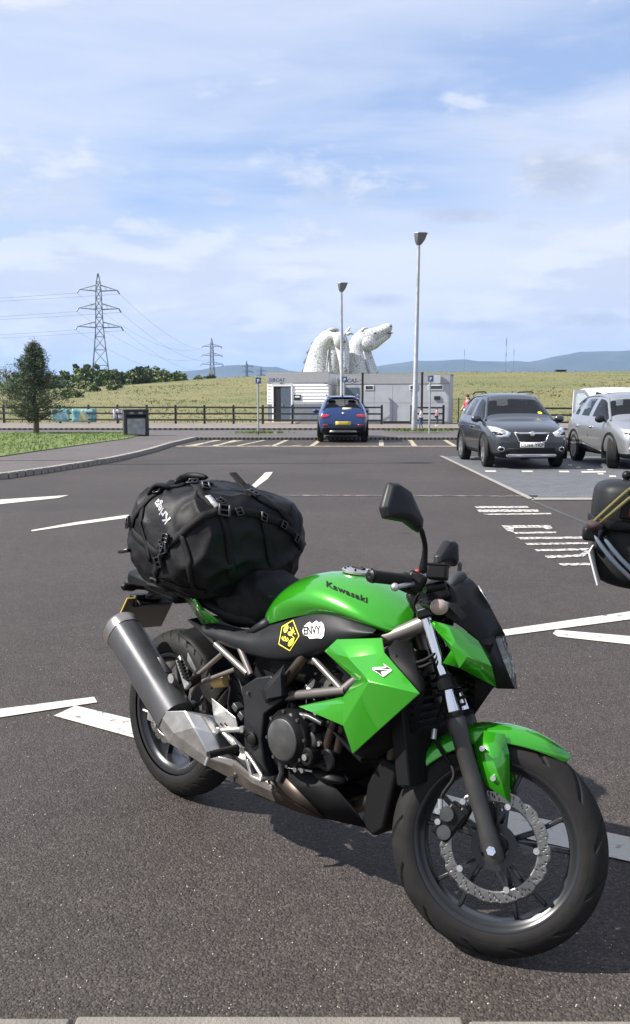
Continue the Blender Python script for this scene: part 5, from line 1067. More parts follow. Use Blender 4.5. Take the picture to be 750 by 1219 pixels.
for nm, q, r_, d_, m_ in (('water_pump_cover', (0.8371, -0.17, 0.4539), .030, .05, M_ENGG), ('oil_filter', (0.8545, -0.19, 0.4132), .027, .07, M_MATTE), ('oil_filler_cap', (0.8459, -0.165, 0.4942), .017, .03, M_ENG), ('generator_cover', (0.8973, -0.15, 0.4079), .034, .04, M_ENG)):
    b = MB(); b.lathe(q, (0, -1, 0), [(-d_, r_ * 1.05), (0, r_ * 1.05), (.005, r_ * .9), (.005, r_ * .55), (.002, r_ * .5), (.002, 0)], 26); o_ = part(nm, b, m_, eng)
    if nm == 'oil_filter': bolt(o_, Vector(q) + Vector((0, -.006, 0)), r=.010)
for q in ((0.7771, -0.19, 0.5193), (0.8116, -0.17, 0.5224), (0.8502, -0.16, 0.5436), (0.8214, -0.17, 0.3584), (0.8739, -0.16, 0.4545), (0.7923, -0.17, 0.3524)): bolt(eng, q, r=.008)
b = MB(); b.tube([(0.7553, -0.18, 0.5176), (0.7894, -0.17, 0.5221), (0.8281, -0.165, 0.5259), (0.8815, -0.16, 0.5181)], .009, 10); part('clutch_arm', b, M_ENGG, eng)
b = MB(); b.tube([(0.7972, -0.15, 0.5342), (0.8243, -0.16, 0.5138), (0.8178, -0.165, 0.4842), (0.833, -0.17, 0.4579)], .005, 8); part('cable', b, M_MATTE, sub=1)
b = MB(); b.tube([(0.8151, -0.14, 0.5477), (0.8821, -0.14, 0.5281), (0.903, -0.13, 0.5396)], .007, 8); part('cable', b, M_MATTE, sub=1)
b = MB(); b.tube([(0.5168, -0.12, 0.4717), (0.516, -0.13, 0.4277), (0.5367, -0.13, 0.3935), (0.5524, -0.15, 0.3449)], .005, 8); part('cable', b, M_MATTE, sub=1)
b = MB(); b.tube([(0.3608, -0.1, 0.5544), (0.3969, -0.11, 0.4993), (0.3871, -0.12, 0.4516), (0.4171, -0.12, 0.4241)], .006, 8); part('cable', b, M_MATTE, sub=1)
b = MB(); b.tube([(0.7205, -0.1, 0.6323), (0.7962, -0.1, 0.6276), (0.858, -0.1, 0.6621), (0.8968, -0.1, 0.6963)], .008, 8); part('cable', b, M_MATTE, sub=1)
for q in ((0.422, -0.1, 0.4457), (0.4552, -0.1, 0.4249), (0.745, -0.11, 0.5692), (0.7692, -0.11, 0.5908)):
    b = MB(); b.box(q, (.03, .03, .022), Matrix.Rotation(R(30), 3, 'Y')); part('connector', b, M_ENGG, bevel=.003)
b = MB(); b.box((0.7865, -0.12, 0.5934), (.028, .02, .012)); part('connector', b, M_WST, bevel=.002)
b = MB(); b.box((.72, 0, .66), (.34, .21, .14)); part('air_box', b, M_MATTE, bevel=.03)
b = MB(); b.box((.52, 0, .55), (.12, .16, .22)); part('battery_tray', b, M_MATTE, bevel=.02)
for y in (-.055, .055):
    b = MB(); b.tube([(1.03, y * 1.4, .62), (1.085, y * 1.5, .57), (1.10, y * 1.4, .48), (1.065, y * 1.2, .36), (.98, y, .265), (.84, y, .222)], [.020, .0195, .019, .019, .020, .022], 14); part('exhaust_header', b, M_BRASS, sub=1)
for a_, c_ in (((0.9096, -0.14, 0.5351), (0.8875, -0.14, 0.442)), ((0.9415, -0.13, 0.5366), (0.9118, -0.12, 0.4298))):
    b = MB(); b.tube([a_, c_], .014, 12); part('coolant_pipe', b, M_BRASS if a_[0] < .95 else M_ENG)
V = [(0.7195, -0.15, 0.3351), (0.8475, -0.145, 0.3561), (0.9183, -0.135, 0.3367), (1.002, -0.115, 0.2774), (1.0328, -0.1, 0.2362), (0.8852, -0.125, 0.2202), (0.6917, -0.145, 0.2499), (0.673, -0.148, 0.2692)]
panel('belly_guard', V, [(0, 1, 2, 6, 7), (2, 5, 6), (2, 3, 4, 5)], M_MATTE, None, False, .005, mir=True)
b = MB(); b.bar((0.7261, -0.153, 0.339), (0.843, -0.148, 0.358), .006, .006); part('guard_lip', b, M_ALU)
V = [(0.7212, -0.153, 0.312), (0.8895, -0.13, 0.2255), (0.6874, -0.152, 0.25)]; panel('guard_plate', V, [(0, 1, 2)], M_BRASS, None, False, .004)
b = MB(); b.tube([(0.7176, -0.17, 0.3732), (0.7235, -0.16, 0.3248), (0.7066, -0.155, 0.2864)], .009, 8); part('stay', b, M_ENGG)
V = [(0.5415, -0.15, 0.249), (0.6784, -0.15, 0.2768), (0.6933, -0.146, 0.2451), (0.8845, -0.124, 0.2172), (0.7862, -0.12, 0.2019), (0.5939, -0.14, 0.2014)]; panel('exhaust_cover', V, [(0, 1, 2, 5), (2, 3, 4, 5)], M_BRASS, None, False, .005)
bolt(bike, (0.6748, -0.156, 0.2605), r=.008)
b = MB(); b.box((.76, 0, .245), (.30, .20, .06), Matrix.Rotation(R(4), 3, 'Y')); part('collector_box', b, M_BRASS, bevel=.02)
V = [(1.06, -.10, .46), (1.13, -.10, .45), (1.10, -.10, .25), (1.06, -.10, .215), (1.01, -.10, .235), (1.02, -.10, .36)]; b = MB(); b.plate(V, (0, .20, 0)); part('radiator_duct', b, M_MATTE, bevel=.012)
b = MB(); b.ball((0.8877, -0.12, 0.3555), (.07, .04, .022), 16, 8); part('oil_cooler_hose', b, M_ENG)
# small wiring, clips and fasteners filling the space round the engine
rr_ = random.Random(3)
for k in range(16):
    p = Vector((rr_.uniform(.66, .98), rr_.uniform(-.135, -.09), rr_.uniform(.46, .66))); q = [p]
    for j in range(3): q.append(q[-1] + Vector((rr_.uniform(-.05, .06), rr_.uniform(-.015, .015), rr_.uniform(-.07, .05))))
    b = MB(); b.tube(q, rr_.choice((.003, .004, .0055, .007)), 7); part('cable' if k % 2 else 'hose', b, (M_MATTE, M_ENG, M_ENGG, M_MATTE)[k % 4], sub=1)
    if k % 2: b = MB(); b.cyl(q[1], q[1].lerp(q[2], .3), .008, n=8); part('hose_clip', b, M_ALU if k % 4 == 1 else M_ENGG)
for k in range(18): bolt(eng, (rr_.uniform(.66, .94), -.122 - .012 * rr_.random(), rr_.uniform(.33, .56)), r=rr_.uniform(.005, .008), m=M_ENGG if k % 3 else M_ALU)
for x, z in ((.80, .585), (.87, .60)):
    b = MB(); b.lathe((x, -.07, z), (-.2, -.6, .3), [(0, .024), (.03, .024), (.034, .020), (.06, .019), (.06, 0)], 18); part('throttle_body', b, M_ENGG)
for k in range(3): b = MB(); b.tube([(.60 + .02 * k, -.13, .60 - .03 * k), (.66, -.14, .575 - .02 * k), (.72 + .03 * k, -.13, .60)], .004, 6); part('wire', b, M_MATTE, sub=1)
# ---------------- exhaust
ax0 = Vector((-0.1367, -0.21, 0.6156)); ax1 = Vector((0.2075, -0.21, 0.3906)); mdir = (ax1 - ax0).normalized(); mu_ = Vector((0, 1, 0)).cross(mdir).normalized(); mu_ = mu_ if mu_.z > 0 else -mu_
def mring(c, ry, rz, n=24, p=2.5):
    out = []
    for k in range(n):
        t = 2 * math.pi * k / n; x_ = abs(math.cos(t)) ** (2 / p) * math.copysign(1, math.cos(t)); y_ = abs(math.sin(t)) ** (2 / p) * math.copysign(1, math.sin(t)); out.append(c + Vector((0, 1, 0)) * x_ * ry + mu_ * y_ * rz)
    return out
b = MB(); b.loft([mring(ax0 + mdir * d, .061, .070) for d in (.012, .10, .25, (ax1 - ax0).length + .02)]); muf = part('muffler', b, M_MUF, ang=50)
b = MB(); b.loft([mring(ax0 + mdir * d, .061 * s, .070 * s) for d, s in ((-.036, .80), (-.034, .93), (-.022, 1.02), (.013, 1.03), (.014, .98))]); part('muffler_cap', b, M_STAIN, muf, ang=50)
b = MB(); b.loft([mring(ax0 - mdir * d, .028, .028, 16, 2) for d in (.02, .040)]); part('tail_pipe', b, M_MATTE, muf)
r0 = [Vector(p) for p in ((0.1691, -0.262, 0.3588), (0.1933, -0.268, 0.3999), (0.3405, -0.262, 0.4384), (0.3852, -0.225, 0.4285))]
r1 = [Vector(p) for p in ((0.2593, -0.258, 0.3024), (0.3023, -0.272, 0.3512), (0.4012, -0.266, 0.3963), (0.4478, -0.228, 0.3856))]
r2 = [Vector(p) for p in ((0.429, -0.235, 0.2701), (0.4604, -0.245, 0.305), (0.4522, -0.24, 0.3214), (0.4736, -0.205, 0.3297))]
def closed_(r, dy): return [p + Vector((0, 0, 0)) for p in r] + [Vector((r[3].x, r[3].y + dy, r[3].z - .02)), Vector((r[0].x, r[0].y + dy + .02, r[0].z + .0))]
b = MB(); b.loft([closed_(r0, .09), closed_(r1, .08), closed_(r2, .05)]); part('exhaust_collar', b, M_ALU, muf, ang=12, bevel=.004)
r3 = [Vector(p) for p in ((0.5068, -0.2, 0.2484), (0.5355, -0.21, 0.2952), (0.5467, -0.2, 0.316), (0.538, -0.17, 0.3024))]; r4 = [Vector(p) for p in ((0.5889, -0.17, 0.2201), (0.6036, -0.175, 0.2534), (0.6082, -0.17, 0.2731), (0.5872, -0.14, 0.2637))]
b = MB(); b.loft([closed_([r2[0] + Vector((-.01, .006, 0)), r2[1] + Vector((0, .006, -.004)), r2[2] + Vector((0, .006, -.004)), r2[3] + Vector((0, .006, -.004))], .05), closed_(r3, .05), closed_(r4, .05), closed_([p + Vector((.10, .04, -.02)) for p in r4], .05)]); mp_ = part('mid_pipe', b, M_STAIN, muf, ang=20, bevel=.004)
bolt(mp_, (0.5423, -0.205, 0.2546), r=.011, m=M_ENGG)
V = [(0.0402, -0.2, 0.5703), (0.1172, -0.22, 0.5121), (0.1605, -0.19, 0.5211), (0.0175, -0.17, 0.5753)]; panel('muffler_bracket', V, [(0, 1, 2, 3)], M_MUF, muf, False, .006)
bolt(muf, (0.1939, -0.215, 0.5088), r=.017, m=M_ALU)
# ---------------- foot controls
V = [(0.381, -0.185, 0.4792), (0.5106, -0.185, 0.4458), (0.5245, -0.185, 0.4159), (0.4292, -0.185, 0.3881), (0.3987, -0.185, 0.4203)]; b = MB(); b.plate(V, (0, .005, 0)); hp = part('heel_plate', b, M_ALU, bevel=.0015)
for q in (257, 262, 267):
    b = MB(); b.bar((Vector((0.4167, -0.187, 0.4023)) + Vector(((q - 257) * .0044, 0, (q - 257) * .0012))), Vector((0.4308, -0.187, 0.3959)) + Vector(((q - 257) * .0044, 0, (q - 257) * .0012)), .003, .004, (0, 1, 0)); part('slot', b, M_MATTE, hp)
b = MB(); b.tube([(0.4334, -0.195, 0.3822), (0.5462, -0.18, 0.4152)], .0085, 10); b.tube([(0.4625, -0.19, 0.3834), (0.512, -0.19, 0.3686), (0.5534, -0.18, 0.3477)], [.008, .013, .010], 10); b.tube([(0.512, -0.19, 0.3686), (0.5421, -0.2, 0.3591), (0.535, -0.2, 0.346)], .010, 8); hg = part('peg_hanger', b, M_ALU)
for q in ((0.4463, -0.204, 0.3871), (0.5555, -0.19, 0.4192), (0.5647, -0.19, 0.3526)): bolt(hg, q, r=.011)
pa_ = Vector((0.5563, -0.205, 0.3611)); pc_ = Vector((0.5444, -0.315, 0.3526)); dd_ = (pc_ - pa_); b = MB(); b.lathe(pa_, dd_, [(0, .010)] + [v for k in range(9) for v in ((.008 + k * .0115, .0125), (.0145 + k * .0115, .0105))] + [(dd_.length, .012), (dd_.length, 0)], 14); fp_ = part('footpeg', b, M_RUB, ang=60)
b = MB(); b.tube([pc_ + Vector((0, 0, -.006)), pc_ + Vector((-.004, -.006, -.032))], .006, 8); part('peg_feeler', b, M_ALU, fp_)
b = MB(); b.tube([(0.5632, -0.185, 0.3513), (0.6134, -0.195, 0.3398), (0.6639, -0.205, 0.3157), (0.6959, -0.215, 0.3085)], [.008, .007, .007, .007], 8); bp = part('brake_pedal', b, M_ALU, sub=1)
b = MB(); b.box((0.6824, -0.22, 0.3027), (.05, .03, .010)); b.box((0.6239, -0.205, 0.312), (.012, .014, .06), Matrix.Rotation(R(-30), 3, 'Y')); part('pedal_pad', b, M_ALU, bp, bevel=.002)
# passenger peg
b = MB(); b.bar((0.227, -0.215, 0.5885), (0.3155, -0.235, 0.5078), .030, .014, (0, 1, 0)); pp = part('passenger_peg', b, M_ALU, bevel=.003)
for k in range(7):
    q = Vector((0.2459, -0.225, 0.5846)).lerp(Vector((0.3097, -0.24, 0.536)), k / 6); b = MB(); b.box(q, (.030, .012, .006), Matrix.Rotation(R(10), 3, 'Y')); part('peg_rib', b, M_MATTE, pp)
V = [(0.2552, -0.2, 0.6104), (0.2929, -0.19, 0.5586), (0.2875, -0.19, 0.5428), (0.2533, -0.2, 0.5835)]; b = MB(); b.plate(V, (0, .005, 0)); part('peg_guard', b, M_ALU, pp, bevel=.001)
b = MB(); b.tube([(0.2729, -0.22, 0.4962), (0.2488, -0.17, 0.5023), (0.2339, -0.13, 0.5122)], [.014, .018, .014], 10); part('peg_hanger', b, M_MATTE)
# ---------------- swing arm, shock, chain, hugger
for y in (-.115, .115):
    b = MB(); b.bar((.60, y * .9, .36), (.02, y, .316), .030, .055, (0, 0, 1)); sa = part('swing_arm', b, M_CHAR, bevel=.008)
    b = MB(); b.box((-.015, y * 1.12, .316), (.075, .012, .06)); part('chain_adjuster', b, M_ALU, sa, bevel=.003); b = MB(); b.cyl((0, y * 1.1, .314), (0, y * 1.32, .314), .016, n=6); part('axle_nut', b, M_CHROME, sa)
    b = MB(); b.tube([(-.085, y * 1.12, .316), (-.03, y * 1.12, .316)], .005, 6); part('adjuster_bolt', b, M_ALU, sa)
b = MB(); b.tube([(.50, 0, .36), (.47, 0, .62)], .022, 12); sh_ = part('shock_absorber', b, M_MATTE)
b = MB(); b.tube([(.495 - .0009 * k + .034 * math.cos(k * .5), .034 * math.sin(k * .5), .40 + k * .0026) for k in range(80)], .006, 7); part('spring', b, M_ENGG, sh_)
b = MB(); b.lathe((0, .10, .314), (0, 1, 0), [(0, .095), (.008, .095), (.008, .05), (0, .05)], 40, close=True); part('sprocket', b, M_ENGG)
b = MB(); b.bar((0, .105, .405), (.60, .10, .405), .02, .014); b.bar((0, .105, .222), (.60, .10, .33), .02, .014); part('chain', b, M_ENG)
b = MB(); b.tube([(0.292, -0.1, 0.5037), (0.3549, -0.1, 0.5237)], .022, 12); part('brake_reservoir', b, M_RES)
rings = []
for a in (40, 55, 70, 84): rings.append([Vector((.0 + .335 * math.cos(R(a)), y, .314 + .335 * math.sin(R(a)) - abs(y) * .25)) for y in (-.085, -.06, 0, .06, .085)])
b = MB(); b.loft(rings, closed=False); part('rear_hugger', b, M_MATTE, solid=.004)
V = [(.10, 0, .70), (.10, -.09, .69), (.36, -.10, .60), (.46, -.10, .50), (.46, .10, .50), (.36, .10, .60), (.10, .09, .69)]; panel('inner_mudguard', V, [(0, 1, 2, 5, 6), (2, 3, 4, 5)], M_MATTE, None, False, .004)
# ---------------- seat and tail
SR = [(-.22, .10, .80, .775), (-.10, .115, .815, .775), (.05, .125, .822, .765), (.18, .125, .815, .745), (.26, .115, .795, .725), (.36, .11, .785, .705), (.46, .095, .788, .705), (.525, .07, .795, .72)]
b = MB(); b.loft([[Vector((x, -w, zb)), Vector((x, -w * .98, zt - .025)), Vector((x, -w * .7, zt)), Vector((x, 0, zt + .006)), Vector((x, w * .7, zt)), Vector((x, w * .98, zt - .025)), Vector((x, w, zb))] for x, w, zt, zb in SR]); part('seat', b, M_SEAT, sub=2)
V = [(0.4664, -0.125, 0.7167), (0.5505, -0.098, 0.7888), (0.5729, -0.104, 0.7568), (0.5088, -0.125, 0.7203), (0.5322, -0.126, 0.7484)]; panel('seat_nose_trim', V, [(0, 1, 4), (1, 2, 4), (2, 3, 4), (3, 0, 4)], M_CHAR, None, False, .004, mir=True, ang=60)
V = [(0.0083, -0.1, 0.8197), (0.1599, -0.128, 0.8063), (0.3282, -0.122, 0.7247), (0.2222, -0.118, 0.6982), (0.0528, -0.1, 0.7949), (0.2338, -0.135, 0.7493), (0.2438, -0.128, 0.7505)]
panel('tail_panel', V, [(0, 1, 5, 4), (1, 6, 5), (5, 6, 2, 3), (4, 5, 3)], M_GREEN, None, False, .004, mir=True, ang=30)
b = MB(); b.box((-.16, 0, .775), (.34, .17, .06), Matrix.Rotation(R(6), 3, 'Y')); part('tail_unit', b, M_BLKP, bevel=.02)
PLX = -.30
b = MB(); b.bar((-.16, 0, .755), (PLX - .01, 0, .69), .075, .022); b.box((PLX + .02, 0, .70), (.05, .16, .05)); br = part('plate_bracket', b, M_BLKP, bevel=.008)
pl = [Vector((-0.2593, -0.115, 0.7121)), Vector((-0.3461, -0.115, 0.5731)), None, None]; plt = [pl[0], pl[1], Vector((pl[1].x, .115, pl[1].z)), Vector((pl[0].x, .115, pl[0].z))]
nrm = (plt[1] - plt[0]).cross(plt[3] - plt[0]).normalized(); nrm = nrm if nrm.x < 0 else -nrm
b = MB(); b.plate(plt, -nrm * .003); np_ = part('number_plate', b, M_PLBACK, bevel=.001)
c_ = sum(plt, Vector()) / 4; b = MB(); b.plate([c_ + (p - c_) * 1.02 + nrm * .001 for p in plt], nrm * .0035); part('plate_face', b, M_PLATEY, np_)
b = MB(); m0 = (plt[0] + plt[3]) / 2; b.bar(m0 - nrm * .012 + (plt[1] - plt[0]) * .04 + Vector((0, -.075, 0)), m0 - nrm * .012 + (plt[1] - plt[0]) * .04 + Vector((0, .075, 0)), .012, .05, nrm); b.bar(m0 - nrm * .014 - (plt[1] - plt[0]) * .1, m0 + Vector((.10, 0, .10)), .07, .03); part('plate_holder', b, M_BLKP, br, bevel=.004)
for s in (1, -1):
    f = (lambda p: Vector(p)) if s == 1 else mirp
    a = f((-0.1959, -0.06, 0.7623)); c = f((-0.2354, -0.165, 0.7676)); b = MB(); b.tube([a, a.lerp(c, .45), a.lerp(c, .6), a.lerp(c, .92), c], [.009, .009, .018, .016, .005], 10); ri_ = part('rear_indicator', b, M_BLKP)
b = MB(); b.box((PLX + .01, 0, .775), (.03, .11, .03)); part('tail_light', b, mat('lamp_red', (.35, .02, .02), .2), bevel=.008)
b = MB(); b.tube([(.50, .16, .30), (.46, .26, .14), (.44, .315, .012)], [.011, .011, .011], 10); b.box((.44, .325, .004), (.05, .05, .008)); part('side_stand', b, M_MATTE)

# ================================================================== LUGGAGE ON THE SEAT
M_BAG = mat('coated_black_fabric', (.0045, .0048, .006), .56, var=.15, vscale=8, bump=.10, bscale=60); M_WEB = mat('black_webbing', (.006, .006, .0065), .7, bump=.3, bscale=500); M_BUCK = mat('black_buckle', (.008, .008, .009), .3); M_REFL = mat('grey_tape', (.30, .31, .33), .4)
bag = thing('duffel_bag', 'black waterproof duffel bag strapped across the motorcycle seat', 'bag', tuple(BM @ Vector((.15, 0, .80)))); bag.matrix_world = BM @ Matrix.Translation((.15, 0, .80)); BGI = Matrix.Translation((-.15, 0, -.80))
def soft_box(c, h, p, n=64, m=40, amp=.012, seed=0, rot=0, calm=False):
    rings = []; c = Vector(c); Rz = Matrix.Rotation(rot, 3, 'Z')
    sg = lambda v, e: math.copysign(abs(v) ** e, v)
    for i in range(m + 1):
        a = -math.pi / 2 + math.pi * i / m; rg = []
        for j in range(n):
            t = 2 * math.pi * j / n; d = Vector((sg(math.cos(a), p) * sg(math.cos(t), p), sg(math.cos(a), p) * sg(math.sin(t), p), sg(math.sin(a), p)))
            q = Vector((d.x * h[0], d.y * h[1], d.z * h[2])); e1 = 1 - abs(noise.noise(Vector((q.x * 5 + q.z * 6 + seed, q.y * 5 - q.z * 4, seed)))) * 2.2; e2 = 1 - abs(noise.noise(Vector((q.x * 13 - q.y * 6, q.z * 11 + seed, q.y * 9)))) * 2.0; w = noise.noise(q * 5 + Vector((seed, 0, 0))) * amp + max(0, e1) ** 3 * amp * 1.1 + max(0, e2) ** 2 * amp * .55 + noise.noise(q * 26) * amp * .22
            w *= 1 - .93 * math.exp(-((c + q - Vector((.12, -.27, 1.09))).length / .085) ** 2) if calm else 1; nrm = Vector((d.x / h[0], d.y / h[1], d.z / h[2])).normalized(); rg.append(c + Rz @ (q + nrm * w))
        rings.append(rg)
    return rings
def bobj(name, b, m, par=None, **k): return obj(name, b, m, par or bag, xf=BGI, **k)
b = MB(); b.loft(soft_box((.155, -.02, .995), (.258, .275, .190), .62, 150, 100, amp=.0145, calm=True)); main = bobj('bag_body', b, M_BAG, ang=180)
b = MB(); b.loft(soft_box((.37, 0, .815), (.165, .10, .095), .7, 100, 60, amp=.012, seed=4)); bobj('bag_base', b, M_BAG, ang=180)
bpy.context.view_layer.update(); _bt = evaluated_bvh(main)
def bag_hit(u, v, lift=.004):
    o = Vector((0, 0, 1.4952)); d = pt(u, v, 3.0) - o; Wi = bag.matrix_world.inverted(); o2 = Wi @ o; d2 = (Wi.to_3x3() @ d).normalized(); h = _bt.ray_cast(o2, d2)
    if h[0] is None:
        n_ = _bt.find_nearest(o2 + d2 * 3.0); return n_[0] + n_[1] * lift, n_[1]
    return h[0] + h[1] * lift, h[1]
def ribbon(name, pts, w, m, par, th=.004):
    P = [bag_hit(*p) for p in pts]; Q = []
    for (a, na), (c, nc) in zip(P[:-1], P[1:]):
        for k in range(5):
            q = a.lerp(c, k / 5); h = _bt.find_nearest(q); Q.append((h[0] + h[1] * .004, h[1]))
    Q.append(P[-1]); L_ = []; 
    for i, (q, n_) in enumerate(Q):
        t = (Q[min(i + 1, len(Q) - 1)][0] - Q[max(i - 1, 0)][0]).normalized(); s = t.cross(n_).normalized(); L_.append([q - s * w / 2, q + s * w / 2])
    b = MB(); b.loft(L_, closed=False); return obj(name, b, m, par, solid=th)
for pts, w in (([(189, 690), (190, 668), (197, 655), (208, 643), (224, 628), (243, 614), (262, 607), (285, 609), (310, 613), (333, 622), (350, 636), (358, 652)], .028), ([(154, 662), (157, 630), (166, 606), (180, 592), (203, 581), (228, 576), (250, 576)], .028),
               ([(228, 575), (240, 588), (252, 600), (262, 607)], .030), ([(300, 591), (325, 603), (348, 626)], .022), ([(262, 607), (272, 640), (276, 690)], .026), ([(192, 690), (218, 700), (246, 704)], .022), ([(216, 636), (226, 668), (232, 700)], .018), ([(310, 613), (319, 650), (322, 686)], .024), ([(172, 598), (170, 630), (180, 668)], .016)):
    ribbon('strap', pts, w, M_WEB, bag)
ribbon('reflective_tab', [(247, 592), (254, 599), (259, 604)], .020, M_REFL, bag, .008)
for u, v, s in ((198, 653, 1.2), (192, 668, 1.1), (200, 641, .9), (186, 688, .8), (156, 622, 1.1), (151, 646, 1.0), (190, 586, .9), (230, 577, 1.1), (266, 609, 1.2), (243, 580, .9), (262, 600, .8), (283, 611, .8), (311, 616, .9), (335, 625, .8), (350, 640, .8), (300, 590, 1.2)):
    s *= .84; q, n_ = bag_hit(u, v); u_, w_ = frame_of(n_); rot = Matrix((u_, w_, n_)).transposed() @ Matrix.Rotation(random.uniform(-.6, .6), 3, 'Z'); b = MB()
    for k in (-1, 1): b.box(q + rot @ Vector((k * .017 * s, 0, .008)), (.008 * s, .042 * s, .012), rot)
    for k in (-1, 0, 1): b.box(q + rot @ Vector((0, k * .018 * s, .007)), (.036 * s, .007 * s, .010), rot)
    obj('buckle', b, M_BUCK, bag, bevel=.002)
def q3(u, v, y): # point in bag frame on a plane of the motorcycle
    o = Vector((0, 0, 1.4952)); d = pt(u, v, 3.0) - o; Wi = bag.matrix_world.inverted(); o2 = Wi @ o; d2 = Wi.to_3x3() @ d; return o2 + d2 * ((y - o2.y) / d2.y)
P0, n0 = bag_hit(301, 592); e_ = q3(277, 563, P0.y + .02); b = MB(); b.bar(P0, P0.lerp(e_, .55) + Vector((0, 0, -.002)), .008, .030, (0, 1, 0)); b.bar(P0.lerp(e_, .5), e_, .007, .028, (0, 1, .2)); obj('strap_end', b, M_WEB, bag, bevel=.002)
P0, n0 = bag_hit(156, 655); e_ = P0 + Vector((-.045, -.012, -.012)); b = MB(); b.bar(P0, e_, .012, .026, (0, 1, 0)); obj('pull_tab', b, M_BUCK, bag, bevel=.003)
b = MB(); a_ = [bag_hit(u, v)[0] for u, v in ((176, 592), (190, 588), (205, 583))]; b.tube([a_[0], a_[0].lerp(a_[1], .5) + Vector((0, 0, .035)), a_[1] + Vector((0, 0, .03)), a_[2]], .010, 8); obj('carry_handle', b, M_WEB, bag, sub=1)
b = MB(); a_ = [bag_hit(u, v)[0] for u, v in ((206, 578), (222, 573), (250, 574))]; b.tube([a_[0], a_[1] + Vector((0, 0, .020)), a_[2] + Vector((0, 0, .012))], [.016, .022, .012], 8); obj('rolled_closure', b, M_BAG, bag, sub=1)
V2, F2 = text_polys('Kriega', .052, .0012, .0, 1.0)
ka, n1 = bag_hit(204, 618); kc, n2 = bag_hit(189, 594); xd = kc - ka; ln = max(v[0] for v in V2); k_ = xd.length / ln; nn = (n1 + n2).normalized(); V2 = [(x * k_, y * k_ * .8) for x, y in V2]
decal('lettering', V2, F2, M_REFL, ka, xd, nn.cross(xd), _bt, main, .002, 1)

# ================================================================== SECOND MOTORCYCLE AT THE RIGHT EDGE (only its luggage reaches into view)
M_CASE = mat('case_black', (.012, .0125, .0135), .5, var=.2, vscale=10, bump=.1, bscale=200); M_OLIVE = mat('olive_webbing', (.10, .088, .026), .8, bump=.2, bscale=200); M_BUNG = mat('bungee_blue_grey', (.075, .10, .13), .6); M_REDR = mat('red_reflector', (.55, .045, .03), .2)
m2 = thing('motorcycle', 'dark touring motorcycle at the right edge with a strapped black case on its tail', 'motorcycle', (1.62, 3.42, 0), R(-14))
def w2(front, x):
    b = MB(); b.lathe((x, 0, .31), (0, 1, 0), [(-.05, .225), (-.065, .26), (-.055, .295), (0, .31), (.055, .295), (.065, .26), (.05, .225)], 48, close=False); t_ = obj('front_wheel' if front else 'rear_wheel', b, M_RUB, m2)
    b = MB(); b.lathe((x, 0, .31), (0, 1, 0), [(-.05, .228), (-.05, .20), (.05, .20), (.05, .228)], 40, close=True); b.cyl((x, -.06, .31), (x, .06, .31), .045)
    for k in range(6): b.bar((x, 0, .31), (x + .21 * math.cos(k * 1.047), 0, .31 + .21 * math.sin(k * 1.047)), .03, .035, (0, 1, 0))
    obj('rim', b, M_RIM, t_)
w2(False, 0); w2(True, 1.5)
b = MB(); b.loft([[Vector((x, math.cos(a) * w, z + math.sin(a) * h)) for a in [k * math.pi / 8 for k in range(16)]] for x, w, z, h in ((.02, .09, .80, .05), (.25, .14, .80, .07), (.55, .15, .84, .10), (.8, .18, .93, .13), (1.05, .17, .95, .13), (1.2, .08, .92, .06))]); obj('body', b, mat('deep_grey_paint', (.05, .055, .06), .3, .3, coat=1), m2, sub=1)
b = MB(); b.box((.62, 0, .46), (.5, .34, .42)); obj('engine', b, M_ENG, m2, bevel=.04)
for y in (-.1, .1):
    b = MB(); b.cyl((1.5, y, .31), (1.22, y, .98), .025); obj('fork_leg', b, M_SLIDE, m2)
    b = MB(); b.bar((.5, y, .42), (0, y, .31), .03, .05); obj('swing_arm', b, M_ENG, m2)
b = MB(); b.tube([(1.12, -.38, 1.08), (1.2, -.1, 1.08), (1.2, .1, 1.08), (1.12, .38, 1.08)], .016, 10); obj('handlebar', b, M_BLKP, m2)
b = MB(); b.loft([[Vector((1.3 + dx, math.cos(a) * w, z + math.sin(a) * h)) for a in [k * math.pi / 6 for k in range(12)]] for dx, w, z, h in ((-.05, .18, 1.0, .16), (.08, .15, .96, .14), (.16, .08, .93, .09))]); obj('headlight_fairing', b, MATS['deep_grey_paint'], m2)
b = MB(); b.bar((.1, 0, .74), (-.18, 0, .74), .10, .03); b.bar((.15, 0, .80), (-.20, 0, .80), .18, .025); obj('luggage_rack', b, M_BLKP, m2)
cs = thing('luggage_case', 'black hard luggage case with red reflector, yellow webbing and bungee cords at the right edge', 'case'); ctr = pt(705, 638, 3.1); cs.location = (ctr.x + .312, 3.23, ctr.z); cs.rotation_euler = (R(-3), R(6), R(-14))
b = MB(); b.loft(soft_box((0, 0, .075), (.27, .20, .092), .42, 40, 20, 0)); obj('lid', b, M_CASE, cs, ang=60)
b = MB(); b.loft(soft_box((.01, 0, -.095), (.258, .192, .125), .42, 40, 20, 0)); obj('shell', b, M_CASE, cs, ang=60)
b = MB(); b.loft(soft_box((0, 0, .008), (.276, .206, .022), .30, 40, 10, 0)); obj('seam_band', b, M_BLKP, cs, ang=60)
b = MB(); b.box((.02, -.2005, .062), (.36, .012, .035)); obj('reflector', b, M_REDR, cs, bevel=.004)
b = MB(); b.box((.02, -.1975, .062), (.42, .010, .055)); obj('reflector_surround', b, M_BLKP, cs, bevel=.004)
for k in (-1, 0):
    b = MB(); b.tube([(-.07 + k * .035, -.12, .172), (-.12 + k * .033, -.19, .160), (-.175 + k * .03, -.218, .10), (-.235 + k * .026, -.222, .03), (-.27 + k * .014, -.208, -.005)], .0075, 6); obj('webbing', b, M_OLIVE, cs, sub=1)
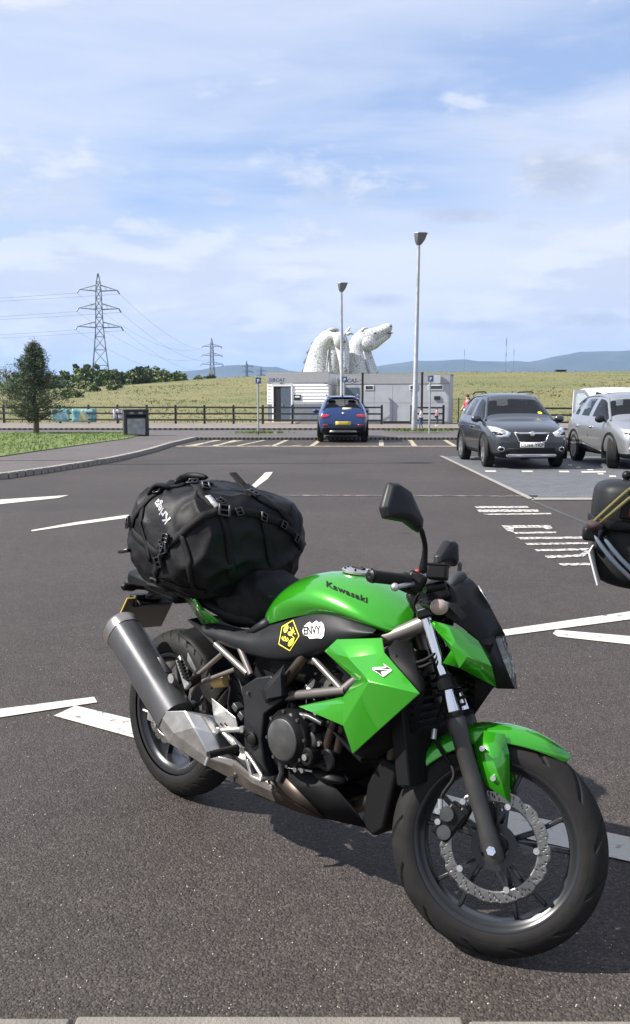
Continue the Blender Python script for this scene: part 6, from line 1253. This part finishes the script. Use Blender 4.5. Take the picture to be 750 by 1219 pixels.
b = MB(); b.ball((-.268, -.205, .0), (.030, .028, .020), 12, 8); obj('strap_knot', b, mat('knot_dark_red', (.04, .02, .025), .8, var=.5, vscale=60), cs)
b = MB(); b.box((-.275, -.15, -.035), (.05, .08, .05)); obj('case_latch', b, M_BLKP, cs, bevel=.01)
for k in (0, 1):
    b = MB(); b.tube([(-.268 + .03 * k, -.205, -.03), (-.21 + .035 * k, -.225, -.10), (-.12 + .04 * k, -.225, -.17), (-.02 + .04 * k, -.20, -.235)], .009, 8); obj('bungee_cord', b, M_BUNG, cs, sub=1)
b = MB(); b.box((-.115, -.235, -.15), (.028, .02, .024)); obj('cord_toggle', b, MATS['red_reflector'], cs, bevel=.003)
b = MB(); b.ball((-.17, -.05, .182), (.018, .018, .018), 10, 6); b.cyl((-.17, -.05, .14), (-.17, -.05, .175), .012); obj('antenna_knob', b, M_BLKP, cs)
bpy.context.view_layer.update(); W2 = m2.matrix_basis.inverted(); q = W2 @ Vector(pt(709, 674, 3.12))
b = MB(); b.box((0, 0, 0), (.006, .17, .12), None); npl = obj('number_plate', b, M_WPL, m2, bevel=.001); npl.location = q + Vector((.0, .03, 0)); npl.rotation_euler = (0, R(-16), R(-8))
b = MB(); b.loft([[Vector((x, math.cos(a) * w, z + math.sin(a) * h)) for a in [k * math.pi / 6 for k in range(12)]] for x, w, z, h in ((q.x + .10, .03, q.z - .07, .03), (q.x + .22, .08, q.z - .05, .06), (.0, .10, .70, .08))]); obj('tail_unit', b, M_BLKP, m2)

# ================================================================== CARS
M_TYRE = mat('car_tyre', (.02, .02, .02), .8); M_ALLOY = mat('alloy', (.30, .31, .32), .35, .8); M_CLADB = mat('black_cladding', (.012, .0125, .013), .6, var=.15); M_CGL = mat('car_glass', (.34, .38, .40), .0, trans=1.0, coat=.7); M_CGL.node_tree.nodes['Principled BSDF'].inputs['IOR'].default_value = 1.03; M_HL = mat('headlamp_glass', (.62, .64, .66), .08, .35, coat=1); M_TL = mat('tail_lamp_red', (.40, .018, .03), .15, coat=1)
M_CARCH = mat('car_chrome', (.62, .63, .65), .18, .95); M_PW = mat('plate_white', (.72, .72, .69), .45); M_INT = mat('car_interior', (.022, .022, .024), .8)
def car(name, label, loc, rz, st, paint, L_, wb, wr, hw, steer=0, cat='car', glass_from=0, front_overhang=None):
    """st: stations along x (front to back): x, zbot, hw, zbelt, hwbelt, ztop, hwtop, kind of the panel to the next station"""
    t = thing(name, label, cat, loc, rz); n = len(st); V = []; F = []; mi = []
    for x, zb, w, zl, wl, zt, wt, k in st:
        ring = [(0, zb), (w * .80, zb), (w * .985, zb + .10), (w, (zb + .10) * .45 + zl * .55), (w * 1.0, zl * .80 + zb * .2), (wl, zl), (wt, zt - .035), (wt * .72, zt), (0, zt + .012)]
        V += [(x, y, z) for y, z in ring] + [(x, -y, z) for y, z in ring[1:-1]]
    m = 16
    def idx(i, j, s): return i * m + (j if s > 0 or j in (0, 8) else 8 + j)
    for i in range(n - 1):
        k = st[i][7]
        for s in (1, -1):
            for j in range(8):
                q = (idx(i, j, s), idx(i + 1, j, s), idx(i + 1, j + 1, s), idx(i, j + 1, s)); F.append(q if s > 0 else q[::-1])
                mm = 0
                if j <= 1: mm = 1
                if j == 2 and False: mm = 1
                if 'g' in k and j == 5: mm = 2
                if ('w' in k or 'r' in k) and j in (6, 7): mm = 3 if 'w' in k else 4
                mi.append(mm)
    for i, s in ((0, 1), (n - 1, -1)):
        rg = [idx(i, j, 1) for j in range(9)] + [idx(i, j, -1) for j in range(7, 0, -1)]; F.append(tuple(rg if s > 0 else rg[::-1])); mi.append(0)
    me = bpy.data.meshes.new('tmp'); me.from_pydata(V, [], F); me.update()
    for _ in range(5): me.materials.append(None)
    me.polygons.foreach_set('material_index', mi); o = bpy.data.objects.new('tmp', me); COL.objects.link(o); md = o.modifiers.new('s', 'SUBSURF'); md.levels = 2; md.render_levels = 2
    bpy.context.view_layer.update(); ev = o.evaluated_get(bpy.context.evaluated_depsgraph_get()).to_mesh(); VV = [v.co.copy() for v in ev.vertices]; PP = [(tuple(p.vertices), p.material_index) for p in ev.polygons]; o.evaluated_get(bpy.context.evaluated_depsgraph_get()).to_mesh_clear(); bpy.data.objects.remove(o)
    tree = BVHTree.FromPolygons(VV, [p[0] for p in PP]); made = {}
    for k, nm, mm in ((0, 'body', paint), (1, 'sill_cladding', M_CLADB), (2, 'side_window', M_CGL), (3, 'windscreen', M_CGL), (4, 'rear_window', M_CGL)):
        sides = (1, -1) if k == 2 else (0,)
        for sd in sides:
            fs = [p for p, i in PP if i == k and (sd == 0 or (sum(VV[v].y for v in p) > 0) == (sd > 0))]
            if not fs: continue
            used = sorted({v for f in fs for v in f}); mp = {v: i for i, v in enumerate(used)}; b = MB(); b.add([VV[v] for v in used], [tuple(mp[v] for v in f) for f in fs]); made[nm] = obj(nm, b, mm, t, ang=180 if k != 0 else 50)
    fx_ = wb / 2; 
    for x, f in ((fx_, True), (-fx_, False)):
        for s in (1, -1):
            y = s * (hw - .115); b = MB(); c = Vector((x, y, wr)); ax = (0, s, 0)
            b.lathe(c, ax, [(-.11, wr * .66), (-.11, wr * .93), (-.08, wr), (.08, wr), (.11, wr * .93), (.112, wr * .70), (.10, wr * .66)], 36, close=True); w_ = obj('wheel', b, M_TYRE, t)
            b = MB(); b.lathe(c, ax, [(.02, 0), (.02, wr * .66), (.10, wr * .68), (.10, wr * .62), (.05, wr * .58), (.05, 0)], 36); obj('wheel_well', b, M_DARK, w_)
            b = MB(); b.lathe(c, ax, [(.096, wr * .69), (.106, wr * .68), (.106, wr * .62), (.09, wr * .60)], 36); b.cyl(c + Vector((0, s * .05, 0)), c + Vector((0, s * .095, 0)), wr * .16)
            for k in range(5):
                a = k * 2 * math.pi / 5 + .3
                for da in (-.12, .12): b.bar(c + Vector((math.cos(a + da) * wr * .12, s * .090, math.sin(a + da) * wr * .12)), c + Vector((math.cos(a + da * 1.5) * wr * .64, s * .092, math.sin(a + da * 1.5) * wr * .64)), .03, .028, (0, 1, 0))
            rim_ = obj('rim', b, M_ALLOY, w_)
            if f and steer:
                for oo in (w_, *w_.children): oo.data.transform(Matrix.Translation(c) @ Matrix.Rotation(steer, 4, 'Z') @ Matrix.Translation(-c))
            b = MB(); rg = []                                                 # arch lip and dark wheel housing
            for dr, dy in ((.045, -.09), (.045, .004), (.10, .012), (.115, -.02)):
                rg.append([Vector((x + (wr + dr) * math.cos(a), s * (hw + dy), max(.20, wr + (wr + dr) * math.sin(a)))) for a in [R(-25 + 230 * k / 26) for k in range(27)]])
            b.loft(rg, closed=False); obj('wheel_arch', b, M_CLADB, t, ang=60)
            b = MB(); b.add([(x + (wr + .05) * math.cos(R(-25 + 230 * k / 26)), s * (hw - .06 if not (f and steer) else hw - .05), max(.22, wr + (wr + .05) * math.sin(R(-25 + 230 * k / 26)))) for k in range(27)], [tuple(range(27))]); 
    cabin_fit(t, -1.55 if cat == 'car' else -2.0, 1.0, hw * 1.6)
    return t, tree, made
def cabin_fit(t, x0, x1, w):
    b = MB(); b.box(((x0 + x1) / 2, 0, .62), (x1 - x0, w, .06)); obj('cabin_floor', b, M_INT, t)
    for x in (-.12, -1.0):
        for y in (-.36, .36):
            b = MB(); b.box((x, y, .96), (.16, .46, .66), Matrix.Rotation(R(-12), 3, 'Y')); b2 = obj('seat', b, M_INT, t, bevel=.04); b = MB(); b.box((x - .09, y, 1.36), (.10, .24, .17)); obj('headrest', b, M_INT, b2, bevel=.03)
    b = MB(); b.box((.78, 0, .96), (.5, w, .12)); d = obj('dashboard', b, M_INT, t, bevel=.03); b = MB(); b.lathe((.52, -.36, 1.02), (.8, 0, .45), [(-.014, .17), (.014, .17), (.014, .195), (-.014, .195)], 24, close=True); obj('steering_wheel', b, M_INT, d)
def onto(t, tree, name, poly, m, axis, off=.006, solid=.012, cut=2, par=None):
    """outline pressed onto the body: axis 'F' seen from the front, 'B' from behind, 'R'/'L' from the sides"""
    if axis in 'FB':
        s = 1 if axis == 'F' else -1; return decal(name, [(y * s, z) for y, z in poly], [tuple(range(len(poly)))], m, (s * 1.8, 0, 0), (0, s, 0), (0, 0, 1), tree, par or t, off, cut, solid, (s, 0, 0), 60)
    s = 1 if axis == 'L' else -1; return decal(name, [(-x * s, z) for x, z in poly], [tuple(range(len(poly)))], m, (0, s * .6, 0), (-s, 0, 0), (0, 0, 1), tree, par or t, off, cut, solid, (0, s, 0), 60)
def rect(y0, y1, z0, z1): return [(y0, z0), (y1, z0), (y1, z1), (y0, z1)]
def door_mirror(t, x, y, z, m, cap):
    for s in (1, -1):
        b = MB(); b.ball((x, s * (y + .10), z), (.075, .115, .085), 12, 8); o = obj('door_mirror', b, cap, t); b = MB(); b.bar((x + .02, s * (y - .04), z - .05), (x, s * (y + .04), z - .03), .05, .04); obj('mirror_arm', b, M_CLADB, o)
def pillars(t, tree, pts, m, r=.022):
    for s in (1, -1):
        q = [Vector((x, s * y, z)) for x, y, z in pts]; q2 = []
        for a, c in zip(q[:-1], q[1:]):
            for k in range(4):
                h = tree.find_nearest(a.lerp(c, k / 4)); q2.append(h[0] + h[1] * .004)
        h = tree.find_nearest(q[-1]); q2.append(h[0] + h[1] * .004); b = MB(); b.tube(q2, r, 8); obj('pillar', b, m, t)
P_GREY = mat('graphite_paint', (.040, .048, .056), .28, .5, coat=1); P_SILV = mat('silver_paint', (.31, .32, .335), .30, .65, coat=1); P_BLUE = mat('blue_paint', (.012, .042, .15), .28, .45, coat=1); P_WHITE = mat('white_paint', (.76, .77, .78), .32, coat=.6)
SUV = [(2.10, .30, .60, .62, .56, .70, .50, ''), (2.06, .24, .72, .72, .68, .84, .60, ''), (1.92, .22, .82, .82, .76, .92, .66, ''), (1.55, .22, .875, .93, .82, 1.01, .70, ''), (1.12, .22, .885, 1.0, .845, 1.08, .72, ''), (1.02, .22, .885, 1.02, .85, 1.11, .72, 'wg'), (.30, .22, .885, 1.04, .85, 1.58, .60, 'g'), (.18, .22, .885, 1.045, .85, 1.615, .60, 'g'),
       (-.14, .22, .885, 1.05, .85, 1.65, .60, ''), (-.22, .22, .885, 1.05, .85, 1.652, .60, 'g'), (-1.02, .22, .885, 1.07, .85, 1.635, .59, ''), (-1.10, .22, .885, 1.08, .85, 1.63, .59, 'g'), (-1.46, .22, .88, 1.10, .84, 1.60, .575, ''), (-1.62, .23, .87, 1.11, .83, 1.57, .56, 'r'), (-1.92, .26, .83, 1.08, .78, 1.18, .66, ''), (-2.02, .28, .81, 1.0, .77, 1.06, .66, ''), (-2.10, .34, .74, .80, .70, .84, .58, ''), (-2.12, .40, .66, .66, .60, .70, .52, '')]
def suv_front(t, tree, paint, plate, chrome=True, kind=0):
    for s in (1, -1):
        hl = [(s * .45, .79), (s * .51, .70), (s * .69, .695), (s * .81, .79), (s * .835, .925), (s * .71, .905)] if kind == 0 else [(s * .40, .78), (s * .52, .70), (s * .66, .73), (s * .78, .83), (s * .79, .88), (s * .64, .86)]
        if s < 0: hl = hl[::-1]
        h = onto(t, tree, 'headlight', hl, M_HL, 'F', .008); q = [(a * .985 + s * .02, z) for a, z in hl]
        c = (sum(a for a, z in hl) / 6, sum(z for a, z in hl) / 6); onto(t, tree, 'headlight_bowl', ellipse(c[0] - s * .05, c[1], .055, .045, 0), M_CARCH, 'F', .016, .01, 1, h); onto(t, tree, 'headlight_mask', [(c[0] + (a - c[0]) * .5 + s * .06, c[1] + (z - c[1]) * .35 - .025) for a, z in hl], M_ENG, 'F', .017, .006, 1, h)
        f = onto(t, tree, 'fog_lamp', ellipse(s * .66, .44, .075, .055, 0), M_CARCH, 'F', .010); onto(t, tree, 'fog_glass', ellipse(s * .66, .44, .05, .036, 0), M_ENG, 'F', .018, .006, 1, f)
    g = onto(t, tree, 'grille', [(-.36, .80), (-.30, .62), (-.20, .585), (.20, .585), (.30, .62), (.36, .80)], M_DARK, 'F', .006)
    for z in (.62, .655, .69, .725): onto(t, tree, 'grille_bar', rect(-.30 + (.8 - z) * .25, .30 - (.8 - z) * .25, z, z + .012), M_CLADB, 'F', .016, .01, 1, g)
    for z0, z1, w0, w1 in ((.765, .80, .355, .40), (.575, .595, .19, .20)): onto(t, tree, 'chrome_trim', [(-w0, z0), (w0, z0), (w1, z1), (-w1, z1)], M_CARCH, 'F', .018, .014, 2, g)
    for s in (1, -1): onto(t, tree, 'chrome_trim', [(s * .36, .795), (s * .38, .80), (s * .30, .60), (s * .20, .578), (s * .20, .592), (s * .285, .615)], M_CARCH, 'F', .018, .014, 1, g)
    onto(t, tree, 'badge', ellipse(0, .775, .058, .052, 0, 18), M_CARCH, 'F', .034, .012, 1)
    onto(t, tree, 'air_intake', [(-.52, .46), (-.46, .34), (.46, .34), (.52, .46)], M_CLADB, 'F', .006); onto(t, tree, 'skid_plate', [(-.56, .30), (-.52, .26), (.52, .26), (.56, .30), (.50, .335), (-.50, .335)], M_CARCH, 'F', .016)
    np2 = onto(t, tree, 'number_plate', rect(-.26, .26, .475, .585), M_PW, 'F', .026, .012, 1)
    V2, F2 = text_polys(plate, .105, .002, 0, 1.05, 'CENTER'); decal('plate_lettering', [(x, y) for x, y in V2], F2, M_DARK, (1.8, 0, .495), (0, 1, 0), (0, 0, 1), tree, np2, .0345, 0, 0, (1, 0, 0))
def side_trim(t, tree, paint, hz=.86, doors=((.98, -.16), (-.20, -1.12))):
    for s, ax in ((1, 'L'), (-1, 'R')):
        for x0, x1 in doors:
            for xx in (x0, x1): onto(t, tree, 'shut_line', [(xx - .006, .34), (xx + .006, .34), (xx + .006, 1.0), (xx - .006, 1.0)], M_DARK, ax, .003, .002, 1)
            onto(t, tree, 'door_handle', rect(x1 + .06, x1 + .22, hz, hz + .035), paint, ax, .018, .022, 1)
# dark grey car, facing the camera
t, tree, made = car('parked_car', 'dark grey compact car facing the camera with a white front number plate', (4.60, 21.45, 0), R(-90 + 2), SUV, P_GREY, 4.2, 2.55, .345, .885, R(-4))
suv_front(t, tree, P_GREY, 'DU66 YKP'); side_trim(t, tree, P_GREY); door_mirror(t, .86, .86, 1.07, P_GREY, P_GREY); pillars(t, tree, [(1.06, .79, 1.05), (.66, .72, 1.33), (.28, .605, 1.56), (-.3, .59, 1.64), (-1.2, .58, 1.62), (-1.6, .66, 1.4)], P_GREY, .028)
for s in (1, -1):
    b = MB(); b.tube([(.05, s * .56, 1.655), (-.1, s * .565, 1.69), (-1.2, s * .555, 1.685), (-1.4, s * .55, 1.64)], .018, 8); obj('roof_rail', b, M_CLADB, t)
h_ = tree.ray_cast(Vector((1.8, .50, 1.20)), Vector((-1, 0, 0))); b = MB(); b.lathe(h_[0], h_[1], [(0, .05), (.006, .05), (.006, 0)], 12); obj('windscreen_sticker', b, M_YST, t)
# silver car, front wheels turned
CPT = [tuple(s) for s in SUV]
t, tree, made = car('parked_car', 'silver crossover car with black mirrors and its front wheels turned, at the right edge', (7.30, 21.0, 0), R(-90 + 1), CPT, P_SILV, 4.12, 2.55, .345, .885, R(-26))
suv_front(t, tree, P_SILV, 'SK15 LDA' if False else '', True, 1); side_trim(t, tree, P_SILV); door_mirror(t, .86, .86, 1.07, P_SILV, M_CLADB); pillars(t, tree, [(1.06, .79, 1.05), (.66, .72, 1.33), (.28, .605, 1.56), (-.3, .59, 1.64), (-1.2, .58, 1.62), (-1.6, .66, 1.4)], P_SILV, .030)
for ax in 'LR': onto(t, tree, 'door_cladding', [(.86, .30), (-.84, .30), (-.74, .46), (-.5, .50), (.72, .36)], M_CLADB, ax, .008); onto(t, tree, 'chrome_trim', [(.70, .355), (-.5, .49), (-.62, .475), (.72, .335)], M_CARCH, ax, .020)
# blue car seen from behind
t, tree, made = car('parked_car', 'blue car seen from behind with a yellow rear number plate, in the far bays', (.99, 33.75, 0), R(90), SUV, P_BLUE, 4.4, 2.6, .345, .90)
for s in (1, -1):
    tl = [(s * .80, .98), (s * .78, .86), (s * .52, .90), (s * .46, .965), (s * .60, 1.0)]; h = onto(t, tree, 'tail_light', [(-a, z) for a, z in (tl if s > 0 else tl[::-1])], M_TL, 'B', .012); onto(t, tree, 'reflector', rect(-s * .62 - .10, -s * .62 + .10, .60, .64), M_TL, 'B', .012)
onto(t, tree, 'bumper', [(-.80, .30), (.80, .30), (.80, .54), (.60, .57), (-.60, .57), (-.80, .54)], M_CLADB, 'B', .010); onto(t, tree, 'skid_plate', [(-.50, .36), (.50, .36), (.46, .42), (-.46, .42)], M_ALLOY, 'B', .024)
n2 = onto(t, tree, 'number_plate', rect(-.27, .27, .62, .74), M_PLATEY, 'B', .014); onto(t, tree, 'badge', [(0, .97), (.05, 1.03), (0, 1.09), (-.05, 1.03)], M_CARCH, 'B', .014, .012, 1); onto(t, tree, 'window_notice', rect(-.30, .02, 1.16, 1.22), mat('sticker_cream', (.72, .58, .40), .6), 'B', .008, .004, 1)
door_mirror(t, .86, .86, 1.07, P_BLUE, P_BLUE); side_trim(t, tree, P_BLUE); pillars(t, tree, [(-1.62, .57, 1.55), (-1.80, .63, 1.34), (-1.92, .70, 1.15)], P_BLUE, .035); b = MB(); b.box((-1.66, 0, 1.585), (.22, 1.12, .03)); obj('spoiler', b, P_BLUE, t, bevel=.012)
b = MB(); b.tube([(-1.35, 0, 1.63), (-1.42, 0, 1.72)], [.03, .006], 6); obj('aerial', b, M_CLADB, t)
for s in (1, -1):
    b = MB(); b.tube([(.05, s * .56, 1.655), (-.1, s * .565, 1.69), (-1.2, s * .555, 1.685), (-1.4, s * .55, 1.64)], .016, 8); obj('roof_rail', b, M_CARCH, t)
# white van with its driver's door open
VAN = [(2.35, .36, .66, .80, .64, .86, .56, ''), (2.30, .28, .80, .90, .76, 1.0, .66, ''), (2.05, .26, .90, 1.02, .86, 1.12, .72, ''), (1.70, .26, .93, 1.14, .90, 1.24, .76, ''), (1.58, .26, .935, 1.18, .91, 1.30, .78, 'wg'), (.85, .26, .94, 1.20, .91, 1.84, .74, 'g'), (.70, .26, .94, 1.20, .91, 1.90, .76, 'g'), (.10, .26, .94, 1.20, .91, 1.95, .78, ''), (.0, .26, .94, 1.20, .91, 1.95, .78, ''), (-1.9, .26, .94, 1.20, .91, 1.96, .78, ''), (-2.3, .28, .92, 1.20, .89, 1.93, .76, ''), (-2.38, .34, .86, 1.15, .84, 1.88, .72, '')]
t, tree, made = car('parked_van', 'white van with its front door swung open, behind the silver car', (11.15, 33.6, 0), R(-90), VAN, P_WHITE, 4.7, 2.9, .34, .94, cat='van'); side_trim(t, tree, P_WHITE, .95, ((1.3, .15),)); door_mirror(t, 1.25, .92, 1.22, P_WHITE, M_CLADB)
pillars(t, tree, [(1.6, .80, 1.28), (1.2, .77, 1.58), (.84, .745, 1.82)], P_WHITE, .04)
for s in (1, -1): onto(t, tree, 'headlight', [(s * .58, .84), (s * .80, .88), (s * .84, 1.02), (s * .66, .98)][::s], M_HL, 'F', .010)
onto(t, tree, 'grille', rect(-.42, .42, .62, .80), M_DARK, 'F', .01); onto(t, tree, 'bumper', rect(-.72, .72, .36, .54), M_CLADB, 'F', .012)
dv = MB(); HX, HY = 1.30, -.95                                       # door leaf, hinged at the front edge and swung square to the side
O_ = [(0, .34), (1.02, .34), (1.06, 1.10), (1.02, 1.84), (.62, 1.86), (.16, 1.36), (0, 1.20)]; I2 = [(.14, 1.16), (.96, 1.16), (.94, 1.72), (.62, 1.74), (.28, 1.38)]
def dpt(a, z, d=0): return Vector((HX + d + .10 * a, HY - a * .97, z))
fr = bmesh.new(); 
for d in (-.03, .03):
    vo = [dpt(a, z, d) for a, z in O_]; vi = [dpt(a, z, d) for a, z in I2]; dv.add(vo + vi, [(0, 1, 8, 7), (1, 2, 8), (2, 3, 9, 8), (3, 4, 10, 9), (4, 5, 11, 10), (5, 6, 7, 11), (6, 0, 7)])
for a_, k, o in ((O_, len(O_), 0), (I2, len(I2), 7)):
    dv.f += [(o + i, o + (i + 1) % k, 12 + o + (i + 1) % k, 12 + o + i) for i in range(k)]
fr.free(); dr = obj('door', dv, P_WHITE, t, fix=True, ang=30); b = MB(); b.plate([dpt(a, z) for a, z in I2], (.004, 0, 0)); obj('door_window', b, mat('clear_glass', (.75, .82, .84), .03, trans=.6, spec=.6), dr)
b = MB(); b.box(dpt(.93, .98, .05), (.05, .10, .22)); obj('handle', b, M_CLADB, dr, bevel=.01)

# ================================================================== PEOPLE
M_SKIN = mat('skin', (.52, .33, .25), .55); M_HAIR = mat('hair_dark', (.035, .024, .018), .7)
def person(loc, H, rz, label, top, bottom, shoes, pose):
    """one skinned body; clothes are its children"""
    t = thing('person', label, 'person', loc, rz); s = H / 1.75
    J = {'pelvis': (0, 0, .95), 'waist': (0, 0, 1.08), 'chest': (.01, 0, 1.30), 'neck': (.0, 0, 1.48), 'head0': (.02, 0, 1.56), 'head1': (.03, 0, 1.66), 'head2': (.02, 0, 1.73)}
    for k, sd in (('l', 1), ('r', -1)): J.update({'hip' + k: (0, sd * .09, .90), 'knee' + k: (.03 + pose[k][0], sd * .10, .50), 'ank' + k: (pose[k][1], sd * .10, .09), 'toe' + k: (pose[k][1] + .15, sd * .11, .04), 'sh' + k: (0, sd * .19, 1.42), 'el' + k: (pose[k][2], sd * .24, 1.16), 'wr' + k: (pose[k][3], sd * pose[k][5], pose[k][4]), 'ha' + k: (pose[k][3] + .05, sd * pose[k][5], pose[k][4] - .07)})
    rad = {'pelvis': .125, 'waist': .115, 'chest': .135, 'neck': .055, 'head0': .075, 'head1': .095, 'head2': .06, 'hip': .085, 'knee': .055, 'ank': .038, 'toe': .035, 'sh': .06, 'el': .042, 'wr': .030, 'ha': .035}
    E = [('pelvis', 'waist'), ('waist', 'chest'), ('chest', 'neck'), ('neck', 'head0'), ('head0', 'head1'), ('head1', 'head2')]
    for k in 'lr': E += [('pelvis', 'hip' + k), ('hip' + k, 'knee' + k), ('knee' + k, 'ank' + k), ('ank' + k, 'toe' + k), ('chest', 'sh' + k), ('sh' + k, 'el' + k), ('el' + k, 'wr' + k), ('wr' + k, 'ha' + k)]
    def skin(name, ns, es, m, f, par):
        me = bpy.data.meshes.new(name); ix = {n: i for i, n in enumerate(ns)}; me.from_pydata([Vector(J[n]) * s for n in ns], [(ix[a], ix[c]) for a, c in es], []); o = bpy.data.objects.new(name, me); link(o, par); o.modifiers.new('skin', 'SKIN')
        if not me.skin_vertices: me.attributes.new('x', 'FLOAT', 'POINT'); 
        lay = me.skin_vertices[0].data if me.skin_vertices else None
        if lay:
            for i, n in enumerate(ns):
                r = rad.get(n, rad.get(n[:-1], .05)) * s * f; lay[i].radius = (r, r); lay[i].use_root = i == 0
        md = o.modifiers.new('sub', 'SUBSURF'); md.levels = 2; md.render_levels = 2
        bpy.context.view_layer.update(); dg = bpy.context.evaluated_depsgraph_get(); m2_ = bpy.data.meshes.new_from_object(o.evaluated_get(dg)); o.modifiers.clear(); o.data = m2_; m2_.materials.clear(); m2_.materials.append(m); smooth_mesh(m2_, 180); return o
    names = list(J); bpy.context.view_layer.update(); body = skin('body', names, E, M_SKIN, 1.0, t)
    skin('top', ['chest', 'waist', 'pelvis', 'neck', 'shl', 'ell', 'shr', 'elr'], [('chest', 'waist'), ('waist', 'pelvis'), ('chest', 'neck'), ('chest', 'shl'), ('shl', 'ell'), ('chest', 'shr'), ('shr', 'elr')], top, 1.13, t)
    skin('trousers', ['pelvis', 'hipl', 'kneel', 'ankl', 'hipr', 'kneer', 'ankr'], [('pelvis', 'hipl'), ('hipl', 'kneel'), ('kneel', 'ankl'), ('pelvis', 'hipr'), ('hipr', 'kneer'), ('kneer', 'ankr')], bottom, 1.16, t)
    b = MB(); b.ball(Vector((.012, 0, 1.685)) * s, (.105 * s, .098 * s, .095 * s), 14, 10); obj('hair', b, M_HAIR, t)
    for k in 'lr': b = MB(); q = Vector(J['ank' + k]) * s; b.ball(q + Vector((.06, 0, -.04)) * s, (.135 * s, .05 * s, .05 * s), 10, 6); obj('shoe', b, shoes, t)
    return t
p = pt(556, 508.5, 47.6); person((p.x, p.y, .04), 1.72, R(200), 'person in a red top and pale trousers walking beside the dark grey car', mat('cloth_red', (.34, .05, .08), .8), mat('cloth_pale', (.50, .48, .46), .8), M_WPL, {'l': (.10, .18, -.08, .06, .98, .26), 'r': (-.04, -.22, .10, .22, 1.00, .24)})
p = pt(497.5, 512, 43.9); person((p.x + .15, p.y, .06), 1.02, R(160), 'small child in a white top and blue trousers beside the taller lamp post', mat('cloth_white', (.66, .66, .66), .8), mat('cloth_blue', (.05, .10, .22), .8), mat('shoe_red', (.35, .05, .06), .6), {'l': (.06, .10, .05, .15, 1.02, .25), 'r': (-.02, -.12, -.05, .02, .96, .26)})
p = pt(519.5, 508, 50.5); person((p.x, p.y, .05), 1.0, R(-20), 'small child in pink bending behind the short fence before the grey cabin', mat('cloth_pink', (.55, .22, .30), .8), mat('cloth_dark', (.05, .05, .07), .8), M_WPL, {'l': (.10, .02, .15, .32, .95, .18), 'r': (.08, -.06, .15, .30, .90, .18)})

# blacks of cloth, rubber and moulded plastic reflect little
for n_ in ('satin_black_plastic', 'matte_black', 'charcoal_plastic', 'rubber', 'seat_vinyl', 'coated_black_fabric', 'black_webbing', 'case_black', 'black_cladding', 'engine_black', 'car_tyre', 'tarmac'):
    MATS[n_].node_tree.nodes["Principled BSDF"].inputs['Specular IOR Level'].default_value = .20
